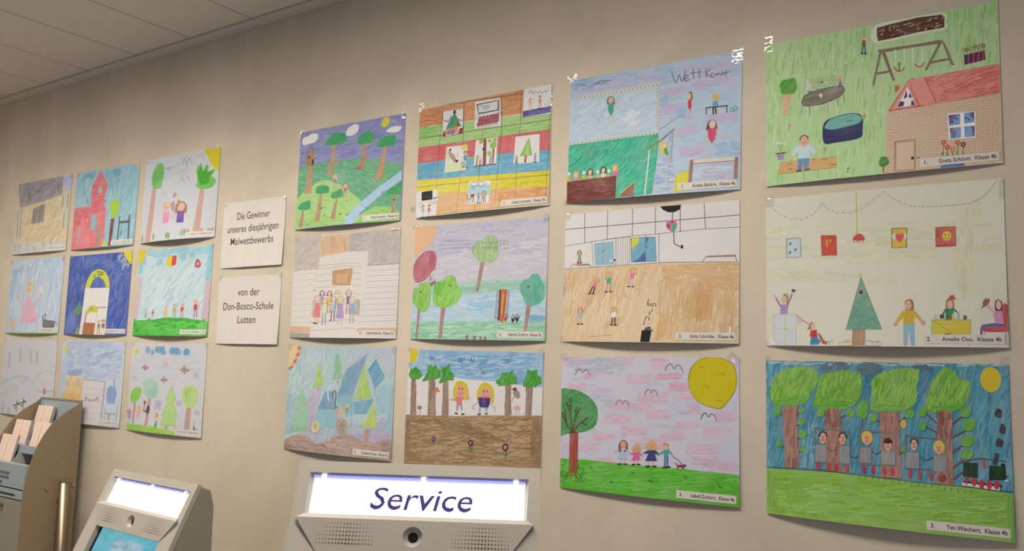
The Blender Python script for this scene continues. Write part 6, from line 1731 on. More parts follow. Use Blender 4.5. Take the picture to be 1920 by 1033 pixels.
ART["E2"] = """F 192,194,215 2 3
H 174,177,212 120 44 5 4 8 1,3.5 418,2 420,85.5 5.5,79.5
H 205,208,223 120 44 5 3 8 5,69 417.5,54 420,154 10,151
H 172,182,214 40 44 4 8 8 71,55 202.5,44 195.5,73.5 55,84.5
P 158,203,191 2 4 6,161 115.5,160 194.5,148.5 307,149 420,151.5 420.5,175.5 196,183 -1.5,188
H 126,182,167 60 34 4 -3 6 162,161 346,152 418,154 418.5,172.5 167,180.5
P 167,203,227 0 4 -1.5,181.5 179.5,181.5 418.5,171 419,255 2.5,252
H 142,191,229 60 30 4.5 4 10 179.5,187.5 277,182.5 270.5,227 189.5,226.5
H 195,218,235 110 34 4.5 3 8 -1.5,188 419,178.5 420.5,249 2.5,248.5
H 78,157,205 30 26 4 0 6 371.5,236.5 418.5,237 419,249 376,252
P 146,202,178 2 4 0.5,251.5 149.5,250.5 420.5,252 421,297.5 0,298.5
H 120,185,157 120 36 4 2 8 0.5,253.5 419,255 420,291.5 1,295.5
H 179,221,208 70 36 4 3 8 0.5,253.5 419,255 420,291.5 1,295.5
B 221,180,146 55 4 -13,-4 68,-1.5 68.5,27.5 49,54 18.5,71.5 -8,74
B 182,104,125 60 4 -1,117 8.5,90 32,70.5 58.5,66 76.5,79 77.5,99 63.5,122 36,145 9.5,146
H 167,77,101 30 22 3.5 65 8 49.5,71 74,72 76.5,116 53,125
C 142,65,92 1.2 0,117 9,90 32,71 58.5,66.5 75.5,78.5 76.5,99 63,122 36,144.5 9.5,145.5 0,117 9,90
L 198,126,80 3 54.5,120 61,135.5
L 105,93,97 1 54.5,138.5 64.5,159
L 105,93,97 1 67,131.5 79.5,146.5
P 142,102,95 30 2 62,151.5 76.5,144.5 80.5,151 65.5,161
L 57,60,80 2.4 61,135.5 63.5,144
C 141,143,167 0.9 85,45.5 87.5,42 90.5,45.5
C 141,143,167 0.9 92,45.5 94.5,42 97.5,45.5
C 141,143,167 0.9 99,45.5 101.5,42.5 104.5,46
C 141,143,167 0.9 106,45.5 108.5,42.5 111,46
C 141,143,167 0.9 113,46 115.5,42.5 118,46
C 141,143,167 0.9 120,46 122,42.5 125,46
C 141,143,167 0.9 126.5,46 129,43 132,46
C 141,143,167 0.9 133.5,46 136,43 138.5,46.5
C 141,143,167 0.9 140.5,46 142.5,43 145.5,46.5
C 141,143,167 0.9 147,46.5 149.5,43 152,46.5
C 141,143,167 0.9 154,46.5 156.5,43 159,46.5
C 141,143,167 0.9 160.5,46.5 163,43.5 165.5,47
C 141,143,167 0.9 167.5,46.5 170,43.5 172.5,47
C 141,143,167 0.9 174,47 176.5,43.5 179,47
C 141,143,167 0.9 181,47 183,43.5 186,47
C 94,110,112 1.1 215.5,52 218,47 221,52
C 94,110,112 1.1 226,52.5 229,47 232,52.5
C 94,110,112 1.1 237,52.5 239.5,47.5 242.5,53
C 94,110,112 1.1 247.5,53 250,48 253,53.5
C 94,110,112 1.1 258,53.5 260.5,48.5 263.5,54
C 94,110,112 1.1 268.5,54 271,49 274,54
C 94,110,112 1.1 279,54.5 281.5,49.5 284.5,54.5
C 94,110,112 1.1 289,55 292,49.5 295,55
C 94,110,112 1.1 299.5,55 302,50 305,55.5
C 141,143,167 0.9 86.5,55 89,51.5 92,55
C 141,143,167 0.9 93.5,55 96,51.5 98.5,55
C 141,143,167 0.9 100.5,55 103,52 105.5,55.5
C 141,143,167 0.9 107.5,55 110,52 112.5,55.5
C 141,143,167 0.9 114.5,55.5 116.5,52 119.5,55.5
C 141,143,167 0.9 121,55.5 123.5,52 126.5,55.5
C 141,143,167 0.9 128,55.5 130.5,52 133,55.5
C 141,143,167 0.9 135,55.5 137,52.5 140,56
C 141,143,167 0.9 141.5,55.5 144,52.5 146.5,56
C 141,143,167 0.9 148.5,55.5 151,52.5 153.5,56
C 141,143,167 0.9 155,56 157.5,52.5 160.5,56
C 141,143,167 0.9 162,56 164.5,52.5 167,56
C 141,143,167 0.9 168.5,56 171,53 173.5,56.5
C 141,143,167 0.9 175.5,56 178,53 180.5,56.5
C 141,143,167 0.9 182,56 184.5,53 187,56.5
C 94,110,112 1.1 216,61 218.5,56 221.5,61.5
C 94,110,112 1.1 226.5,61.5 229,56.5 232.5,62
C 94,110,112 1.1 237,62 240,57 243,62
C 94,110,112 1.1 248,62.5 250.5,57 253.5,62.5
C 94,110,112 1.1 258.5,62.5 261,57.5 264,63
C 94,110,112 1.1 269,63 271.5,58 274.5,63.5
C 94,110,112 1.1 279,63.5 282,58.5 285,63.5
C 94,110,112 1.1 289.5,64 292,59 295,64
C 94,110,112 1.1 300,64 302.5,59 305.5,64.5
C 141,143,167 0.9 88,64.5 90.5,61 93,64.5
C 141,143,167 0.9 95,64.5 97.5,61 100,64.5
C 141,143,167 0.9 102,64.5 104,61.5 107,65
C 141,143,167 0.9 108.5,64.5 111,61.5 114,65
C 141,143,167 0.9 115.5,64.5 118,61.5 121,65
C 141,143,167 0.9 122.5,65 125,61.5 127.5,65
C 141,143,167 0.9 129.5,65 131.5,61.5 134.5,65
C 141,143,167 0.9 136,65 138.5,61.5 141,65
C 141,143,167 0.9 143,65 145.5,62 148,65.5
C 141,143,167 0.9 149.5,65 152,62 155,65.5
C 141,143,167 0.9 156.5,65 159,62 161.5,65.5
C 141,143,167 0.9 163,65.5 165.5,62 168.5,65.5
C 141,143,167 0.9 170,65.5 172.5,62 175,65.5
C 141,143,167 0.9 176.5,65.5 179,62 181.5,65.5
C 141,143,167 0.9 183.5,65.5 185.5,62.5 188.5,65.5
C 94,110,112 1.1 216,70.5 219,65 222,70.5
C 94,110,112 1.1 227,70.5 229.5,65.5 232.5,71
C 94,110,112 1.1 237.5,71 240,66 243,71.5
C 94,110,112 1.1 248,71.5 250.5,66.5 254,71.5
C 94,110,112 1.1 258.5,72 261.5,66.5 264.5,72
C 94,110,112 1.1 269,72 271.5,67 274.5,72.5
C 94,110,112 1.1 279.5,72.5 282,67.5 285,73
C 94,110,112 1.1 290,73 292.5,68 295.5,73
C 94,110,112 1.1 300,73.5 303,68 306,73.5
B 163,201,150 75 4 195,70 207,51 227.5,49 239,38.5 259.5,38.5 273,52 272,70 276.5,83 262,102.5 241.5,104.5 217,97 197.5,80
H 133,174,118 36 20 4 75 14 195,70 207,51 227.5,49 239,38.5 259.5,38.5 273,52 272,70 276.5,83 262,102.5 241.5,104.5 217,97 197.5,80
C 133,174,118 1.1 195,70 207,51 227.5,49 239,38.5 259.5,38.5 273,52 272,70 276.5,83 262,102.5 241.5,104.5 217,97 197.5,80 195,70 207,51
P 163,131,127 86 4 222,103 234.5,103 220.5,177.5 211.5,177
H 137,102,95 12 16 2 87 4 222,103 234.5,103 220.5,177.5 211.5,177
C 94,110,95 1.1 224.5,57 227.5,51.5 231,57.5
C 94,110,95 1.1 234.5,57.5 237,52 240.5,58
C 94,110,95 1.1 244.5,58 247,52.5 250.5,58.5
C 94,110,95 1.1 254,58.5 256.5,53 260,59
C 94,110,95 1.1 264,59 266.5,53 270,59
C 94,110,95 1.1 225,69.5 228,63.5 231.5,69.5
C 94,110,95 1.1 235,70 237.5,64 241,70
C 94,110,95 1.1 245,70 247.5,64.5 251,70.5
C 94,110,95 1.1 254.5,70.5 257,65 260.5,71
C 94,110,95 1.1 264,71 267,65.5 270.5,71
B 139,198,97 75 4 2,185 8.5,164.5 22,163 25.5,153 43,149 61,155.5 64,185.5 62,209 47.5,226 32,223.5 18,213.5 5,201.5
H 110,180,63 36 20 4 75 14 2,185 8.5,164.5 22,163 25.5,153 43,149 61,155.5 64,185.5 62,209 47.5,226 32,223.5 18,213.5 5,201.5
C 110,180,63 1.1 2,185 8.5,164.5 22,163 25.5,153 43,149 61,155.5 64,185.5 62,209 47.5,226 32,223.5 18,213.5 5,201.5 2,185 8.5,164.5
P 163,131,127 86 4 23.5,218 31.5,217.5 27.5,295 19.5,295
H 137,102,95 12 16 2 87 4 23.5,218 31.5,217.5 27.5,295 19.5,295
B 139,207,95 75 4 74.5,186 76.5,159.5 85.5,149.5 104,146.5 114,137 131,134 146,141 149,161 164.5,171 163,190.5 147,206.5 126.5,213.5 101,214.5 79,206
H 101,182,52 36 20 4 75 14 74.5,186 76.5,159.5 85.5,149.5 104,146.5 114,137 131,134 146,141 149,161 164.5,171 163,190.5 147,206.5 126.5,213.5 101,214.5 79,206
C 101,182,52 1.1 74.5,186 76.5,159.5 85.5,149.5 104,146.5 114,137 131,134 146,141 149,161 164.5,171 163,190.5 147,206.5 126.5,213.5 101,214.5 79,206 74.5,186 76.5,159.5
P 163,131,127 86 4 103.5,215.5 118,213.5 113,294.5 102.5,294.5
H 137,102,95 12 16 2 87 4 103.5,215.5 118,213.5 113,294.5 102.5,294.5
H 78,165,27 30 24 4 80 8 76,152.5 106,146.5 104,186.5 78.5,192.5
B 94,181,161 75 4 346,165 357.5,152.5 369,149.5 378.5,139 395.5,139.5 403.5,153.5 414,169.5 413.5,191 404.5,206 382.5,212 365,209 355,190 349,180.5
H 67,159,137 36 20 4 75 14 346,165 357.5,152.5 369,149.5 378.5,139 395.5,139.5 403.5,153.5 414,169.5 413.5,191 404.5,206 382.5,212 365,209 355,190 349,180.5
C 67,159,137 1.1 346,165 357.5,152.5 369,149.5 378.5,139 395.5,139.5 403.5,153.5 414,169.5 413.5,191 404.5,206 382.5,212 365,209 355,190 349,180.5 346,165 357.5,152.5
P 163,131,127 86 4 366.5,212.5 378.5,211.5 370,284.5 361,283
H 137,102,95 12 16 2 87 4 366.5,212.5 378.5,211.5 370,284.5 361,283
L 121,60,44 2.2 23.5,171.5 33.5,175
L 121,60,44 2.2 124.5,157.5 134.5,163
L 46,60,56 2.4 366,167.5 372.5,168
P 121,44,56 86 1 285,173.5 292.5,172.5 292,249.5 285.5,249
P 179,120,48 86 2 290.5,173 300,171.5 300,254.5 292,250.5
P 199,186,63 86 1 296,183 299.5,183 298.5,233.5 295,233
P 192,83,50 86 2 299.5,172.5 307.5,173.5 306,227 301.5,255 298.5,254.5
L 105,93,112 1 277.5,177.5 285.5,177
L 153,93,80 1 306.5,177.5 315,178.5
L 105,93,112 1 277.5,183 285.5,182.5
L 153,93,80 1 307,183 315,183.5
L 105,93,112 1 277.5,188.5 285.5,188
L 153,93,80 1 307,188.5 315,189
L 105,93,112 1 277.5,194 286,193.5
L 153,93,80 1 307,193.5 315,194.5
L 105,93,112 1 277.5,199.5 286,199
L 153,93,80 1 307.5,199 314.5,200
L 105,93,112 1 277.5,204.5 286.5,204
L 153,93,80 1 307.5,204.5 314.5,205
L 105,93,112 1 277,210 286.5,209.5
L 153,93,80 1 307.5,210 314.5,210.5
L 105,93,112 1 277,215.5 286.5,215
L 153,93,80 1 308,215 314.5,216
L 105,93,112 1 277,221 287,220.5
L 153,93,80 1 308,220.5 314,221
L 105,93,112 1 277,226 287,225.5
L 153,93,80 1 308.5,226 314,226.5
L 105,93,112 1 277,231.5 287.5,231
L 153,93,80 1 308.5,231 314,232
L 105,93,112 1 277,237 287.5,236.5
L 153,93,80 1 308.5,236.5 314,237
L 105,93,112 1 277,242.5 287.5,241.5
L 153,93,80 1 309,242 313.5,242.5
L 105,93,112 1 279,176 277,244
L 153,93,80 1 315,177.5 312.5,233.5
L 105,93,97 1.4 274,239.5 285,244
P 174,77,63 0 1 302.5,242.5 315,240 310.5,250 307,251
C 137,110,110 1.1 312,236 311,238.5 309,239.5 306.5,238 305.5,236 306.5,233.5 308.5,232.5 311,233.5 312,236 311,238.5
L 174,77,63 1.4 308,250 307.5,255
L 174,77,63 1.2 312.5,241.5 316.5,237
L 174,77,63 1.2 305,242 301.5,237.5
P 38,38,46 0 1 324.5,245 336.5,243 332.5,252.5 328.5,253.5
C 137,110,110 1.1 333.5,238.5 332.5,241 330.5,242 328.5,241 327.5,238.5 328,236 330.5,235 332.5,236 333.5,238.5 332.5,241
L 38,38,46 1.4 330,252.5 329,257.5
L 38,38,46 1.2 334.5,244 338,239.5
L 38,38,46 1.2 327,244.5 323.5,240
P 38,38,46 0 1 336,243.5 348,241 344,251 340,251.5
C 137,110,110 1.1 345,236.5 344,239 342,240 340,239 339,236.5 339.5,234 342,233 344,234 345,236.5 344,239
L 38,38,46 1.4 341,251 340.5,256
L 38,38,46 1.2 346,242 349.5,238
L 38,38,46 1.2 338.5,243 335,238.5
P 137,104,103 85 3 193,285.5 200,285.5 200.5,298.5 193,298.5
P 137,104,103 85 3 216.5,287 223.5,287 224,298 216.5,298
P 137,104,103 85 3 235.5,288 242.5,288 242.5,298 235.5,298
P 137,104,103 85 3 248.5,288.5 256,288.5 256,297.5 248.5,298"""
ART["E3"] = """F 219,220,225 0 0
P 142,186,225 2 4 36.5,-1.5 421,0.5 418.5,81.5 348,78.5 286,72 202.5,72 155,68 48.5,69 3,51 0,35 29.5,31
H 110,164,216 260 34 4 3 10 49,1.5 416,3.5 418,73 293,69 167,64.5 56.5,56
H 94,152,210 60 34 4 5 8 160.5,15 313,8.5 314,41.5 170,52
H 183,215,240 90 34 3.2 3 8 45,5 416,6.5 418.5,75.5 56.5,59
H 94,152,210 36 26 4 6 8 322,53 414,55.5 418,73 351.5,72.5
H 167,205,233 40 26 4 50 10 2.5,6 70,1.5 56,49.5 5.5,54
H 168,205,235 20 26 3 85 6 395,4 416,3.5 417.5,75.5 404.5,73.5
P 208,194,29 40 1 3,-2 32,-2 32,15 23,31 4.5,37.5
P 155,135,122 87 4 12.5,60.5 27,60 36,168 14.5,169
H 121,99,86 26 24 2.2 87 5 12.5,60.5 27,60 36,168 14.5,169
P 62,155,52 70 2 2.5,67 9.5,52.5 26.5,47 43.5,54.5 48.5,69.5 32.5,77.5 11,75
H 46,143,35 36 16 3.6 65 25 2.5,67 9.5,52.5 26.5,47 43.5,54.5 48.5,69.5 32.5,77.5 11,75
H 86,180,65 22 16 3 65 25 2.5,67 9.5,52.5 26.5,47 43.5,54.5 48.5,69.5 32.5,77.5 11,75
P 155,135,122 87 4 72.5,71 93.5,70.5 101.5,167 73.5,168.5
H 121,99,86 26 24 2.2 87 5 72.5,71 93.5,70.5 101.5,167 73.5,168.5
P 62,155,52 70 2 51,78.5 67,62 69,42.5 81,37.5 85,45.5 95,37 97.5,46.5 112,52.5 111,69.5 90.5,75 70,76 53.5,82
H 46,143,35 36 16 3.6 65 25 51,78.5 67,62 69,42.5 81,37.5 85,45.5 95,37 97.5,46.5 112,52.5 111,69.5 90.5,75 70,76 53.5,82
H 86,180,65 22 16 3 65 25 51,78.5 67,62 69,42.5 81,37.5 85,45.5 95,37 97.5,46.5 112,52.5 111,69.5 90.5,75 70,76 53.5,82
P 155,135,122 87 4 120,75.5 137,75 144,164.5 121,166
H 121,99,86 26 24 2.2 87 5 120,75.5 137,75 144,164.5 121,166
P 62,155,52 70 2 106.5,82.5 116.5,63 113.5,43 128,44 139.5,37 141.5,53 154.5,60.5 153.5,74.5 131.5,75 111.5,84.5
H 46,143,35 36 16 3.6 65 25 106.5,82.5 116.5,63 113.5,43 128,44 139.5,37 141.5,53 154.5,60.5 153.5,74.5 131.5,75 111.5,84.5
H 86,180,65 22 16 3 65 25 106.5,82.5 116.5,63 113.5,43 128,44 139.5,37 141.5,53 154.5,60.5 153.5,74.5 131.5,75 111.5,84.5
P 155,135,122 87 4 314.5,65 328,64.5 334,152 314.5,153
H 121,99,86 26 24 2.2 87 5 314.5,65 328,64.5 334,152 314.5,153
P 62,155,52 70 2 284,72.5 300.5,62.5 301.5,49.5 318,51.5 336,43.5 336,55.5 347.5,61 346.5,76 323,78 297.5,83
H 46,143,35 36 16 3.6 65 25 284,72.5 300.5,62.5 301.5,49.5 318,51.5 336,43.5 336,55.5 347.5,61 346.5,76 323,78 297.5,83
H 86,180,65 22 16 3 65 25 284,72.5 300.5,62.5 301.5,49.5 318,51.5 336,43.5 336,55.5 347.5,61 346.5,76 323,78 297.5,83
P 155,135,122 87 4 375,69 393,68 390.5,153.5 373,154.5
H 121,99,86 26 24 2.2 87 5 375,69 393,68 390.5,153.5 373,154.5
P 62,155,52 70 2 364,75 374,60 375,41 386,45 403.5,40 404.5,53 416,60 414.5,71.5 397.5,81 369.5,82
H 46,143,35 36 16 3.6 65 25 364,75 374,60 375,41 386,45 403.5,40 404.5,53 416,60 414.5,71.5 397.5,81 369.5,82
H 86,180,65 22 16 3 65 25 364,75 374,60 375,41 386,45 403.5,40 404.5,53 416,60 414.5,71.5 397.5,81 369.5,82
C 46,65,99 1.3 70.5,11.5 73.5,22 78,23.5 80,12.5 83,23.5 88,22 90.5,11.5
C 46,65,99 1.3 164.5,16.5 167.5,27 171.5,28 173,17.5 176,28 180.5,26.5 183.5,16.5
C 46,65,99 1.3 199,15 202,25.5 206,26.5 207.5,16 210.5,26.5 215,25 217.5,15
C 46,65,99 1.3 308.5,15.5 311.5,25.5 315,26.5 317,16.5 319.5,26.5 323.5,25 326,15.5
C 46,65,99 1.3 238,44.5 241,54.5 244.5,55.5 246.5,45.5 249,55.5 253.5,54 256.5,44.5
B 205,191,27 80 2 157.5,119.5 154.5,97.5 166,78 186,77 200.5,90.5 202,118.5 193,120 179.5,113 166.5,120
B 218,161,150 0 1 165,108.5 169,90.5 178,84 188,91 194,107.5 179.5,115.5
E 73,73,78 0 0 173.5,95.5 2.1,2.2
E 73,73,78 0 0 183.5,95 2.1,2.2
C 174,71,65 1.2 171,104.5 179,108.5 187,103
C 182,108,97 0.8 179,96.5 180.5,101 178,101.5
P 215,124,135 85 2 166,114 187,114.5 189,119 183.5,121.5 184,135 168,136.5 166.5,124.5 161,125
L 218,161,150 1.3 162.5,122 148,124
L 218,161,150 1.3 187,119 206.5,116.5
L 218,161,150 1.3 147,125.5 151.5,119
L 218,161,150 1.3 204.5,113.5 212.5,120.5
P 142,168,193 85 2 166.5,137 172.5,136.5 172,149 168,149
P 142,168,193 85 2 180,136 185,136 186,146.5 182,147
L 38,38,46 4 164,156.5 171.5,157
L 38,38,46 4 185,157.5 192.5,157
B 205,191,27 80 2 233,123.5 230,100 242.5,79.5 263,78 278.5,92.5 279.5,122.5 270,124.5 256,117 242.5,124.5
B 218,161,150 0 1 241,112 245.5,92.5 254.5,86 265.5,93 271.5,110.5 256,119.5
E 73,73,78 0 0 250,98 2.3,2.4
E 73,73,78 0 0 260.5,97.5 2.2,2.3
C 174,71,65 1.2 247,107.5 256,112 264.5,106
C 182,108,97 0.8 255.5,99 257.5,104 254.5,104.5
P 73,44,129 85 3 232,113.5 271,112.5 269,128.5 264,136.5 240,137 235.5,125.5
H 57,27,112 30 10 3 80 20 235,115 269,113.5 264.5,136 240,136
L 218,161,150 1.3 234,125.5 219,135.5
L 218,161,150 1.3 269.5,127 287,137.5
L 218,161,150 1.3 218,137 225,143
L 218,161,150 1.3 284,132 286,145
L 218,161,150 1.3 217,132.5 221.5,144.5
P 142,172,210 85 2 237,137 242.5,137.5 241.5,151 237.5,150
P 142,172,210 85 2 256.5,136.5 262.5,136.5 261.5,147.5 257,147
L 89,93,129 4 235.5,155 243,153
L 89,93,129 4 256.5,153 264,151.5
E 153,120,129 20 3 45.5,149 8.0,5.1
L 137,110,120 1.2 44.5,154 45,166
L 137,110,120 1.2 49.5,154 50,165.5
B 205,164,180 0 3 339,137 341,130 349.5,127 357,129.5 360.5,136 350.5,137.5
L 137,110,120 1.2 346,137.5 347.5,148.5
L 137,110,120 1.2 354.5,137 356,147.5
P 205,126,80 0 2 96.5,94 101.5,96 106,93.5 105,99.5 111.5,101.5 110.5,105.5 100.5,107 97.5,114 95,111
B 142,137,122 40 4 336.5,97 343.5,90.5 354,94.5 357,104.5 353,110 342,107
E 73,58,52 20 3 342,89 5.7,4.4
L 174,66,63 2.4 332.5,90.5 338.5,88.5
L 205,190,63 1.8 332,119 340.5,107
L 205,190,63 1.5 333,108.5 338.5,111.5
P 163,137,99 5 4 -1,169.5 144,164.5 296.5,153.5 420.5,146.5 421.5,266.5 0.5,294
H 130,99,63 360 44 3 5 14 1.5,173 417.5,149 418,261 4.5,290.5
H 194,171,140 190 40 2.6 6 14 4,176 414,153.5 414.5,258.5 6,287
H 118,87,51 90 46 2.6 -12 10 21,178.5 183.5,168 335.5,216.5 224.5,213.5 105,185.5 30.5,193.5
H 127,99,65 60 30 2.8 82 10 393.5,154.5 417.5,153 418,261 390.5,263.5
H 127,99,65 50 30 2.8 84 10 -2.5,176.5 21,175 19,286 4,284
C 78,126,73 3 100,229 101.5,236.5 101.5,241
L 78,126,73 2.6 101.5,237.5 95.5,233.5
L 78,126,73 2.6 101.5,237.5 105.5,232.5
C 89,37,86 4.2 104,224 103.5,227 101,229 98.5,229 96,227.5 95,225 95.5,222 98,220.5 100.5,220 103,221.5 104,224 103.5,227
E 179,159,137 0 0 99.5,224.5 2.4,2.8
C 78,126,73 3 218,231 219.5,240.5 220,246.5
L 78,126,73 2.6 219.5,242 213,237
L 78,126,73 2.6 219.5,242 225,235.5
C 89,37,86 4.2 223.5,224.5 222.5,228.5 219.5,230.5 216,231 213,229 212,225.5 213,222 215.5,219.5 219,219.5 222,221.5 223.5,224.5 222.5,228.5
E 179,159,137 0 0 217.5,225 3.1,3.6
C 78,126,73 3 322.5,234.5 324,246 324,253
L 78,126,73 2.6 324,247.5 316,241.5
L 78,126,73 2.6 324,247.5 330.5,239.5
C 89,37,86 4.2 328.5,226.5 327.5,231 324.5,234 320,234 316.5,232 315,227.5 316.5,223 319.5,220.5 324,220 327.5,222.5 328.5,226.5 327.5,231
E 179,159,137 0 0 322,227 3.6,4.4"""
ART["D1"] = """F 129,139,197 2 4
H 114,124,193 200 32 4 3 10 0,3 418,4 415,134.5 2.5,99
H 151,161,212 80 32 4 3 10 1,11 418,8 415,127 1.5,91
P 92,170,133 -20 4 -1,104.5 89.5,104 181,102 254,107 325,117.5 415.5,140 417,298.5 4.5,295.5
H 73,159,114 160 26 4 -25 25 0,106.5 181.5,104 413,141.5 412.5,216.5 262,226 1.5,189.5
H 122,190,159 90 26 4 -25 25 0,106.5 181.5,104 413,141.5 412.5,216.5 262,226 1.5,189.5
P 158,207,129 -20 4 -5.5,205 29,184 94,158.5 126.5,156.5 175.5,174 240.5,209.5 282.5,238.5 256,292 0,297
H 139,194,108 90 26 4 -20 20 -2,221 126.5,161.5 262,226 245.5,287.5 4,291.5
H 133,190,97 40 26 4 0 10 -1,260 234,268.5 215.5,295 1,296
P 146,203,112 0 4 246,293 284.5,268 328,253 381.5,256.5 415.5,273.5 416,298.5
H 126,186,84 36 26 4 -5 10 256,292 328.5,256.5 411,273.5 415.5,295
B 225,230,233 0 0 8.5,32 13,18.5 35.5,15 49,9.5 74.5,14 77,26.5 65,36.5 40,39.5 17.5,41
B 225,230,233 0 0 195.5,32 201.5,14.5 227,5.5 244,10.5 241.5,27.5 218.5,37
B 225,230,233 0 0 351,41.5 369,32.5 393,32 409.5,37.5 394,48.5 370,47
B 212,210,56 0 1 333,14.5 340.5,4 355,2 363,11.5 358,23.5 342,29 333.5,24
P 163,197,231 40 3 416.5,158 416.5,185.5 350.5,218.5 293.5,254 251,297 212.5,294.5 229,268 277.5,233 339.5,196
L 126,165,206 1.6 270,237.5 297.5,255
P 176,143,110 86 4 141.5,55.5 155.5,54 148,144.5 124,142.5
H 142,110,78 12 18 2.2 86 5 141.5,55.5 155.5,54 148,144.5 124,142.5
B 46,161,101 40 2 110,51.5 117.5,37 133.5,29 138,20 165,22.5 186.5,26 199.5,47 183,52.5 135,55.5
H 35,149,84 22 16 3 30 25 110,51.5 117.5,37 133.5,29 138,20 165,22.5 186.5,26 199.5,47 183,52.5 135,55.5
P 176,143,110 86 4 266,66 279,66.5 276.5,140.5 256,138
H 142,110,78 12 18 2.2 86 5 266,66 279,66.5 276.5,140.5 256,138
B 46,161,101 40 2 242,62.5 250,41.5 270,36.5 282,27.5 295.5,38 311,47.5 307,64.5 272,67
H 35,149,84 22 16 3 30 25 242,62.5 250,41.5 270,36.5 282,27.5 295.5,38 311,47.5 307,64.5 272,67
P 176,143,110 86 4 344.5,83.5 358,82.5 348,176.5 316.5,173.5
H 142,110,78 12 18 2.2 86 5 344.5,83.5 358,82.5 348,176.5 316.5,173.5
B 46,161,101 40 2 318,81.5 329,62.5 346,55.5 370.5,56 389,60.5 384,84 357.5,85
H 35,149,84 22 16 3 30 25 318,81.5 329,62.5 346,55.5 370.5,56 389,60.5 384,84 357.5,85
P 176,143,110 86 4 103.5,196.5 114,196.5 113,279 90,277.5
H 142,110,78 12 18 2.2 86 5 103.5,196.5 114,196.5 113,279 90,277.5
B 46,161,101 40 2 84.5,192.5 87,175.5 111,172 136,178.5 139,195.5 113,197.5
H 35,149,84 22 16 3 30 25 84.5,192.5 87,175.5 111,172 136,178.5 139,195.5 113,197.5
P 176,143,110 86 4 172.5,216 179.5,215.5 178.5,276.5 157.5,276
H 142,110,78 12 18 2.2 86 5 172.5,216 179.5,215.5 178.5,276.5 157.5,276
B 46,161,101 40 2 152,211.5 155,198.5 177,193 192.5,190.5 199,211.5 173.5,216
H 35,149,84 22 16 3 30 25 152,211.5 155,198.5 177,193 192.5,190.5 199,211.5 173.5,216
P 176,143,110 86 4 29,239.5 38,239.5 36.5,290.5 18.5,290.5
H 142,110,78 12 18 2.2 86 5 29,239.5 38,239.5 36.5,290.5 18.5,290.5
B 46,161,101 40 2 8.5,233.5 20.5,218.5 43,214.5 60.5,214 66,237.5 39.5,240
H 35,149,84 22 16 3 30 25 8.5,233.5 20.5,218.5 43,214.5 60.5,214 66,237.5 39.5,240
P 176,143,110 86 4 393,221.5 400.5,222 401,280 385.5,280.5
H 142,110,78 12 18 2.2 86 5 393,221.5 400.5,222 401,280 385.5,280.5
B 46,161,101 40 2 365,218 383.5,203.5 406.5,194.5 416.5,190 416.5,221
H 35,149,84 22 16 3 30 25 365,218 383.5,203.5 406.5,194.5 416.5,190 416.5,221
P 176,143,110 86 4 42.5,106 62.5,107.5 63.5,191.5 32.5,191.5
P 167,125,84 80 4 31,104 31,78 51,49 64,70 65,106
C 73,50,35 1.4 29,78 34,66.5 50,48.5 62,68
P 46,36,35 0 0 55.5,88.5 63,89.5 64.5,104.5 56.5,103.5
E 46,36,35 0 0 42.5,80 4.0,3.6
L 89,66,52 1 31,103.5 65.5,106
E 163,143,137 20 3 164,111 9.7,6.2
B 142,116,103 0 3 233,138 245.5,129.5 263.5,133.5 264,141
B 214,201,63 80 3 151.5,160 151,149.5 160,145 169.5,151 170,162 161,158.5
L 221,180,157 1.6 155.5,158 146.5,166.5
L 221,180,157 1.6 166,159 176.5,169
L 167,159,171 2.2 158,169 157.5,187.5
L 167,159,171 2.2 165.5,169.5 168,188.5
P 140,137,180 80 3 154.5,156.5 166.5,157.5 168,171 155.5,169.5
E 221,180,157 0 1 160.5,152.5 6.4,5.4
E 68,60,61 0 0 158,151.5 0.9,0.7
E 68,60,61 0 0 163,152 0.9,0.7
C 159,62,61 0.7 158,154 160.5,155.5 163,154.5
B 199,143,116 80 3 198.5,190.5 197.5,180 206,176 215.5,182 216,192 207,188.5
L 221,180,157 1.6 202,188.5 193.5,196.5
L 221,180,157 1.6 212,189.5 222,199
L 199,143,133 2.2 204,199 204,217
L 199,143,133 2.2 211.5,199.5 214,217.5
P 199,85,148 80 3 201,187 212.5,188 214,201 201.5,199.5
E 221,180,157 0 1 206.5,183.5 6.1,5.2
E 68,60,61 0 0 204,182 0.9,0.7
E 68,60,61 0 0 209,182.5 0.9,0.7
C 159,62,61 0.7 204.5,184.5 207,186 209.5,185
E 199,143,148 0 1 194.5,142.5 4.2,2.3
E 199,165,165 0 1 303.5,128.5 4.0,2.2
E 206,207,131 0 1 14.5,130 4.6,2.4
E 199,132,97 0 1 73,242 4.4,2.3
E 199,126,97 0 1 218.5,228 4.2,2.3
E 183,108,97 0 1 340,236.5 3.9,2.2
E 153,93,73 0 1 371,242.5 3.9,2.2
E 199,143,133 0 1 409.5,228 3.8,2.2
E 137,110,86 0 1 131.5,263 4.3,2.3
E 73,93,69 0 1 197.5,264.5 4.2,2.3
E 73,77,63 0 1 115.5,241 4.4,2.3
E 153,143,120 0 1 292,183.5 4.0,2.2
E 167,165,120 0 1 341,271.5 3.9,2.2
L 89,93,80 2.2 300,212 311.5,207.5
L 89,93,80 2.2 348.5,216 359.5,211.5
L 89,93,80 2.2 371.5,177 382.5,172.5
L 89,93,80 2.2 272.5,269.5 284.5,264.5
L 89,93,80 2.2 221,270.5 233,265.5
E 31,27,27 0 0 394.5,238.5 2.9,2.5
B 153,159,171 0 2 49.5,286.5 56.5,281 70.5,284 69,289"""
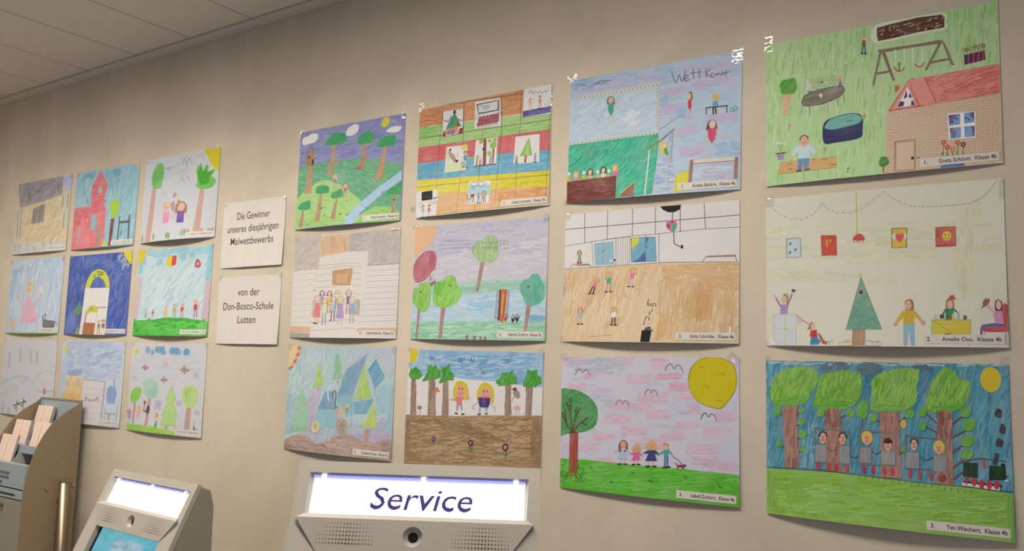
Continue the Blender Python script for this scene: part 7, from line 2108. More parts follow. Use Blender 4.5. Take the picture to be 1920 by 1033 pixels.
ART["D2"] = """F 214,214,216 0 1
P 190,188,187 15 4 -0.5,-0.5 117,-0.5 106.5,98.5 0.5,101.5
H 171,168,169 60 36 4 25 25 2.5,2 112.5,2.5 104,95 1.5,98.5
P 186,184,187 8 4 222.5,2 308,0.5 304.5,57 226,54.5
H 168,165,169 40 30 4 8 15 227.5,4 305.5,3.5 302,52.5 230.5,53
P 187,185,187 60 4 305.5,0 420,0 419.5,95.5 302,96
H 169,167,169 60 40 4 60 30 315,4 416.5,3 417.5,92 306.5,92.5
P 210,183,153 85 4 120,3 146.5,2 215.5,2 230.5,12.5 226.5,53.5 106.5,63.5 107.5,37
H 201,165,126 40 24 3 85 12 120,6.5 218,5 225.5,51 111.5,59.5
L 159,129,98 1.4 161.5,6.5 175.5,24 172,36.5 156,37.5 161.5,6.5
L 132,110,90 1.6 208.5,18 212.5,50
L 145,123,101 1.2 121,17 126,58
L 119,118,124 1.4 301,96.5 419.5,95.5
C 169,170,181 0.9 3,116 55.5,110.5 105,110
C 169,170,181 0.9 2,133 55,128.5 104,128
C 169,170,181 0.9 1,150.5 55,146.5 103.5,146
C 169,170,181 0.9 0.5,168 54.5,164.5 102.5,163.5
C 169,170,181 0.9 -0.5,185.5 54,182.5 101.5,181.5
C 169,170,181 0.9 -1.5,203 54,200.5 101,199
C 169,170,181 0.9 -2,220.5 53.5,218.5 100,217
C 169,170,181 0.9 -3,238 53.5,236.5 99.5,234.5
C 169,170,181 0.9 -4,255 53,254 98.5,252.5
C 159,160,171 1 300.5,110.5 357,110 420.5,110.5
C 159,160,171 1 299,126.5 356,125.5 420,125.5
C 159,160,171 1 297,142 355,141 419.5,141
C 159,160,171 1 295.5,158 354,157 419,156.5
C 159,160,171 1 293.5,174 353.5,172.5 418.5,172
C 159,160,171 1 291.5,189.5 352.5,188 418,187.5
C 159,160,171 1 290,205.5 351.5,204 418,203
C 159,160,171 1 288,221 350.5,219.5 417.5,218.5
C 159,160,171 1 286.5,237 350,235 417,234
C 159,160,171 1 284.5,253 349,250.5 416.5,249
C 152,153,166 1.1 93.5,89.5 166.5,87.5 228,86 277.5,90
C 152,153,166 1.1 93.5,99 167,96.5 228.5,95 277.5,99
C 152,153,166 1.1 93,117 168,114.5 229.5,112.5 277.5,116.5
C 152,153,166 1.1 92.5,135 169,132.5 230.5,130.5 277.5,134
C 152,153,166 1.1 92.5,153 170.5,150.5 231.5,148 277.5,151
C 152,153,166 1.1 92,177 172,174 233,171.5 278,174.5
C 152,153,166 1.1 91.5,194 173,191 234,188 278,191
C 152,153,166 1.1 91,208 174,204.5 235,201.5 278,204
C 152,153,166 1.1 91,226.5 175,223 236,220 278,222.5
C 152,153,166 1.1 90.5,254 176.5,250 237.5,246.5 278,249
C 152,153,166 1.1 90,278 178,273.5 239,269.5 278,272
L 193,193,204 0.7 113,58.5 108.5,297
L 193,193,204 0.7 128,58 123,297
L 193,193,204 0.7 142.5,57.5 137.5,297
L 193,193,204 0.7 157,57 152,297
L 193,193,204 0.7 171,57 166.5,296.5
L 193,193,204 0.7 185.5,56.5 180.5,296.5
L 193,193,204 0.7 199.5,56 195,296.5
L 193,193,204 0.7 213.5,55.5 209,296.5
L 193,193,204 0.7 228,55.5 223,296.5
L 193,193,204 0.7 242,55 237,296.5
L 193,193,204 0.7 255.5,54.5 251,296.5
L 193,193,204 0.7 269.5,54 265,296.5
L 193,193,204 0.7 283,54 278.5,296.5
L 193,193,204 0.7 297,53.5 292,296.5
L 198,199,210 0.6 309,96 308.5,277
L 198,199,210 0.6 326,96.5 326,277
L 198,199,210 0.6 343,97.5 343,277
L 198,199,210 0.6 360,98 360,277
L 198,199,210 0.6 377,98.5 376.5,277
L 198,199,210 0.6 393.5,99.5 393,277
L 198,199,210 0.6 410.5,100 410,277
L 198,199,210 0.6 9.5,102 8.5,262.5
L 198,199,210 0.6 24.5,102.5 23.5,262.5
L 198,199,210 0.6 40,103 38.5,262.5
L 198,199,210 0.6 55,103.5 53.5,262.5
L 198,199,210 0.6 70,104 68.5,262.5
L 198,199,210 0.6 85,104.5 83.5,262.5
L 198,199,210 0.6 99.5,105 98,262.5
P 192,150,114 10 3 167.5,106 245.5,102.5 246,110.5 241,148.5 169,145.5
L 154,118,92 1.4 167.5,106 245.5,102.5 246,110.5 241,148.5 169,145.5 167.5,106
P 201,165,127 80 3 180,115 229.5,112.5 230.5,145 185,143.5
L 154,118,92 1 180,115 229.5,112.5 230.5,145 185,143.5 180,115
L 215,214,119 3 181.5,88.5 182.5,102
L 215,214,119 3 234.5,90 235.5,101.5
P 209,178,151 0 3 -2.5,262 96.5,266 94,283 -2.5,283
P 163,158,156 10 5 -2.5,282.5 94,285 93.5,297 -2.5,297
P 209,178,151 0 3 283,270 418.5,268 418.5,285 283.5,281
B 119,102,117 80 3 121.5,177 121,166 130.5,161 141,166.5 141.5,177.5 131.5,174.5
L 212,196,189 1.6 126,179.5 116.5,193
L 212,196,189 1.6 137.5,180 148.5,193.5
L 96,165,112 3.5 129,195.5 129,222
L 96,165,112 3.5 137,195.5 140,222
P 111,150,191 80 3 125.5,178 138,178 139.5,197 126,196.5
E 212,196,189 0 1 131,169 6.8,5.6
B 145,98,90 80 3 151,180 150.5,168 160.5,162.5 171.5,168.5 172,180.5 161.5,177
L 212,196,189 1.6 156,182.5 146,196.5
L 212,196,189 1.6 167.5,182.5 179.5,197
L 185,98,100 3.5 158.5,199.5 159,227.5
L 185,98,100 3.5 167,199.5 170.5,227.5
P 212,200,79 80 3 155,180.5 168.5,181 170,200.5 156,200.5
E 212,196,189 0 1 161,171 7.1,5.9
B 206,183,88 80 3 183.5,174.5 183,164 192,159 201.5,164.5 202,174.5 192.5,172
L 212,196,189 1.6 188,176.5 179,189
L 212,196,189 1.6 198,177 208.5,189.5
L 86,87,95 3.5 190,191.5 190.5,216
L 86,87,95 3.5 197.5,191.5 200.5,216.5
P 210,212,214 80 3 187,175 198.5,175 200,192.5 187.5,192.5
E 212,196,189 0 1 192.5,166.5 6.2,5.2
B 178,150,145 80 3 227,179 226,166 237,160 248.5,166.5 249.5,179.5 238,176
L 212,196,189 1.6 232,181.5 221.5,196.5
L 212,196,189 1.6 244.5,182 257,197
L 193,97,114 3.5 235,199.5 235,230
L 193,97,114 3.5 244,200 247.5,230.5
P 107,98,145 80 3 231,179.5 245.5,179.5 247,201 232,201
E 212,196,189 0 1 237.5,169 7.6,6.4
B 145,143,138 80 3 269.5,202 269,194 276,190.5 283,194.5 283.5,202.5 276.5,200
L 212,196,189 1.6 273,204 266,213
L 212,196,189 1.6 280.5,204 288,213.5
L 145,150,145 3.5 274.5,215 274.5,234
L 145,150,145 3.5 280,215 282,234
P 159,157,154 80 3 272,202.5 281,202.5 282,216 272.5,216
E 212,196,189 0 1 276,196 4.7,4.0
P 169,172,169 85 4 259.5,190.5 286,194.5 286.5,233.5 255,230.5
P 183,185,185 80 4 92.5,187.5 105,187.5 108,234 94.5,235.5
B 201,175,160 80 3 100.5,195.5 99.5,180.5 113,173.5 127,181 128,196 114,192
L 214,200,191 1.6 107,199 94,217
L 214,200,191 1.6 122,199 137.5,217.5
L 206,170,156 4 111.5,237 110.5,256.5
L 206,170,156 4 122.5,237 126,256.5
P 214,123,133 80 3 105.5,196.5 123,196.5 133.5,238.5 101,238.5
E 214,200,191 0 1 113.5,184 9.3,7.6
B 201,150,100 80 3 133.5,203 132.5,189 144.5,182.5 157.5,189.5 158,203.5 145.5,199.5
L 214,200,191 1.6 139,206 127.5,222.5
L 214,200,191 1.6 153,206 167,223
L 107,150,183 4 142.5,225.5 142.5,259
L 107,150,183 4 152.5,225.5 156.5,259
P 206,217,191 80 3 138,203.5 154,204 156,227.5 139,227
E 214,200,191 0 1 145,192.5 8.4,7.0
B 159,150,145 80 3 169.5,197 168.5,184 180,178.5 191.5,184.5 192.5,197.5 181,194
L 214,200,191 1.6 174.5,200 164,215
L 214,200,191 1.6 187.5,200 200,215.5
L 96,98,110 4 177.5,218 178,249
L 96,98,110 4 187,218.5 190.5,249
P 163,189,218 80 3 173.5,198 188.5,198 190,219.5 174.5,219.5
E 214,200,191 0 1 180.5,187.5 7.8,6.5
B 207,185,117 80 3 196,199 195,184 208,177 222,184.5 222.5,199.5 209,195.5
L 214,200,191 1.6 202,202.5 189.5,220.5
L 214,200,191 1.6 217,202.5 232,221
L 206,183,169 4 206.5,240 206,260
L 206,183,169 4 217.5,240.5 220.5,260
P 164,150,198 80 3 201,200 218,200 228,242 196,242
E 214,200,191 0 1 208.5,187.5 9.0,7.6
B 206,183,154 80 3 244,200 243,186 255,180 267.5,186.5 268.5,200.5 256,197
L 214,200,191 1.6 249.5,203 238,219.5
L 214,200,191 1.6 263,203.5 276.5,220
L 159,170,160 4 252.5,223 253,256
L 159,170,160 4 262.5,223 266.5,256.5
P 123,169,210 80 3 248.5,201 264,201 266,224.5 249.5,224.5
E 214,200,191 0 1 255.5,189.5 8.3,7.0
L 78,79,88 4 104.5,255 120.5,256.5
L 164,98,95 3 171,247.5 181.5,249
C 107,106,114 1.6 89.5,160 96,158.5 104,160"""
ART["D3"] = """F 174,203,215 70 4
H 159,197,210 160 34 5 75 30 0,1.5 297.5,1 230,84.5 164.5,86.5 2,159.5
H 193,214,223 80 34 5 60 30 3,74 120.5,7.5 191,53 91.5,149 5.5,139
H 146,190,204 50 26 5 50 30 -2,139 61,133.5 24.5,253 1,261.5
H 190,192,218 90 36 5 45 14 288.5,2.5 419,1.5 419,85.5 361.5,43 325,12 229.5,71.5 232,45.5
P 180,176,208 40 4 87.5,155.5 124,121 147.5,113.5 128.5,187 119.5,263.5 195.5,261 267,237 414,221 415,245.5 348,259.5 167.5,269.5 85,262.5
H 165,161,201 150 30 5 50 30 104.5,188 174.5,230 412,184.5 415,239.5 313,259 129.5,266
H 194,192,218 30 26 5 50 30 85.5,132.5 147.5,113.5 127,167 98,165.5
P 129,171,204 50 4 321.5,16 270,135 210.5,138 230,84.5 238,65
H 108,151,192 60 30 4 55 12 320.5,18.5 260.5,129 215,135.5 238.5,71.5
P 116,172,206 50 4 352.5,34 385,77 350.5,112.5 323.5,63
L 90,129,172 3 352.5,34 323.5,64.5
H 100,158,199 40 26 4 55 14 348.5,40 380.5,77 350,106.5 328,66
P 153,197,217 75 4 384,99 414.5,98 417.5,215 405,215.5 398.5,173 364.5,174.5 350.5,119
C 126,167,199 1.6 383,80.5 350.5,119 390,173.5
C 126,167,199 1.4 418,104 410.5,160 409,209
P 136,186,208 80 4 208,137.5 272,135.5 272.5,182.5 218,182.5
P 137,189,210 85 4 135,173.5 208,174.5 216,221 150.5,230 129.5,203.5
P 118,162,199 30 4 137,173.5 162.5,126 195.5,125 208.5,176.5
P 108,152,192 0 4 150.5,161 197.5,157.5 208,174.5 137.5,178.5
P 118,172,205 50 4 275,150.5 349.5,138 326,180 279.5,181.5
C 207,217,227 5 190,108.5 172,122.5 178.5,151.5
C 112,117,125 4.5 192,141.5 193.5,128 202.5,124.5 205.5,137.5 205,163.5
E 100,102,106 20 3 209,168.5 5.6,4.5
P 153,201,177 75 4 64.5,118 82,149.5 101.5,185 99.5,245.5 29,246 40,191.5 48,164
H 137,190,159 22 18 3.4 72 14 64.5,118 82,149.5 101.5,185 99.5,245.5 29,246 40,191.5 48,164
H 126,179,146 20 20 4 0 12 25.5,233 102.5,233 101,246.5 25,248
P 171,211,115 75 4 129.5,47.5 153,108.5 109,120 119,88
H 151,197,99 22 18 3.4 72 14 129.5,47.5 153,108.5 109,120 119,88
P 180,149,139 85 2 128.5,119 134.5,119 136,126.5 130,126
P 146,195,165 75 4 204.5,15 221,52.5 220,72 237,87.5 188,93 194,69.5 192.5,46.5
H 129,185,149 22 18 3.4 72 14 204.5,15 221,52.5 220,72 237,87.5 188,93 194,69.5 192.5,46.5
P 180,149,139 85 2 206,96 211.5,95.5 213,104 207.5,104
P 174,208,119 75 4 310,44 327,107 343,135 275,144 291,115 293.5,83
H 156,193,104 22 18 3.4 72 14 310,44 327,107 343,135 275,144 291,115 293.5,83
P 180,149,139 85 2 305,143 310.5,142.5 312,152 305.5,152.5
P 184,208,117 75 4 347.5,144 359.5,175 367,216.5 309.5,216 331,189
H 167,193,102 22 18 3.4 72 14 347.5,144 359.5,175 367,216.5 309.5,216 331,189
P 180,149,139 85 2 324.5,220.5 341,219 337,260.5 324,260
C 153,201,177 2 165,263.5 169.5,240.5 173,263
C 153,201,177 1.6 159,247.5 169.5,243.5 180.5,247.5
E 207,206,173 60 4 133,227 17.3,17.1
C 149,151,184 3 116,217.5 112.5,234 125.5,245 139.5,242 153,231.5
E 188,179,131 20 3 133.5,224.5 8.6,9.2
B 167,161,152 85 4 214,208.5 230.5,197.5 251,200 260,212 255.5,233 238,240.5 219,235.5
L 137,129,120 2.2 236,213.5 224,204.5
L 137,129,120 2.2 236,213.5 247,203
L 137,129,120 2.2 236,213.5 220.5,221
L 137,129,120 2.2 236,213.5 254.5,218.5
L 137,129,120 2.2 236,213.5 230.5,236.5
L 137,129,120 2.2 236,213.5 246.5,235
B 167,117,108 80 3 210,184.5 209.5,179 215,175.5 220,178.5 220.5,184 215,183
L 220,185,165 1.6 212.5,184 207,190
L 220,185,165 1.6 218.5,183.5 224,189
L 214,127,158 2.2 213.5,190.5 213.5,202
L 214,127,158 2.2 218,190.5 219.5,201.5
P 201,154,172 80 3 212,183 218.5,183 219.5,191 212,191
E 220,185,165 0 1 215,180 3.6,3.0
B 214,167,108 80 3 224.5,177 224,169 230.5,165 238,168.5 238.5,176 231.5,174.5
L 220,185,165 1.6 227.5,176 221,183.5
L 220,185,165 1.6 235,175.5 243,182.5
L 149,186,158 2.2 229,184.5 229,199.5
L 149,186,158 2.2 234.5,184.5 236.5,199
P 214,186,131 80 3 227,175 235.5,174.5 236.5,185 227.5,185.5
E 220,185,165 0 1 231,170.5 4.7,3.9
B 214,177,159 80 3 244.5,168.5 244,160.5 251,156 258.5,159.5 259,167.5 252,166
L 220,185,165 1.6 248,167.5 241,175.5
L 220,185,165 1.6 256,167 264,174
L 108,167,126 2.2 249.5,176.5 249.5,192
L 108,167,126 2.2 255.5,176 257.5,191.5
P 108,167,126 80 3 247,166 256.5,166 257.5,176.5 247.5,177
E 220,185,165 0 1 251.5,162 4.9,4.1
L 149,154,172 1.4 272.5,179.5 272.5,236.5
P 174,153,146 0 4 0.5,273.5 30,259.5 74.5,250 109.5,257.5 139,271 186.5,266.5 213,247 253.5,236.5 285.5,242 330.5,258.5 360.5,252.5 389.5,243 417,241 422,298.5 0,298.5
H 153,132,126 170 30 4 -3 12 1,278.5 70,257 139.5,275 240.5,245 304,256.5 415.5,248.5 418,294 2.5,295
H 136,116,109 30 16 4 10 20 1.5,285 72,286.5 2.5,297
H 136,116,109 20 18 4 0 12 120.5,276.5 191.5,271 187.5,282.5 131,287
H 190,172,168 70 30 3.4 -3 10 20.5,267 134.5,275.5 250,251 390.5,253.5 392,284 22,287
B 220,201,161 40 2 -2.5,-1.5 45.5,-2 35.5,29 5,65.5
P 201,106,120 40 1 38,1.5 37.5,11 50.5,11 51,1.5
P 214,186,98 40 1 37.5,11 35,20.5 48,20.5 50.5,11
P 201,106,120 40 1 35,20.5 30.5,30 44,30 48,20.5
P 214,186,98 40 1 30.5,30 25,39.5 38,39.5 44,30
P 201,106,120 40 1 25,39.5 18,49.5 31,49 38,39.5
P 214,186,98 40 1 18,49.5 9.5,59 22.5,59 31,49
P 201,106,120 40 1 9.5,59 -0.5,69 13,68.5 22.5,59"""
ART["A1"] = """F 209,197,167 20 3
P 155,153,165 30 4 -5.5,-0.5 357,-0.5 358.5,73 206,91 23.5,102
H 133,130,146 110 50 6 25 20 1.5,5.5 353,5.5 348,67 27,94.5
H 78,77,86 10 24 4 70 10 86.5,43.5 109,45 114,77 89.5,75
H 89,87,95 12 40 4 25 10 135.5,36.5 222,16.5 231,38 149,53
H 89,87,95 8 20 4 30 10 313.5,33.5 342.5,30.5 335.5,48.5 311,46.5
P 167,186,227 80 4 357,0.5 425,0.5 425,57.5 376.5,64
H 199,175,133 130 60 6 40 40 40,108 388,80 389.5,274.5 60,283
H 218,212,189 90 60 6 40 40 40,108 388,80 389.5,274.5 60,283
P 142,139,137 70 4 141.5,114.5 233,98 233.5,174.5 138.5,177
H 110,110,114 14 40 5 80 6 141.5,114.5 161,113.5 164,176.5 142.5,176
H 110,110,114 10 40 5 80 6 189.5,107.5 208.5,103.5 212,174 198,176
P 194,194,191 85 4 9,106.5 45,103.5 57,234.5 19,232.5
P 199,201,193 85 3 357.5,68 415,66.5 412,209.5 379,208
P 195,201,203 0 3 -7.5,246 415,262 420.5,299.5 0.5,299.5
L 137,126,112 5 11.5,117 28,228
L 137,126,112 5 42,108.5 56,229.5
L 137,126,112 5 367,78.5 368,124
L 137,126,112 5 385.5,150 388.5,208.5
L 137,126,112 5 402,76 403.5,131.5
C 142,143,103 2.5 69,265 67.5,270 62.5,271.5 56.5,269.5 53,264.5 54,259.5 59.5,258 65.5,260 69,265 67.5,270
L 142,143,120 3 62.5,271 62.5,288
C 142,143,103 2.5 136.5,263.5 135,268 130,270 124,267.5 121,263 122,258 127,256.5 133,258.5 136.5,263.5 135,268
L 142,143,120 3 130,269.5 129.5,286
C 142,143,103 2.5 264.5,262.5 263.5,267 258.5,269 252.5,266.5 249.5,262 251,257 256,255.5 261.5,258 264.5,262.5 263.5,267
L 142,143,120 3 258.5,268.5 257.5,285
C 142,143,103 2.5 320,258 318.5,263 314,264.5 308,262.5 305,257.5 306.5,253 311.5,251 317,253.5 320,258 318.5,263
L 142,143,120 3 313.5,264 313,280.5
C 142,143,103 2.5 202,281 201,285.5 195.5,287 190,285 186.5,280 188,275.5 193,274 199,276 202,281 201,285.5
L 142,143,120 3 195.5,287 195,303
C 142,143,103 2.5 33.5,261 32.5,266 27.5,267.5 21,265.5 17.5,260.5 19,255.5 24,254 30,256 33.5,261 32.5,266
L 142,143,120 3 27,267 27,284"""
ART["A2"] = """F 142,191,212 75 4
H 126,181,206 170 60 8 70 25 5,3 416.5,2 423.5,292.5 251.5,289 -9.5,127
H 167,207,223 110 60 8 70 25 5,3 416.5,2 423.5,292.5 251.5,289 -9.5,127
H 89,159,193 20 50 8 15 12 41.5,11 127.5,4 122,22.5 37.5,39
H 78,157,197 20 40 8 0 12 246.5,7.5 304.5,8 305.5,38 255.5,36
H 94,157,197 14 50 7 -65 8 51.5,69 104,120.5 96,124.5 55,88.5
H 105,171,199 16 50 7 80 8 206,15.5 247,9.5 255.5,85 232.5,73.5
H 167,191,227 14 30 8 60 20 17.5,76 70.5,75 77.5,118.5 24,115
P 214,116,131 10 4 165.5,0.5 227.5,68.5 211,86 204,104 205.5,139.5 225,148 242.5,295.5 0,297 -4,133 117,135.5 113,59.5
H 205,93,112 60 40 6 0 15 120,60 223.5,68.5 214.5,165.5 137,160.5
H 222,143,154 70 50 7 80 15 -16,141 116,140.5 142,293 5.5,291.5
H 199,77,95 14 40 5 0 14 -0.5,180.5 53.5,184 74,199.5 12,200.5
H 206,98,116 40 40 6 0 14 -3.5,137 116,140.5 122.5,178.5 -1,175.5
P 167,203,197 80 2 159,63 184.5,63 186.5,89 164.5,91
P 126,187,206 85 2 131.5,170 162.5,169.5 165.5,229.5 135.5,230.5
P 183,165,167 85 3 40,207 57.5,208 61,279.5 43.5,281.5
P 167,137,133 80 4 181,220 210,217 217.5,287.5 184,290.5
L 121,110,112 2 166,68.5 183,68 182.5,87.5 167.5,87.5 166,68.5
B 163,207,65 80 2 248,135.5 262,125 299.5,127.5 311,149 303.5,176 285.5,193.5 267.5,183
P 121,60,56 88 3 267,192.5 290,194 290,294.5 270.5,293.5
P 167,211,97 0 2 231.5,295 235,265 259,284.5 265,295
E 214,215,103 20 3 417,7.5 11.3,11.2
L 86,91,102 8 322,191 326,279.5
L 86,91,102 8 382.5,188 388,282
L 86,91,102 8 327.5,210 382,211
H 89,126,150 12 20 5 70 20 334,238 350.5,238.5 352.5,261.5 337.5,261
H 218,223,218 4 10 6 0 10 339,270 355.5,271 357,280.5 340.5,279.5"""
ART["A3"] = """F 196,205,218 0 2
H 183,197,215 50 70 9 10 15 12,3.5 363,9 304,64.5 96.5,86.5 22.5,88.5
B 209,197,22 60 1 334.5,-9 425.5,-8 430,77 407,73 375,51 359,29
P 194,159,152 86 3 48.5,104 73,106.5 78,296.5 40.5,295.5
P 194,159,152 86 3 326,129 349.5,131 351.5,285.5 315.5,285.5
B 110,190,105 70 3 42.5,81.5 47,47 61,26.5 76.5,17 103,22 114.5,45 112,66.5 107.5,87.5 99,106.5 58,104
H 87,174,82 40 40 7 70 20 46,38 103.5,26.5 108,61.5 61.5,101
B 101,190,80 60 3 303,118.5 309,102.5 297.5,63.5 315,47 325,45.5 334.5,67.5 349,52.5 362.5,54.5 365,74.5 393.5,69.5 397,78 384,93 405,105.5 400.5,123.5 372.5,133 326,129.5
B 46,165,31 60 2 314.5,103 307.5,69 323,54 339,76 353.5,59 359,78 384.5,74.5 374,92 370,112 337.5,117.5
C 137,149,165 3 218.5,34.5 230,18.5 243.5,41 257.5,19.5 274,40.5
C 153,165,182 3 205.5,97 221,81 233.5,99.5 248,79.5 264.5,98
C 167,180,197 3 110,135.5 119.5,123.5 132,137.5
C 137,147,163 3 123.5,41.5 155.5,39.5
L 137,147,163 3 140,41 139.5,49.5
B 183,143,165 0 2 179.5,146 181.5,133 195.5,132 198.5,143 187,148.5
B 174,143,163 30 3 174.5,180 177,165 192.5,164 200.5,182 201,201.5 189.5,194
B 199,198,63 30 3 203.5,182 206,159 221.5,158 225,171 216.5,185.5
P 214,116,80 0 1 209.5,159 221.5,158 221,166.5 212.5,166.5
L 121,143,165 1.4 200.5,199 200.5,225
E 214,182,171 80 3 151,172.5 24.5,13.5
L 221,180,157 3 138.5,198.5 112,218.5
L 221,180,157 3 169.5,200.5 201,224.5
L 183,205,223 3 147.5,232.5 150,289.5
L 183,205,223 3 169.5,234 181,291
P 218,143,189 80 3 136,194.5 171.5,197 177.5,237 140,234.5
E 221,180,157 0 1 151.5,178 18.9,13.5
B 137,120,120 80 3 209,205 205,175.5 233.5,164 265,180 268.5,209 238,199.5
L 221,180,157 4 221.5,202 193,222
L 221,180,157 4 255,204.5 288.5,228.5
L 167,198,227 4 230.5,236 233,291.5
L 167,198,227 4 254.5,237.5 266.5,293.5
P 110,65,163 80 3 218.5,198 257,201 263,240.5 222.5,238
E 221,180,157 0 1 236,184.5 20.3,14.7
E 221,192,180 0 1 155,176.5 14.6,12.4
C 159,77,73 2.5 146,178.5 156,184 163,179
L 78,159,78 5 10.5,277.5 17,291
L 78,159,78 5 21,275.5 17,291
E 205,143,137 20 3 15,274.5 6.2,6.4
L 78,159,78 5 92,275 98,288.5
L 78,159,78 5 102,273.5 98,288.5
E 205,143,137 20 3 96,272.5 6.0,6.3
L 78,159,78 5 174,275.5 180,289
L 78,159,78 5 183.5,274 180,289
E 205,143,137 20 3 178,272.5 5.8,6.2
L 78,159,78 5 188.5,278.5 194.5,292
L 78,159,78 5 198.5,277 194.5,292
E 205,143,137 20 3 192.5,275.5 5.8,6.2
L 78,159,78 5 258,271.5 264,285
L 78,159,78 5 267.5,270 264,285
E 205,143,137 20 3 262,269 5.6,6.1
L 78,159,78 5 272,270.5 277.5,283.5
L 78,159,78 5 281.5,269 277.5,283.5
E 205,143,137 20 3 275.5,267.5 5.6,6.1
L 78,159,78 5 289,271.5 295,284.5
L 78,159,78 5 298.5,270 295,284.5
E 205,143,137 20 3 293,268.5 5.5,6.0
L 78,159,78 5 353.5,273 359.5,286
L 78,159,78 5 363,271.5 359.5,286
E 205,143,137 20 3 357.5,270.5 5.4,6.0
L 78,159,78 5 387,273 392.5,286
L 78,159,78 5 396,271.5 392.5,286
E 205,143,137 20 3 390.5,270.5 5.3,5.9
L 78,159,78 5 403,272 408.5,284.5
L 78,159,78 5 412,270.5 408.5,284.5
E 205,143,137 20 3 406.5,269.5 5.3,5.9
H 89,174,86 14 24 5 0 12 255.5,271.5 303.5,272.5 302,285 257,284.5"""
ART["B1"] = """F 183,205,230 70 4
H 164,193,228 190 60 9 75 20 0,0 411,2 419.5,292.5 11,292.5
H 201,217,234 130 60 9 75 20 0,0 411,2 419.5,292.5 11,292.5
H 142,179,218 24 50 8 80 10 28,40.5 66.5,32 41.5,156.5 12,156
H 150,189,234 16 30 9 0 15 264,5.5 329,3.5 333,27 277,25
H 134,158,183 14 40 6 70 15 55.5,26.5 191,22 186.5,50.5 67,61
E 214,150,198 20 3 10,10.5 8.1,9.1
E 200,141,206 20 3 410.5,9 8.2,8.6
E 217,200,156 80 3 174,114.5 30.7,26.5
E 215,189,169 0 1 164.5,114 19.2,18.4
C 145,136,126 2.5 172.5,88 168.5,100 166,107
P 217,176,200 80 3 164,148.5 183.5,149 232.5,201.5 273,247.5 232,252.5 129.5,258 143.5,205
H 206,152,183 14 40 6 5 12 175,247 248,238.5 250.5,252 195,254
L 215,183,177 9 142,198 108,172 96,143.5
L 215,183,177 9 222,197 258.5,165 272.5,137.5
E 222,202,194 20 3 98,143.5 11.7,10.7
E 222,214,206 20 3 271.5,126 16.8,14.2
L 145,156,168 3 98,124.5 97,110
L 145,156,168 3 277,114.5 273.5,105
C 201,150,138 2.5 156.5,123.5 169.5,126 175.5,121.5
B 215,185,156 0 3 38.5,260 38.5,236.5 58,237.5 69,253 99,258 99,272 65.5,273 43.5,271.5
L 215,185,156 4 55.5,271.5 57,290
L 215,185,156 4 89,271.5 94,290
L 119,110,104 3 44.5,227.5 46.5,236.5
B 111,112,124 0 3 306.5,248 299,225 313,232 318,216.5 329,230 331.5,243.5 386,248.5 393,266 381,275 318,272.5
E 186,189,198 20 3 317.5,235.5 9.1,6.4
L 111,112,124 5 315.5,268 316.5,286
L 111,112,124 5 340,268 341,286
L 111,112,124 5 367,268 368,286
L 111,112,124 5 384.5,268.5 385.5,286
C 119,121,134 4 386.5,250.5 404.5,255 406.5,266
L 150,204,126 6 1.5,294.5 419.5,295"""
ART["B2"] = """F 62,93,180 70 3
H 46,77,167 230 60 9 70 30 -3.5,3.5 413.5,4 422.5,289.5 7.5,290
H 110,139,206 90 50 5 70 30 -3.5,3.5 413.5,4 422.5,289.5 7.5,290
H 94,126,205 70 60 6 20 35 129.5,4.5 358,31 371,123.5 287,62.5 205,29.5 88,56
H 105,141,210 50 50 8 75 12 -4.5,214.5 78,206 91,289.5 7.5,290
B 214,205,39 0 1 367,-0.5 423,-4 425.5,42 403.5,39 383,23.5
H 183,203,223 20 50 5 40 30 317,4 373.5,6.5 403.5,41 370,65 335,26
H 199,198,103 8 40 5 60 12 381,36 411,41.5 398.5,57.5
B 199,205,65 40 2 129.5,123 139,95 163,69.5 205,56.5 249,65.5 280,92 290,127 262,126.5 256,113 229.5,90.5 209,83.5 175.5,98 159.5,124.5
P 73,104,189 60 3 163,123 175.5,99 209,86 245.5,95.5 271.5,124
C 105,110,52 4 208,77 201,66 218,66.5 221.5,77.5 208,77
C 105,110,52 4 227.5,77.5 230,68.5 242.5,71.5 235.5,78 225.5,75.5
E 121,182,131 20 3 187,81 11.2,8.8
P 218,219,223 0 0 127,124 292.5,127 297.5,297.5 125,298.5
P 192,201,68 30 2 154,223.5 157,202 181,190 212.5,189.5 230,202.5 230.5,217.5 192.5,214
P 218,219,223 0 0 166,223.5 192.5,215 228.5,219.5 229.5,253.5 166.5,253
P 163,108,65 85 3 146,252 228,254.5 228,297 147.5,298
P 183,143,114 85 2 150.5,211.5 161.5,210.5 158.5,255 149,253
L 167,99,97 3 225.5,198 287,197.5
L 183,143,148 2.4 229.5,200 230.5,249.5
C 121,126,63 3 172,208.5 182,198 191.5,208.5 202,197
L 199,198,199 2 195,232.5 197.5,249.5
E 183,143,129 80 3 251,250 11.3,5.7
L 221,180,157 4 245,259.5 233.5,270.5
L 221,180,157 4 259.5,259.5 274,270
L 190,110,108 5 249,272.5 250,294
L 190,110,108 5 259,272.5 264.5,293.5
P 78,159,114 80 3 244,258 260.5,258 263,273 245.5,273.5
E 221,180,157 0 1 251,252.5 8.7,5.7
E 73,60,61 80 3 279,248 11.6,5.9
L 221,180,157 4 273,258 261,269.5
L 221,180,157 4 288,258 303,269
L 214,207,103 5 277,271 278,293.5
L 214,207,103 5 287.5,271 293,293.5
P 62,110,97 80 3 272,256.5 289,256.5 291.5,272 273.5,272
E 221,180,157 0 1 279.5,250.5 9.0,5.9
B 89,143,99 70 3 70.5,210.5 92,188.5 97.5,171 112.5,188.5 123,206 105.5,223.5 80.5,223.5
P 137,93,120 85 2 93.5,228 104.5,228 106.5,285 100,285
B 110,165,112 70 3 95,289 112,267.5 123,284.5 117,298.5 99,299"""
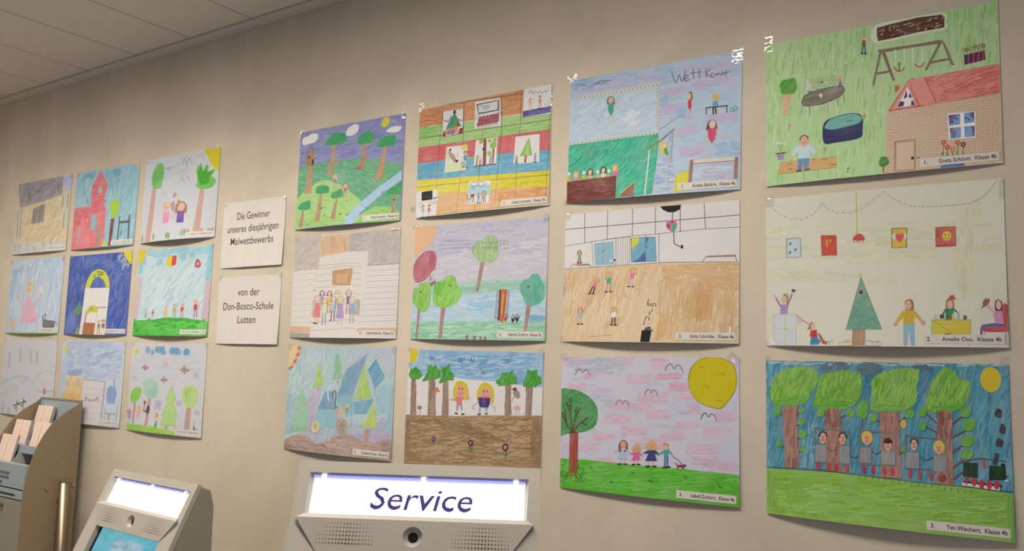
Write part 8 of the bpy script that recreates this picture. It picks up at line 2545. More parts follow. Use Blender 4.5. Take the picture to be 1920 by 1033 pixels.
ART["B3"] = """F 189,215,229 40 3
H 163,203,222 150 80 8 45 14 50,55 402,28.5 398.5,216.5 45.5,223.5
H 200,221,233 110 80 8 45 14 51,67 403.5,39.5 398.5,216.5 45.5,223.5
H 126,194,218 60 60 9 8 12 45,3.5 420,1 415,36 277.5,24 81.5,28.5
H 94,179,210 10 40 9 0 10 224,3 288,3.5 282.5,12.5 231.5,12.5
H 110,186,214 12 26 9 10 12 116,35.5 146,36.5 147.5,52.5 117.5,51.5
H 110,186,214 12 26 9 10 12 242,22.5 277,22 279.5,41 244.5,42
H 110,186,214 12 26 9 10 12 299,21 324,20 324,37 304,36
H 110,186,214 12 26 9 10 12 26.5,27 47.5,27.5 48.5,51 32.5,51
P 133,201,223 80 3 399.5,6 420,1 416.5,114.5 390,112 394.5,69
P 142,203,223 80 3 6.5,46 34.5,35 31.5,78.5 4.5,86
B 210,198,46 40 1 -1.5,1 45,1.5 40,23 21,40.5 3,48
P 206,197,208 85 3 2,94 39,94.5 26.5,239.5 -1.5,243.5
P 206,190,206 85 3 396.5,114.5 418,116.5 420,243.5 383,243.5
K 183,165,182 1.2 14 3 2.5,94 33,94.5 26.5,239.5 0,243.5
K 183,165,182 1.2 14 3 393.5,114 416.5,115.5 420,243.5 389,243.5
P 214,205,56 85 2 174.5,28 204,27.5 203,63 173,61
P 199,50,51 85 2 204,27.5 228,26.5 224.5,57.5 201,61.5
B 174,75,99 0 2 329,65.5 333.5,48.5 343.5,43 361.5,58.5 357.5,71 339,71.5
E 218,207,218 20 3 345.5,59.5 7.5,6.9
C 174,75,99 2.4 350.5,59.5 349,62.5 346,64 342,62.5 340.5,59 341.5,56 345,55 348.5,56.5 350.5,59.5 349,62.5
P 50,178,48 5 3 -5,246 102.5,243.5 222.5,236.5 300,236.5 364.5,243.5 421,249 423,297 -2,299
H 31,161,31 130 50 9 8 14 6,248 223,239.5 402,247 400,285.5 10,293
H 91,201,82 70 50 8 5 12 -1,248 414.5,247 420,295 3.5,297
H 142,215,120 24 40 8 10 14 364.5,247.5 421,251 421.5,281.5 381,282
E 121,143,137 80 3 75.5,208.5 6.5,3.5
L 221,180,157 4 71.5,214.5 64.5,221
L 221,180,157 4 80,214.5 88.5,221
L 142,182,171 5 73.5,222.5 73.5,235.5
L 142,182,171 5 79.5,222.5 82,235.5
P 167,203,171 80 3 71,213.5 80.5,213.5 81.5,223 71.5,223
E 221,180,157 0 1 75.5,210 5.0,3.5
E 121,60,86 80 3 118.5,210.5 5.6,3.0
L 221,180,157 4 115.5,215.5 109.5,221
L 221,180,157 4 122.5,215.5 129.5,221
L 199,165,180 5 117,222 117,233.5
L 199,165,180 5 122,222 124.5,233.5
P 182,58,99 80 3 115,214.5 123,214.5 124,222.5 115.5,222.5
E 221,180,157 0 1 118.5,211.5 4.3,3.0
E 153,159,137 80 3 192.5,202 7.8,4.2
L 221,180,157 4 188.5,209 180,217
L 221,180,157 4 198,209 208,217.5
L 199,182,63 5 190.5,218.5 191,235
L 199,182,63 5 198,218.5 201,235
P 206,201,63 80 3 187.5,208 199,208 200.5,219.5 188.5,219.5
E 221,180,157 0 1 192.5,203.5 6.0,4.2
E 121,143,131 80 3 241,195.5 9.9,5.4
L 221,180,157 4 235.5,204.5 225,215
L 221,180,157 4 248.5,205 261,215
L 142,180,131 5 239,217 239,237.5
L 142,180,131 5 248,217 252,237.5
P 142,180,131 80 3 234.5,203.5 249,203.5 251,218 235.5,218
E 221,180,157 0 1 241.5,197.5 7.6,5.4
E 183,170,167 80 3 281.5,194 9.6,5.3
L 221,180,157 4 276.5,202.5 266,213
L 221,180,157 4 288.5,203 301,213
L 199,143,148 5 279.5,214.5 280,235
L 199,143,148 5 288,214.5 292,235
P 192,75,99 80 3 275.5,201.5 289.5,201.5 291.5,215.5 276.5,215.5
E 221,180,157 0 1 282,196 7.4,5.3
E 183,174,163 80 3 351.5,184 11.9,6.7
L 221,180,157 4 345,195.5 332.5,208
L 221,180,157 4 360.5,195.5 375.5,208
L 174,116,133 5 349,210.5 349.5,235.5
L 174,116,133 5 360,210.5 364.5,235.5
P 192,65,99 80 3 344,193.5 361,193.5 363.5,211.5 345.5,211.5
E 221,180,157 0 1 352,186.5 9.2,6.7"""
ART["C1"] = """F 201,206,216 0 1
H 186,201,218 50 60 8 5 15 5.5,155 248.5,138 253.5,219 19.5,230
C 142,146,162 1.6 45.5,55 60.5,52 56,57.5 70,55.5
C 142,146,162 1.6 45.5,62.5 60.5,59 55.5,64.5 70,63
C 142,146,162 1.6 45.5,69.5 60.5,66 55.5,71.5 69.5,70
C 142,146,162 1.6 45,76.5 60,73.5 55.5,78.5 69.5,77
C 142,146,162 1.6 45,83.5 60,80.5 55,85.5 69.5,84
C 142,146,162 1.6 45,90.5 60,87.5 55,92.5 69,91
C 142,146,162 1.6 45,97.5 59.5,94.5 55,99.5 69,98
C 142,146,162 1.6 44.5,104.5 59.5,101.5 54.5,106.5 69,105
C 142,146,162 1.6 44.5,111.5 59.5,108.5 54.5,114 68.5,112
C 142,146,162 1.6 127,37.5 141.5,34.5 136.5,39.5 150.5,38
C 142,146,162 1.6 127.5,44.5 142,41.5 137.5,46.5 151.5,45
C 142,146,162 1.6 128.5,51.5 143,48.5 138,53.5 152,52
C 142,146,162 1.6 129,58.5 143.5,55.5 139,60.5 153,59
C 142,146,162 1.6 130,65.5 144.5,62.5 140,67.5 153.5,66
C 142,146,162 1.6 130.5,72.5 145,69 140.5,74.5 154.5,73
C 142,146,162 1.6 131.5,79.5 146,76 141.5,81.5 155,79.5
C 142,146,162 1.6 132.5,86 147,83 142,88.5 156,86.5
C 142,146,162 1.6 212.5,47.5 226.5,45 222,50 235.5,48.5
C 142,146,162 1.6 213.5,54.5 227.5,51.5 223,56.5 236.5,55
C 142,146,162 1.6 214,61.5 228,58.5 223.5,63.5 237,62
C 142,146,162 1.6 215,68.5 229,65.5 224.5,70.5 237.5,69
C 142,146,162 1.6 215.5,75 229.5,72 225,77.5 238.5,75.5
C 142,146,162 1.6 216.5,82 230.5,79 226,84 239,82.5
C 142,146,162 1.6 217,89 231,86 226.5,91 240,89
C 142,146,162 1.6 262.5,47 276.5,44 272,49 285,47.5
C 142,146,162 1.6 263.5,53.5 277,51 272.5,56 286,54
C 142,146,162 1.6 264,60.5 278,57.5 273.5,62.5 286.5,61
C 142,146,162 1.6 264.5,67.5 278.5,64.5 274,69.5 287.5,68
C 142,146,162 1.6 265.5,74 279.5,71 275,76 288,74.5
C 142,146,162 1.6 266,81 280,78 275.5,83 288.5,81.5
C 142,146,162 1.6 267,87.5 280.5,84.5 276,89.5 289.5,88
C 167,184,206 3 10,178.5 102,152 185.5,144.5 262,164.5
C 167,184,206 3 262,164.5 301.5,132 361,119 410,126.5
C 183,198,216 3 30.5,182.5 113,161 178,156.5
B 215,190,218 0 2 331,175.5 342.5,166 369,166 377.5,178 359,185.5 336.5,183.5
P 137,110,120 85 2 347.5,186 360,185.5 361.5,207.5 349.5,208
L 137,143,159 2 304,201 416.5,194
L 94,93,95 5 156,242 164,287
L 94,93,95 4 126.5,262 184,253.5
E 137,143,112 20 3 150,269.5 11.2,4.6
E 121,93,97 20 3 163.5,250.5 8.3,4.1
L 94,93,95 5 205,230.5 213,275.5
L 94,93,95 4 176,250 233,242
E 137,143,112 20 3 199,258 11.0,4.6
E 121,93,97 20 3 212,239 8.2,4.1
H 167,178,193 16 30 5 0 8 24,253 52,247 60,288.5 26,290.5
C 137,143,154 3 112.5,283 110,289 101,292 91,290.5 86,284.5 89,278.5 98,275.5 107.5,277.5 112.5,283 110,289"""
ART["C2"] = """F 195,210,229 0 3
H 158,187,231 200 80 10 5 15 30,2 415.5,2.5 406.5,123 319,134 32,122
H 137,172,223 90 80 9 10 20 50.5,26 364,30 343.5,96 62,99.5
H 183,207,238 60 70 8 8 20 48.5,13 400,21 398,115 80,112
H 174,201,235 30 50 9 80 8 -0.5,75 37,48 45,204 5,214.5
H 126,155,214 10 70 5 12 6 246,48.5 357.5,36 337,49 254.5,54.5
E 208,214,97 80 2 22.5,30 11.7,15.0
H 110,143,210 30 50 10 5 15 55,108.5 148,103.5 146.5,123 66,125.5
P 218,202,159 60 4 40.5,132.5 160,131 171.5,223.5 43.5,221.5
H 210,186,129 60 50 8 70 20 42.5,135 157.5,132 168.5,215.5 48,221
P 172,182,193 80 3 44,145.5 64.5,143 65,162 47,164
P 172,182,193 80 3 124,141.5 143,141 144,156 124.5,158
P 211,211,217 0 0 167,141.5 311,140.5 311.5,294.5 173.5,299
P 179,182,195 0 3 164,133 314,139 311.5,144.5 167,141.5
L 153,157,171 4 311,140.5 309.5,290.5
L 187,188,200 2 168,169 309,169.5
L 187,188,200 2 169,191 308.5,191
L 187,188,200 2 170,212.5 307.5,212.5
L 187,188,200 2 171,234.5 307,233.5
L 187,188,200 2 171.5,256.5 306,255
L 187,188,200 2 172.5,278 305.5,276.5
C 163,120,133 4 194,199.5 194,214
C 163,120,133 4 195,206.5 205,205
C 163,120,133 4 202.5,199 203,213.5
C 163,120,133 4 214.5,205.5 217,212 226,211 223.5,204.5
C 163,120,133 4 236,205.5 238.5,212 248,210.5
C 163,120,133 4 253,203 263,210 266.5,202.5
C 163,120,133 4 275.5,210 276.5,197.5 268,202
P 142,172,218 80 4 327.5,166.5 351.5,153.5 382,160.5 388.5,180.5 382.5,217 338.5,217.5 325.5,191.5
L 110,139,193 5 367.5,132.5 372,205.5
H 126,157,214 30 40 8 80 12 331,166.5 382,160.5 384.5,205 337,207
L 176,182,189 7 329,230 331.5,285
L 176,182,189 7 400,226.5 399,285
L 176,182,189 7 332,252.5 398,249.5
L 137,132,146 6 354.5,253 353,279.5
P 214,182,120 70 3 38,187 157,190.5 167,257.5 21,261.5"""
ART["C3"] = """F 202,208,220 0 1
H 192,205,224 50 80 8 0 8 14.5,38.5 396,25.5 394.5,113.5 17,124
E 214,209,81 80 2 28.5,28.5 13.0,10.1
E 118,173,216 80 4 96,24 14.7,12.3
E 118,173,216 80 4 123.5,31 12.0,9.9
E 118,173,216 80 4 155.5,21.5 18.4,12.2
E 118,173,216 80 4 180.5,23 15.7,11.4
E 118,173,216 80 4 193.5,31.5 9.1,6.8
E 118,173,216 80 4 236,24 18.0,12.8
E 118,173,216 80 4 258.5,25.5 16.6,12.7
E 118,173,216 80 4 276.5,27.5 10.1,10.5
E 118,173,216 80 4 315.5,27.5 20.0,11.9
H 92,149,200 16 26 7 80 14 140,14 192.5,13.5 195,36 148.5,29
H 92,149,200 10 22 7 80 14 302,19.5 327,19 329,36 304,36
H 92,149,200 12 22 7 80 14 225,16.5 270,16 272.5,36.5 227,31.5
P 167,141,138 0 3 62,84 79,77.5 86,68 94,78.5 110.5,80 111,87 95,88 90.5,96.5 80,88
P 167,141,138 0 3 279,87 298.5,79 306.5,68 316,80.5 335,82 336,90.5 317.5,91.5 312.5,102 300,92
P 167,141,138 0 3 176,122 192,116 198,107 205.5,117 220.5,118 221.5,124.5 206.5,125.5 202.5,133.5 193,126
E 202,184,202 40 4 195.5,66 9.1,9.9
E 202,184,202 40 4 210,68 7.8,8.3
E 200,186,202 40 4 20,120 9.6,10.2
E 200,186,202 40 4 35.5,122 8.2,8.6
E 181,186,210 40 4 368,101.5 8.7,9.6
E 181,186,210 40 4 382,103 7.4,8.1
E 181,177,212 40 4 175,203.5 9.2,10.0
E 181,177,212 40 4 190,205.5 7.9,8.4
E 181,177,212 40 4 290,193.5 8.9,9.8
E 181,177,212 40 4 304,195 7.6,8.3
E 185,188,210 40 4 385.5,219.5 8.7,9.7
E 185,188,210 40 4 399.5,221 7.4,8.2
H 170,165,206 14 30 7 40 30 157.5,193 199.5,187.5 200,218 163.5,219.5
P 189,155,154 87 3 36.5,203.5 50,201 47.5,271.5 33.5,272.5
B 139,201,84 70 3 10,183 21.5,163 44,150.5 72,153.5 74.5,176.5 59.5,194.5 26,204
P 189,155,154 87 3 118.5,186.5 136.5,185 133,275 113,277
B 167,209,198 70 3 85.5,153 86.5,129.5 112.5,121.5 145.5,120.5 172.5,135 173,158 169,181 126.5,186.5 94.5,172
H 142,195,178 24 40 8 60 20 96.5,160.5 161,139 166,181 119.5,184.5
P 189,155,154 87 3 337,204.5 362,203.5 362,280.5 333.5,282
B 181,215,141 70 3 307,168.5 308,149.5 328.5,136 360,135 386,147 393,176.5 380,199 343.5,206 316,190.5
H 158,199,109 20 40 8 60 20 317,145.5 354,137 353,181.5 328.5,186
P 173,215,138 75 3 249.5,140 276,184.5 265,188.5 293.5,238.5 281,241 290.5,267 202.5,267.5 219,240 206,240.5 232.5,190 220.5,186.5
L 139,188,107 2.4 249.5,140 276,184.5 265,188.5 293.5,238.5 281,241 290.5,267 202.5,267.5 219,240 206,240.5 232.5,190 220.5,186.5 249.5,140
P 167,148,142 85 2 234,269 247,268.5 247,282.5 234,283.5
P 161,211,93 6 3 -2.5,274 75.5,276 177,276.5 289,284.5 287.5,299.5 0,298
H 139,197,75 40 40 7 8 12 -0.5,278 276.5,287 278,298 1.5,295.5
L 139,197,107 3 7,282.5 8.5,273.5
L 139,197,107 3 43,282 45,273.5
L 139,197,107 3 79,282 80.5,273
L 139,197,107 3 114.5,281.5 116,273
L 139,197,107 3 149.5,281.5 151,272.5
L 139,197,107 3 184,281 186,272.5
L 139,197,107 3 218.5,281 220,272
L 139,197,107 3 252.5,280.5 254,272
L 139,197,107 3 286,280 287.5,272
L 139,197,107 3 319.5,280 321,271.5
L 139,197,107 3 352.5,279.5 354,271.5
L 139,197,107 3 385,279.5 386.5,271
B 114,91,91 80 3 2,240 1,230.5 11,225.5 22,229.5 23,239 12.5,237
L 221,182,160 3 6.5,238.5 -3.5,248
L 221,182,160 3 18.5,238 30,246.5
L 185,168,206 5 10.5,257.5 10,267.5
L 185,168,206 5 18.5,257 21.5,267
P 167,148,198 80 3 5.5,237.5 19,237 27,257.5 2,259
E 221,182,160 0 1 12,232 7.1,4.8
B 207,192,135 80 3 58,228.5 56.5,217 68,211.5 81,216 82.5,227.5 70,225
L 221,182,160 3 63,226.5 51.5,238
L 221,182,160 3 77,226 90.5,236.5
L 218,188,194 5 67.5,249 67,261
L 218,188,194 5 77.5,248.5 80.5,260
P 218,168,194 80 3 62,225.5 77.5,224.5 87,249 58,250.5
E 221,182,160 0 1 69,219 8.3,5.6
B 101,74,74 80 2 114,225.5 121,209.5 133,213 135.5,228.5 125.5,236.5 115.5,234
C 114,86,84 5 97,226 108,229.5 117.5,225.5
E 142,104,101 20 3 102.5,199.5 8.1,7.0
L 142,104,101 5 102,206.5 102,222
L 80,137,94 6 182.5,257 177,276.5
E 70,148,109 20 3 180,269 6.0,8.5
E 214,172,94 20 3 179.5,240 10.6,9.3
E 214,148,121 20 3 177,232.5 6.6,3.9
L 80,137,94 5 382.5,260.5 380.5,277.5
E 92,148,123 20 3 387.5,271.5 4.3,6.0
E 214,176,178 20 3 382.5,251 6.2,6.7
L 142,163,168 3 398,269 396,280.5
E 114,91,88 20 3 294.5,277.5 10.2,3.8"""

def split(tri, idx, nx, ny, c):
    """cut triangles (N,3,2) along the line nx*x+ny*y=c"""
    d = tri[:, :, 0] * nx + tri[:, :, 1] * ny - c
    d = np.where(np.abs(d) < 1e-4, 0.0, d)
    cut = (d.max(1) > 0) & (d.min(1) < 0)
    if not cut.any(): return tri, idx
    keep, kidx, T, D, I = tri[~cut], idx[~cut], tri[cut], d[cut], idx[cut]
    sg = np.sign(D)
    # vertex alone on its side first (or the zero vertex when one lies on the line)
    first = np.zeros(len(T), int)
    has0 = (sg == 0).any(1)
    s = sg.sum(1)
    for j in range(3):
        first = np.where(~has0 & (sg[:, j] == -np.sign(s)), j, first)
        first = np.where(has0 & (sg[:, j] == 0), j, first)
    r = np.arange(len(T))
    o = [(first + j) % 3 for j in range(3)]
    A, B, C_ = T[r, o[0]], T[r, o[1]], T[r, o[2]]
    a, b, c_ = D[r, o[0]][:, None], D[r, o[1]][:, None], D[r, o[2]][:, None]
    out = [keep]; oi = [kidx]
    z = has0
    if z.any():
        Pm = B[z] + (C_[z] - B[z]) * (b[z] / (b[z] - c_[z]))
        out += [np.stack([A[z], B[z], Pm], 1), np.stack([A[z], Pm, C_[z]], 1)]; oi += [I[z], I[z]]
    q = ~z
    if q.any():
        P1 = A[q] + (B[q] - A[q]) * (a[q] / (a[q] - b[q])); P2 = A[q] + (C_[q] - A[q]) * (a[q] / (a[q] - c_[q]))
        out += [np.stack([A[q], P1, P2], 1), np.stack([P1, B[q], C_[q]], 1), np.stack([P1, C_[q], P2], 1)]; oi += [I[q]] * 3
    return np.concatenate(out), np.concatenate(oi)

NU, NV = 10, 7
class Sheet:
    """a curled sheet of paper: flat pieces laid on it are cut on its creases and follow its surface"""
    def __init__(s, w, h, bulge, corner, seed):
        s.w, s.h = w, h; s.du, s.dv = w / NU, h / NV
        rnd = random.Random(seed)
        s.d = np.zeros((NU + 1, NV + 1))
        ph = rnd.uniform(0, 6)
        for i in range(NU + 1):
            for j in range(NV + 1):
                u, v = i / NU, j / NV
                low = max(0, (v - .30) / .70) ** 1.6
                top = max(0, (.16 - v) / .16) * .15
                d = bulge * (low + top) * max(0, math.sin(math.pi * u)) ** .8
                d += corner[0] * low * max(0, 1 - u * 2.2) ** 2 + corner[1] * low * max(0, (u - .545) * 2.2) ** 2
                d += .0005 * (1 + math.sin(9 * u + ph) * math.sin(7 * v + 2 * ph)) * min(1, 6 * u * (1 - u))
                s.d[i, j] = d * 1000
    def cut(s, tri, idx, clip=True):
        if clip:
            for nx, ny, c in ((1, 0, 0), (1, 0, s.w), (0, 1, 0), (0, 1, s.h)): tri, idx = split(tri, idx, nx, ny, c)
            m = tri.mean(1); k = (m[:, 0] > 0) & (m[:, 0] < s.w) & (m[:, 1] > 0) & (m[:, 1] < s.h)
            tri, idx = tri[k], idx[k]
        for i in range(1, NU): tri, idx = split(tri, idx, 1, 0, i * s.du)
        for j in range(1, NV): tri, idx = split(tri, idx, 0, 1, j * s.dv)
        for q in range(-NV + 1, NU): tri, idx = split(tri, idx, 1 / s.du, -1 / s.dv, q)
        return tri, idx
    def depth(s, p, ref):
        """piecewise linear lift (mm); ref = a point inside the same facet"""
        i = np.clip(np.floor(ref[:, 0] / s.du).astype(int), 0, NU - 1); j = np.clip(np.floor(ref[:, 1] / s.dv).astype(int), 0, NV - 1)
        fu, fv = ref[:, 0] / s.du - i, ref[:, 1] / s.dv - j
        lo = fu >= fv
        a, c, b, e = s.d[i, j], s.d[i + 1, j + 1], s.d[i + 1, j], s.d[i, j + 1]
        gu = np.where(lo, b - a, c - e); gv = np.where(lo, c - b, e - a)
        return a[:, None] + gu[:, None] * (p[:, :, 0] / s.du - i[:, None]) + gv[:, None] * (p[:, :, 1] / s.dv - j[:, None])
    def lay(s, name, parent, tri, idx, lift, material, tint=None, stroke=None, clip=True):
        tri, idx = s.cut(np.asarray(tri, float), np.asarray(idx, int), clip)
        # drop slivers, face all triangles out of the wall
        ar = (tri[:, 1, 0] - tri[:, 0, 0]) * (tri[:, 2, 1] - tri[:, 0, 1]) - (tri[:, 2, 0] - tri[:, 0, 0]) * (tri[:, 1, 1] - tri[:, 0, 1])
        k = np.abs(ar) > 1e-4; tri, idx, ar = tri[k], idx[k], ar[k]
        tri = np.where((ar > 0)[:, None, None], tri[:, ::-1], tri)
        dp = s.depth(tri, tri.mean(1)) + np.asarray(lift)[idx][:, None] + 1.5
        v = np.stack([tri[:, :, 0] - s.w / 2, -dp, s.h / 2 - tri[:, :, 1]], 2).reshape(-1, 3) / 1000
        n = len(tri)
        me = bpy.data.meshes.new(name)
        me.vertices.add(n * 3); me.vertices.foreach_set('co', v.ravel())
        me.loops.add(n * 3); me.loops.foreach_set('vertex_index', np.arange(n * 3, dtype=np.int32))
        me.polygons.add(n); me.polygons.foreach_set('loop_start', np.arange(0, n * 3, 3, dtype=np.int32))
        if tint is not None:
            a = me.attributes.new('tint', 'FLOAT_COLOR', 'FACE'); a.data.foreach_set('color', np.concatenate([np.asarray(tint)[idx], np.ones((n, 1))], 1).astype(np.float32).ravel())
            a = me.attributes.new('stroke', 'FLOAT_VECTOR', 'FACE'); a.data.foreach_set('vector', np.asarray(stroke)[idx].astype(np.float32).ravel())
        me.update(); me.validate()
        me.materials.append(material)
        return new(name, me, parent)
    def paper(s, parent):
        v, f = [], []
        for back in (0, 1):
            for i in range(NU + 1):
                for j in range(NV + 1):
                    v.append(((i * s.du - s.w / 2) / 1000, -(s.d[i, j] + 1.5 - .35 * back) / 1000, (s.h / 2 - j * s.dv) / 1000))
        id_ = lambda i, j, b: b * (NU + 1) * (NV + 1) + i * (NV + 1) + j
        for i in range(NU):
            for j in range(NV):
                for b in (0, 1):
                    t1 = (id_(i, j, b), id_(i + 1, j + 1, b), id_(i + 1, j, b)); t2 = (id_(i, j, b), id_(i, j + 1, b), id_(i + 1, j + 1, b))
                    f += [t1, t2] if b == 0 else [t1[::-1], t2[::-1]]
        ring = [(i, 0) for i in range(NU)] + [(NU, j) for j in range(NV)] + [(i, NV) for i in range(NU, 0, -1)] + [(0, j) for j in range(NV, 0, -1)]
        for a, b in zip(ring, ring[1:] + ring[:1]): f.append((id_(*a, 0), id_(*b, 0), id_(*b, 1), id_(*a, 1)))
        return mesh('paper_sheet', v, f, M_PAPER, parent)

def catmull(p, closed, n=5):
    p = [np.array(q) for q in p]; m = len(p); out = []
    for i in range(m if closed else m - 1):
        if closed: a, b, c, d = p[i - 1], p[i], p[(i + 1) % m], p[(i + 2) % m]
        else: a, b, c, d = p[max(i - 1, 0)], p[i], p[i + 1], p[min(i + 2, m - 1)]
        for k in range(n):
            t = k / n
            out.append(.5 * (2 * b + (c - a) * t + (2 * a - 5 * b + 4 * c - d) * t * t + (3 * b - a - 3 * c + d) * t ** 3))
    if not closed: out.append(p[-1])
    return out

def fill(p):
    t = tessellate_polygon([[Vector((q[0], q[1], 0)) for q in p]])
    return [[p[i] for i in f] for f in t]

def ribbon(p, w):
    p = [np.array(q, float) for q in p]
    p = [q for i, q in enumerate(p) if i == 0 or np.hypot(*(q - p[i - 1])) > .05]
    if len(p) < 2: return []
    L_, R_ = [], []
    for i, q in enumerate(p):
        d = (p[min(i + 1, len(p) - 1)] - p[max(i - 1, 0)]); d = d / (np.hypot(*d) + 1e-9); nrm = np.array([-d[1], d[0]]) * w / 2
        if i == 0: q = q - d * w * .3
        if i == len(p) - 1: q = q + d * w * .3
        L_.append(q + nrm); R_.append(q - nrm)
    out = []
    for i in range(len(p) - 1): out += [[L_[i], R_[i], R_[i + 1]], [L_[i], R_[i + 1], L_[i + 1]]]
    return out

def inside(poly, x, y):
    c = False; j = len(poly) - 1
    for i in range(len(poly)):
        xi, yi = poly[i]; xj, yj = poly[j]
        if (yi > y) != (yj > y) and x < (xj - xi) * (y - yi) / (yj - yi) + xi: c = not c
        j = i
    return c

def parse(text, seed):
    rnd = random.Random(seed)
    tris, idx, lift, tint, stroke, boxes = [], [], [], [], [], []
    pt = lambda a: [tuple(float(v) for v in q.split(',')) for q in a]
    def put(T, rgb, ang, st, layer, sub=0.0):
        k = len(lift); lift.append((layer + sub) * .009 + .02); tint.append(rgb); stroke.append((math.radians(ang), st, 0))
        tris.extend(T); idx.extend([k] * len(T))
    for line in text.split('\n'):
        a = line.split(); t = a[0]; rgb = tuple(s2l(float(v)) for v in a[1].split(','))
        if t == 'F': grounds = [([(-9, -9), (429, -9), (429, 306), (-9, 306)], rgb)]; put(fill([(0, 0), (420, 0), (420, 297), (0, 297)]), rgb, float(a[2]), float(a[3]) / 9, 0); boxes.append((0, 0, 420, 297, 0)); continue
        if t == 'E':
            (x, y), (rx, ry) = pt(a[4:6]); n = 12 if rx < 6 else 20
            p = [(x + rx * math.cos(2 * math.pi * i / n), y + ry * math.sin(2 * math.pi * i / n)) for i in range(n)]
        elif t in 'PB': p = pt(a[4:])
        elif t in 'LC': p = pt(a[3:])
        elif t == 'H': p = pt(a[7:])
        elif t == 'K': p = pt(a[5:])
        if t == 'B': p = [tuple(q) for q in catmull(p, True)]
        if t == 'C': p = [tuple(q) for q in catmull(p, False)]
        if t in 'PBE': grounds.append((p, rgb))
        xs, ys = [q[0] for q in p], [q[1] for q in p]; bb = (min(xs) - 2, min(ys) - 2, max(xs) + 2, max(ys) + 2)
        layer = 1 + max([b[4] for b in boxes if b[0] < bb[2] and b[2] > bb[0] and b[1] < bb[3] and b[3] > bb[1]], default=0)
        boxes.append((*bb, layer))
        if t in 'PBE': put(fill(p), rgb, float(a[2]), float(a[3]) / 9, layer)
        elif t in 'LC': put(ribbon(p, float(a[2])), rgb, 0, .12, layer)
        elif t == 'H':
            n, ln, w, ang, jit = int(a[2]), *(float(v) for v in a[3:7])
            done = []; ca, sa = math.cos(math.radians(ang)), -math.sin(math.radians(ang))
            for _ in range(n):
                for _try in range(12):
                    x, y = rnd.uniform(bb[0], bb[2]), rnd.uniform(bb[1], bb[3])
                    if inside(p, x, y): break
                else: continue
                th = -math.radians(ang + rnd.gauss(0, jit * .6)); l = ln * rnd.uniform(.5, 1.1)
                cu = rnd.uniform(-.10, .10) * l; dx, dy = math.cos(th), math.sin(th)
                q = [(x + dx * s_ * l / 2 - dy * cu * (1 - s_ * s_), y + dy * s_ * l / 2 + dx * cu * (1 - s_ * s_)) for s_ in (-1, 0, 1)]
                e = [inside(p, *q[0]), inside(p, *q[2])]
                if not e[0]: q[0] = ((q[0][0] + 2 * q[1][0]) / 3, (q[0][1] + 2 * q[1][1]) / 3)
                if not e[1]: q[2] = ((q[2][0] + 2 * q[1][0]) / 3, (q[2][1] + 2 * q[1][1]) / 3)
                # strokes that may cross lie on levels of their own
                al, ac = [v[0] * ca + v[1] * sa for v in q], [-v[0] * sa + v[1] * ca for v in q]
                bx_ = (min(al) - w, max(al) + w, min(ac) - w * .6, max(ac) + w * .6)
                used = {d_[4] for d_ in done if d_[0] < bx_[1] and d_[1] > bx_[0] and d_[2] < bx_[3] and d_[3] > bx_[2]}
                sl_ = next(i_ for i_ in range(999) if i_ not in used); done.append((*bx_, sl_))
                f = rnd.uniform(.92, 1.07)
                base = next(g_[1] for g_ in reversed(grounds) if inside(g_[0], x, y))
                put(ribbon(q, w * rnd.uniform(.6, 1.1)), tuple(min(.9, (.62 * c + .38 * d_) * f) for c, d_ in zip(rgb, base)), ang, .35, layer + sl_)
            boxes[-1] = (*bb, layer + max([d_[4] for d_ in done], default=0))
        elif t == 'K':
            w, rows, cols = float(a[2]), int(a[3]), int(a[4]); q = [np.array(v) for v in p]
            at = lambda u, v: (q[0] * (1 - u) + q[1] * u) * (1 - v) + (q[3] * (1 - u) + q[2] * u) * v
            T = []
            for r in range(rows + 1):
                T += ribbon([at(0, r / rows), at(.5, r / rows), at(1, r / rows)], w)
                if r < rows:
                    for c in range(cols): 
                        u = (c + .5 + .5 * (r % 2)) / cols
                        if u < 1: T += ribbon([at(u, r / rows), at(u, (r + 1) / rows)], w)
            put(T, rgb, 0, .1, layer)
    return tris, idx, lift, tint, stroke

def text_tris(s, size, shear=0.0, bold=0.0, spacing=1.0, align='LEFT'):
    cu = bpy.data.curves.new('type', 'FONT'); cu.body = s; cu.size = size; cu.shear = shear; cu.offset = bold * size
    cu.space_character = spacing; cu.align_x = align; cu.resolution_u = 3; cu.fill_mode = 'FRONT'
    o = bpy.data.objects.new('type', cu); COL.objects.link(o)
    dg = bpy.context.evaluated_depsgraph_get(); me = o.evaluated_get(dg).to_mesh(); me.calc_loop_triangles()
    v = [tuple(p.co[:2]) for p in me.vertices]
    out = [[v[i] for i in t.vertices] for t in me.loop_triangles]
    bpy.data.objects.remove(o, do_unlink=True); bpy.data.curves.remove(cu)
    return np.array(out)

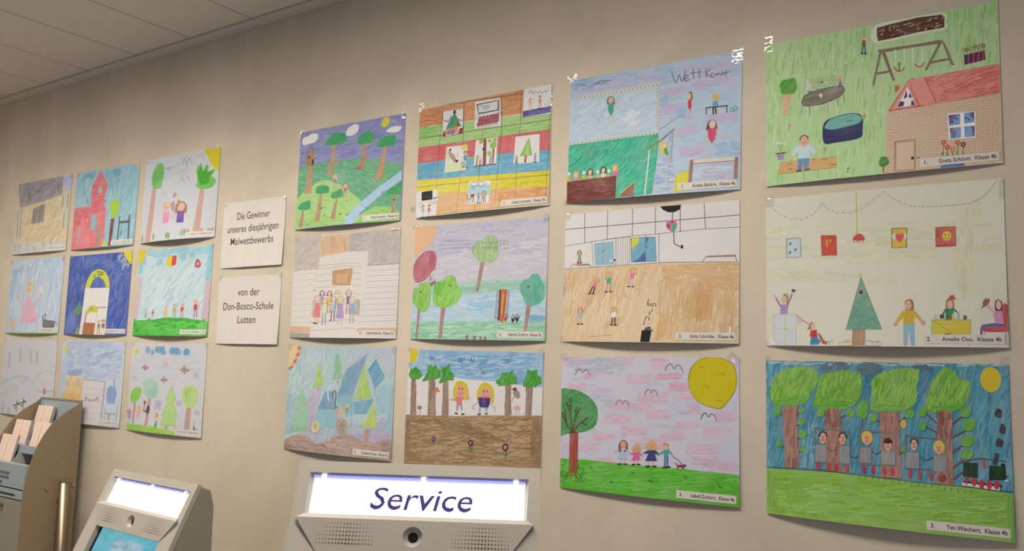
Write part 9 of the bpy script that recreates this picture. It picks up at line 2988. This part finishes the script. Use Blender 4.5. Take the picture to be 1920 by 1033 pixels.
# key: (x, height above eye, turn), slip text, curl (bulge, corner lifts) and label
SHEETS = {
 'A1': (-3.4886, .5325, -.0049, '', (.009, .002, .001), 'faded drawing of a cream school with a grey roof, first of the top row'),
 'A2': (-3.0304, .5282, -.0050, '', (.010, .001, .001), 'drawing of a red church with a pointed tower on blue sky'),
 'A3': (-2.5700, .5282, -.0021, '', (.020, .001, .001), 'drawing of two children with balloons between two hand-shaped trees'),
 'B1': (-3.4946, .2110, -.0005, '', (.010, .000, .001), 'pale blue drawing of a figure in a pink dress beside a grey cat'),
 'B2': (-3.0340, .2080, -.0024, '', (.010, .000, .001), 'dark blue drawing of a white building under a yellow arch'),
 'B3': (-2.5748, .2065, -.0020, '', (.012, .000, .001), 'drawing of children on a bright green hill under a red and yellow flag'),
 'C1': (-3.4917, -.1101, -.0001, '', (.008, .000, .001), 'nearly white pencil drawing partly hidden by the brochure stand'),
 'C2': (-3.0336, -.1139, .0006, '', (.008, .000, .001), 'pale blue drawing of a white building touching the edge of the brochure stand'),
 'C3': (-2.5714, -.1152, .0035, '', (.008, .000, .002), 'drawing of a park with round trees, a fir and brown birds'),
 'D1': (-1.7642, .5242, -.0026, '1.     Paula Augustin,  Klasse 3a', (.013, .001, .001), 'drawing of a tree village with a blue stream and violet sky'),
 'D2': (-1.7628, .2055, .0007, '2.     Linda Holtvogt,  Klasse 3a', (.012, .000, .001), 'pale drawing of a choir standing in a tiled hall'),
 'D3': (-1.7619, -.1150, .0025, '3.     Charlotte Drews,  Klasse 3a', (.010, .000, .003), 'drawing of a blue castle with green fir trees on brown ground'),
 'E1': (-1.2913, .5258, .0044, '1.     Lukas Logemann,  Klasse 3b', (.014, .001, .001), 'drawing of rainbow-coloured bands with eight small white pictures'),
 'E2': (-1.2917, .2043, -.0034, '2.     Heinrich Zurborg,  Klasse 3b', (.011, .000, .002), 'drawing of a pink hot air balloon over a river with cloud-shaped trees'),
 'E3': (-1.2962, -.1195, -.0033, '', (.006, .000, .001), 'drawing of two yellow-haired girls standing above a wide brown field'),
 'F1': (-.8210, .5239, -.0125, '1.     Amelia Baldyga,  Klasse 4a', (.015, .000, .001), 'drawing of a gymnastics contest with a green mat and brown box'),
 'F2': (-.8244, .2027, -.0016, '2.     Emily Schröder,  Klasse 4a', (.014, .000, .002), 'drawing of a sports hall with a tan floor and a disco ball'),
 'F3': (-.8237, -.1253, .0105, '3.     Isabell Zurborg,  Klasse 4a', (.008, .001, .003), 'drawing of a family with a dog under a pink sky and big yellow sun'),
 'G1': (-.3488, .5229, .0044, '1.     Greta Schönig,  Klasse 4b', (.010, .001, .001), 'drawing of a green garden with a swing, a pool and a red-roofed brick house'),
 'G2': (-.3487, .2000, .0036, '2.     Amelie Oso,  Klasse 4b', (.015, .000, .002), 'drawing of a living room with a Christmas tree and four framed pictures'),
 'G3': (-.3486, -.1259, .0064, '3.     Tim Wiechert,  Klasse 4b', (.014, .001, .004), 'drawing of a forest railway with grey cars below tall green trees'),
}
# clear tape strips: sheet -> [(u mm, v mm, width, height, turn degrees)]
TAPES = {
 'G1': [(6, -2, 17, 34, 2), (10, 292, 22, 16, 0), (413, 276, 12, 30, -4)],
 'G2': [(10, 284, 16, 34, 20), (417, 20, 9, 36, 0), (8, 6, 18, 22, 0), (416, 289, 14, 26, 0)],
 'G3': [(3, 6, 9, 34, 2), (414, 3, 14, 36, 3), (418, 290, 10, 24, 0)],
 'F1': [(410, 10, 24, 32, 2), (4, -5, 26, 18, -8), (3, 294, 20, 14, 0)],
 'F2': [(408, 282, 10, 40, 4), (3, 295, 22, 18, 12), (6, 4, 16, 20, 0)],
 'F3': [(409, 4, 30, 22, 40), (6, 3, 18, 18, 0)],
 'E1': [(4, -6, 16, 24, 4), (-12, 270, 18, 16, 10), (416, 40, 10, 26, 0)],
 'E2': [(4, 0, 26, 12, 0), (414, 4, 16, 20, 0)], 'E3': [(5, 2, 20, 16, 0), (414, 3, 16, 20, 0)],
 'D1': [(5, 3, 20, 18, 0), (414, 4, 16, 22, 0)], 'D2': [(404, 2, 34, 12, -6), (5, 3, 16, 18, 0)], 'D3': [(5, 3, 18, 18, 0), (414, 5, 16, 20, 0)],
 'A3': [(410, -1, 22, 14, 6), (5, 3, 18, 18, 0)],
}
for key in ('A1', 'A2', 'B1', 'B2', 'B3', 'C1', 'C2', 'C3'): TAPES[key] = [(5, 3, 18, 16, 0), (414, 3, 16, 18, 0)]

def slip_tris(x0, y0, x1, y1): return np.array([[(x0, y0), (x1, y0), (x1, y1)], [(x0, y0), (x1, y1), (x0, y1)]])
def tape(parent, sh, u, v, w, h, deg):
    c, s = math.cos(math.radians(deg)), math.sin(math.radians(deg)); vs_, fs = [], []
    n = 6
    for i in range(n + 1):
        for j in range(n + 1):
            a, b = (i / n - .5) * w, (j / n - .5) * h
            x, y = u + a * c - b * s, v + a * s + b * c
            on = 0 <= x <= sh.w and 0 <= y <= sh.h
            dd = 1.95 + (sh.d[min(NU, max(0, round(x / sh.du))), min(NV, max(0, round(y / sh.dv)))] * .9 if on else -.9)
            vs_.append(((x - sh.w / 2) / 1000, -max(.5, dd) / 1000, (sh.h / 2 - y) / 1000))
    for i in range(n):
        for j in range(n):
            q = i * (n + 1) + j; fs.append((q, q + 1, q + n + 2, q + n + 1))
    return mesh('tape', vs_, fs, M_TAPE, parent, True)

SEQ = list(SHEETS)
for si, key in enumerate(SEQ):
    x, z, turn, slip, (bu, c0, c1), label = SHEETS[key]
    t = new('pencil_drawing'); t.location = (x, 0, EYE + z); t.rotation_euler = (0, -turn, 0)
    tag(t, label, 'drawing', 'pupils drawings taped to the wall')
    sh = Sheet(420, 297, bu, (c0, c1), si)
    sh.paper(t)
    T, I, lift, tint, stroke = parse(ART[key], si + 3)
    sh.lay('artwork_print', t, T, I, lift, M_CRAYON, tint, stroke)
    top = max(lift) + .05
    if key != 'E3':
        # printed name slip glued in the lower right corner
        y0, y1 = 275.0, 291.0
        x0, x1 = 287.0, 414.0
        ns = sh.lay('name_slip', t, slip_tris(x0, y0, x1, y1), [0, 0], [top], M_PAPER)
        if slip:
            num, name = slip.split('.', 1)
            P1 = text_tris(num + '.', 10.5, 0, .018); P2 = text_tris(name.strip(), 10.5, 0, .018)
            s2 = min(1.0, 92.0 / (P2[:, :, 0].max() + 1e-6))
            P2 = P2 * [s2, 1]
            TT = np.concatenate([P1 * [1, -1] + [x0 + 6, y1 - 4.6], P2 * [1, -1] + [x1 - 4 - P2[:, :, 0].max(), y1 - 4.6]])
            sh.lay('lettering', ns, TT, [0] * len(TT), [top + .04], M_INK)
        else:
            rr = random.Random(si); TT = []; xx = x0 + 14
            while xx < x1 - 8:
                wd = rr.uniform(2.2, 4.4); TT += list(slip_tris(xx, y1 - 9.5 - rr.uniform(0, 2), xx + wd * .6, y1 - 4.6)); xx += wd + (5 if rr.random() < .14 else 0)
            sh.lay('lettering', ns, TT, [0] * len(TT), [top + .04], M_GREYINK)
    for tp in TAPES.get(key, []): tape(t, sh, *tp)

# two printed announcement sheets
for (x, z, turn, lines, label) in (
    (-2.1723, .3798, .0011, ('Die Gewinner', 'unseres diesjährigen', 'Malwettbewerbs'), 'white printed sheet with three lines announcing the painting contest winners'),
    (-2.1723, .1408, .0028, ('von der', 'Don-Bosco-Schule', 'Lutten'), 'white printed sheet naming the school, lower of the two text sheets')):
    t = new('printed_notice'); t.location = (x, 0, EYE + z); t.rotation_euler = (0, -turn, 0)
    tag(t, label, 'notice', 'printed text sheets')
    sh = Sheet(297, 210, .005, (0, .004), int(z * 100)); sh.paper(t)
    TT = []
    for i, ln in enumerate(lines):
        P_ = text_tris(ln, 33, 0, .005, 1.0, 'CENTER')
        want = {'Die Gewinner': 158, 'unseres diesjährigen': 243, 'Malwettbewerbs': 205, 'von der': 103, 'Don-Bosco-Schule': 240, 'Lutten': 86}[ln]
        P_ = P_ * [want / (P_[:, :, 0].max() - P_[:, :, 0].min()), 1]
        TT.append(P_ * [1, -1] + [148, (58, 98, 138)[i] if z > .3 else (60, 104, 146)[i]])
    TT = np.concatenate(TT)
    sh.lay('lettering', t, TT, [0] * len(TT), [.04], M_INK)
    tape(t, sh, 6, 3, 16, 14, 0); tape(t, sh, 292, 4, 14, 18, 0)

# ------------------------------------------------------------------ self-service terminals
def terminal(x, y, top, yaw, tilt, label, text):
    t = new('service_terminal'); t.location = (x, y, 0); t.rotation_euler = (0, 0, yaw)
    tag(t, label, 'terminal', 'self-service terminals')
    st, ct = math.sin(tilt), math.cos(tilt)
    def P(a, s, n=0.0): return Vector((a, -s * st - n * ct, top - s * ct + n * st))     # across, down the slope, out of the face
    W = .21
    def slab(mb, a0, a1, s0, s1, n0, n1):
        v = [P(a, s, n) for a in (a0, a1) for s in (s0, s1) for n in (n0, n1)]
        mb.add(v, [(0, 1, 3, 2), (4, 6, 7, 5), (0, 4, 5, 1), (2, 3, 7, 6), (0, 2, 6, 4), (1, 5, 7, 3)])
    # body: side profile in (y, z)
    b = P(0, .40, -.014); a = P(0, .001, -.014)
    prof = [(a.y, a.z), (.040, top - .018), (.052, top - .06), (.062, .12), (.062, .02), (-.10, .02), (-.10, top - .66), (b.y - .11, top - .50), (b.y - .115, top - .44), (b.y, b.z)]
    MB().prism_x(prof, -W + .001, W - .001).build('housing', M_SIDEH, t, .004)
    top_s, bot_s = .0245, .0916
    OUT = [(-W, 0), (W, 0), (W, .40), (-W, .40)]
    WIN = [(-.190, .0205), (.190, .0205), (.188, .0935), (-.188, .0935)]
    SCR = [(-.165, .108), (.165, .108), (.157, .155), (.157, .372), (-.157, .372), (-.157, .155)]
    loops = [[Vector((q[0], q[1], 0)) for q in lp] for lp in (OUT, WIN, SCR)]
    fr = MB(); flat = OUT + WIN + SCR
    fr.add([P(q[0], q[1], 0) for q in flat], [tuple(f) for f in tessellate_polygon(loops)])
    for lp, dpt in ((OUT, [(q[0], q[1]) for q in OUT]), (WIN, [(-.183, top_s), (.183, top_s), (.183, bot_s), (-.183, bot_s)]), (SCR, [(q[0] * .995, q[1]) for q in SCR])):
        fr.add([P(q[0], q[1], 0) for q in lp] + [P(q[0], q[1], -.0135) for q in dpt], [(i, (i + 1) % len(lp), (i + 1) % len(lp) + len(lp), i + len(lp)) for i in range(len(lp))])
    fr.build('front_frame', M_HOUS, t)
    mb = MB(); slab(mb, -.183, .183, top_s, bot_s, -.0135, -.010)
    sp = mb.build('sign_panel', M_SIGN, t)
    mb = MB(); slab(mb, -.1828, .1828, top_s, top_s + .0035, -.0098, -.002)
    mb.build('lit_reveal_band', M_EDGE_GLOW, sp)  # sign light on the top reveal, put in as a bluish glow
    for ca in (-.165, .008, .168):
        mb = MB(); slab(mb, ca - .004, ca + .004, top_s - .001, top_s + .0058, -.0095, -.0012); mb.build('clip', M_SIGN, sp)
    if text:
        TT = text_tris(text, .0545, .19, .003, 1.0, 'CENTER')
        cap = TT[:, :, 1].max(); TT[:, :, 1] = np.sign(TT[:, :, 1]) * cap * (np.abs(TT[:, :, 1]) / cap) ** .86
        TT = TT * [.175 / (TT[:, :, 0].max() - TT[:, :, 0].min()), 1.0]
        TT = TT - [(TT[:, :, 0].max() + TT[:, :, 0].min()) / 2 - .007, 0]
        vv = [P(p[0], .0785 - p[1], -.0094) for tri in TT for p in tri]
        mesh('lettering', vv, [(3 * i, 3 * i + 1, 3 * i + 2) for i in range(len(TT))], M_VIOLET, sp)
    # chin with the camera dish
    ch = MB()
    A = [P(-.1875, .0925, .0005), P(.1875, .0925, .0005)]
    Bm = [P(-.200, .1015, .0075), P(.200, .1015, .0075)]
    Cc = [P(-.157, .158, .0015), P(.157, .158, .0015)]
    ch.add([*A, *Bm], [(0, 2, 3, 1)])
    ax = Vector((1, 0, 0)); cm = (Cc[0] + Cc[1]) / 2; bm_ = (Bm[0] + Bm[1]) / 2; dn = (cm - bm_).normalized(); nn = ax.cross(dn).normalized()
    if nn.y > 0: nn = -nn
    dc = bm_ + dn * .0265; N = 28
    ring = lambda r, d: [dc + ax * (r * math.cos(2 * math.pi * i / N)) + dn * (r * math.sin(2 * math.pi * i / N)) + nn * d for i in range(N)]
    outer = [Bm[0], Bm[1], Cc[1], Cc[0]]; hole = ring(.0165, 0)
    fl2 = lambda q: Vector(((q - bm_).dot(ax), (q - bm_).dot(dn), 0))
    tri = tessellate_polygon([[fl2(q) for q in outer], [fl2(q) for q in hole]])
    ch.add(outer + hole, [tuple(f) for f in tri])
    back = [P(-.200, .1015, -.002), P(.200, .1015, -.002), P(.157, .158, -.012), P(-.157, .158, -.012)]
    ch.add([*outer, *back], [(0, 3, 7, 4), (3, 2, 6, 7), (2, 1, 5, 6)])
    cho = ch.build('chin_panel', M_HOUS, t)
    cho.data.materials[0] = M_HOUS
    dish = []; fc = []
    prs = [(.0165, 0), (.0150, -.0035), (.0115, -.0075), (.0085, -.009)]
    for r, d in prs: dish += ring(r, d)
    for k_ in range(len(prs) - 1):
        for i in range(N): fc.append((k_ * N + i, k_ * N + (i + 1) % N, (k_ + 1) * N + (i + 1) % N, (k_ + 1) * N + i))
    mesh('camera_dish', dish, fc, M_HOUS, cho, True)
    lens = ring(.0086, -.0088) + [dc + nn * -.0066]
    mesh('camera_lens', lens, [(i, (i + 1) % N, N) for i in range(N)], M_BLACK, cho, True)
    for side in (-1, 1):
        v, f = [], []
        for r_ in range(6):
            for c_ in range(18):
                pa = side * .113 + (c_ - 8.5) * .0055; pd = .0255 + (r_ - 2.6) * .0064
                rad = .0018 - .00095 * abs(c_ - 9) / 9 - .00012 * (5 - r_)
                ctr = bm_ + ax * pa + dn * pd + nn * .0002; n0 = len(v)
                v += [ctr + ax * (rad * math.cos(q * math.pi / 4)) + dn * (rad * math.sin(q * math.pi / 4)) for q in range(8)]; f.append(tuple(range(n0, n0 + 8)))
        tag(mesh('speaker_grille', v, f, M_HOLE, cho), kind='stuff')
    # touch screen set back below the chin
    mb = MB(); slab(mb, -.166, .166, .108, .372, -.0175, -.0135); mb.build('screen_bezel', M_BLACK, t)
    mb = MB(); slab(mb, -.142, .152, .140, .362, -.0132, -.0120); mb.build('touch_screen', M_SCREEN, t)
    kb = MB(); kb.box(-.17, .17, b.y - .10, b.y - .012, top - .437, top - .427); kb.build('key_shelf', M_BLACK, t)
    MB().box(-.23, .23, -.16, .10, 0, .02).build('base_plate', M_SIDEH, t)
    return t

terminal(-.9905, -.5395, EYE - .1791, .5751, .480, 'grey terminal with a lit white sign reading Service', 'Service')
terminal(-2.1539, -.2924, EYE - .3348, -.0397, .440, 'grey terminal with a blank lit sign and blue touch screen', '')

# ------------------------------------------------------------------ brochure stand
XL, XR = -3.315, -3.03
stand = new('brochure_stand'); stand.location = ((XL + XR) / 2, -.12, 0)
tag(stand, 'bronze-grey metal stand with curved sides holding transfer form pads', 'stand')
sx, sy = -(XL + XR) / 2, .12          # to local
curve = [(-.024, 1.4445), (-.051, 1.4225), (-.073, 1.410), (-.094, 1.396), (-.129, 1.364), (-.153, 1.328), (-.174, 1.286), (-.188, 1.240), (-.200, 1.189), (-.206, 1.148), (-.2085, 1.106), (-.2085, .10), (-.19, .06), (-.19, 0), (-.024, 0)]
loc = [(y + sy, z) for y, z in curve]
MB().prism_x(loc, XR + sx - .003, XR + sx).build('side_panel', M_BROWN, stand, .0008)
MB().prism_x(loc, XL + sx, XL + sx + .003).build('side_panel', M_BROWN, stand, .0008)
hw = (XR - XL) / 2 - .003
MB().box(-hw, hw, sy - .030, sy - .026, .05, 1.436).build('back_panel', M_BLUE, stand)
MB().box(-hw, hw, sy - .031, sy - .024, 1.436, 1.4425).build('top_rail', M_BROWN, stand)
# stepped pockets: front lip of each tier (y, top z)
for yy, zz, zb in ((-.078, 1.330, 1.3035), (-.152, 1.282, 1.2545), (-.186, 1.226, 1.2045)):
    MB().box(-hw, hw, yy + sy - .002, yy + sy, zb, zz).build('pocket_front', M_BLUE, stand)
    MB().box(-hw, hw, yy + sy, yy + sy + .045, zb, zb + .003).build('pocket_floor', M_BLUE, stand)
pd = [(-.034 + sy, 1.36), (-.095 + sy, 1.325), (-.155 + sy, 1.27), (-.184 + sy, 1.22), (-.184 + sy, 1.1), (-.034 + sy, 1.1)]
MB().prism_x(pd, -.0015, .0015).build('pocket_divider', M_FORMS, stand)
# slip box front
bx = MB(); bx.box(-hw, hw, -.2045 + sy, -.19 + sy, 1.144, 1.226)
bxo = bx.build('slip_box_front', M_BLUE, stand, .001)
MB().box(-hw, hw, -.1985 + sy, -.19 + sy, 1.1395, 1.144).build('joint', M_DARK, stand)
MB().box(-hw, hw, -.2055 + sy, -.19 + sy, 1.109, 1.1395).build('slot_strip', M_BLUE, stand, .001)
MB().box(-.115, .085, -.2062 + sy, -.2050 + sy, 1.119, 1.1255).build('slot', M_DARK, stand)
MB().box(-hw, hw, -.1985 + sy, -.19 + sy, 1.105, 1.109).build('joint', M_DARK, stand)
MB().box(-hw, hw, -.2055 + sy, -.19 + sy, .12, 1.105).build('lower_front', M_SIDEH, stand, .001)
TT = []
for i, ln in enumerate(('Überweisungen', 'hier einwerfen')):
    q = text_tris(ln, .0185, 0, .012, 1.0, 'CENTER'); TT.append(q + [-.02, 1.1865 - i * .0155])
TT.append(np.array([[(-.028, 1.1615), (-.020, 1.1495), (-.012, 1.1615)]]))
TT = np.concatenate(TT)
mesh('lettering', [(p[0], -.2048 + sy, p[1]) for tri in TT for p in tri], [(3 * i, 3 * i + 1, 3 * i + 2) for i in range(len(TT))], M_INK, bxo)
lk = MB().tube((0.005, -.2055 + sy, 1.083), (0.005, -.214 + sy, 1.083), .008).build('lock', M_STEEL, stand)
MB().box(.0042, .0058, -.2145 + sy, -.2139 + sy, 1.079, 1.087).build('keyhole', M_DARK, lk)
# grab rail on the side panel
xr = XR + sx
ra = MB().tube((xr + .034, -.083 + sy, .42), (xr + .034, -.083 + sy, 1.168), .0185, 28)
rail = ra.build('grab_rail', M_STEEL, stand, 0, False)
rail.data.polygons.foreach_set('use_smooth', [len(p.vertices) == 4 for p in rail.data.polygons])
MB().tube((xr + .034, -.083 + sy, 1.166), (xr + .034, -.083 + sy, 1.1715), .0195, 28).build('rail_cap', M_CHROME, rail)
MB().tube((xr, -.083 + sy, 1.10), (xr + .034, -.083 + sy, 1.10), .009).build('rail_bracket', M_CHROME, rail)
MB().tube((xr, -.083 + sy, .50), (xr + .034, -.083 + sy, .50), .009).build('rail_bracket', M_CHROME, rail)
for yy, zz in ((-.130, 1.143), (-.036, 1.144)):
    MB().tube((xr, yy + sy, zz), (xr + .005, yy + sy, zz), .0052, 12).build('screw', M_CHROME, stand)

# pads of transfer forms, leaning back in the pockets
def pad(x, y, ztop, thick, label):
    h = .105; lean = math.radians(12)
    t = new('form_pad'); t.location = (x, y, ztop - h * math.cos(lean)); t.rotation_euler = (-lean, 0, 0)
    tag(t, label, 'form pad', 'transfer form pads in the stand')
    w = .054
    MB().box(-w, w, 0, thick, 0, h).build('sheets', M_FORMS, t)
    MB().box(-w, w, -.0008, 0, 0, h + .0006).build('top_form', M_FORM, t)
    MB().box(-w, w, 0, thick, h, h + .0006).build('top_edge', M_FORM, t)
    for a, b_, m in ((-.008, -.001, M_FORML), (-.030, -.0285, M_FORMP), (-.040, -.0385, M_FORMP), (.012, .0132, M_FORMP), (.024, .0255, M_FORMP), (.036, .0372, M_FORMP)):
        MB().box(a, b_, -.0011, -.0007, .002, h - .006).build('printed_line', m, t)
pad(-3.245, -.065, EYE - .207, .012, 'pad of pink transfer forms in the rearmost pocket of the stand')
pad(-3.245, -.140, EYE - .256, .012, 'pad of pink transfer forms in the middle pocket, one step down')
pad(-3.105, -.140, EYE - .256, .012, 'pad of pink transfer forms beside the curved side panel')
pad(-3.245, -.182, EYE - .306, .008, 'pad of pink transfer forms in the lowest pocket above the lettering')
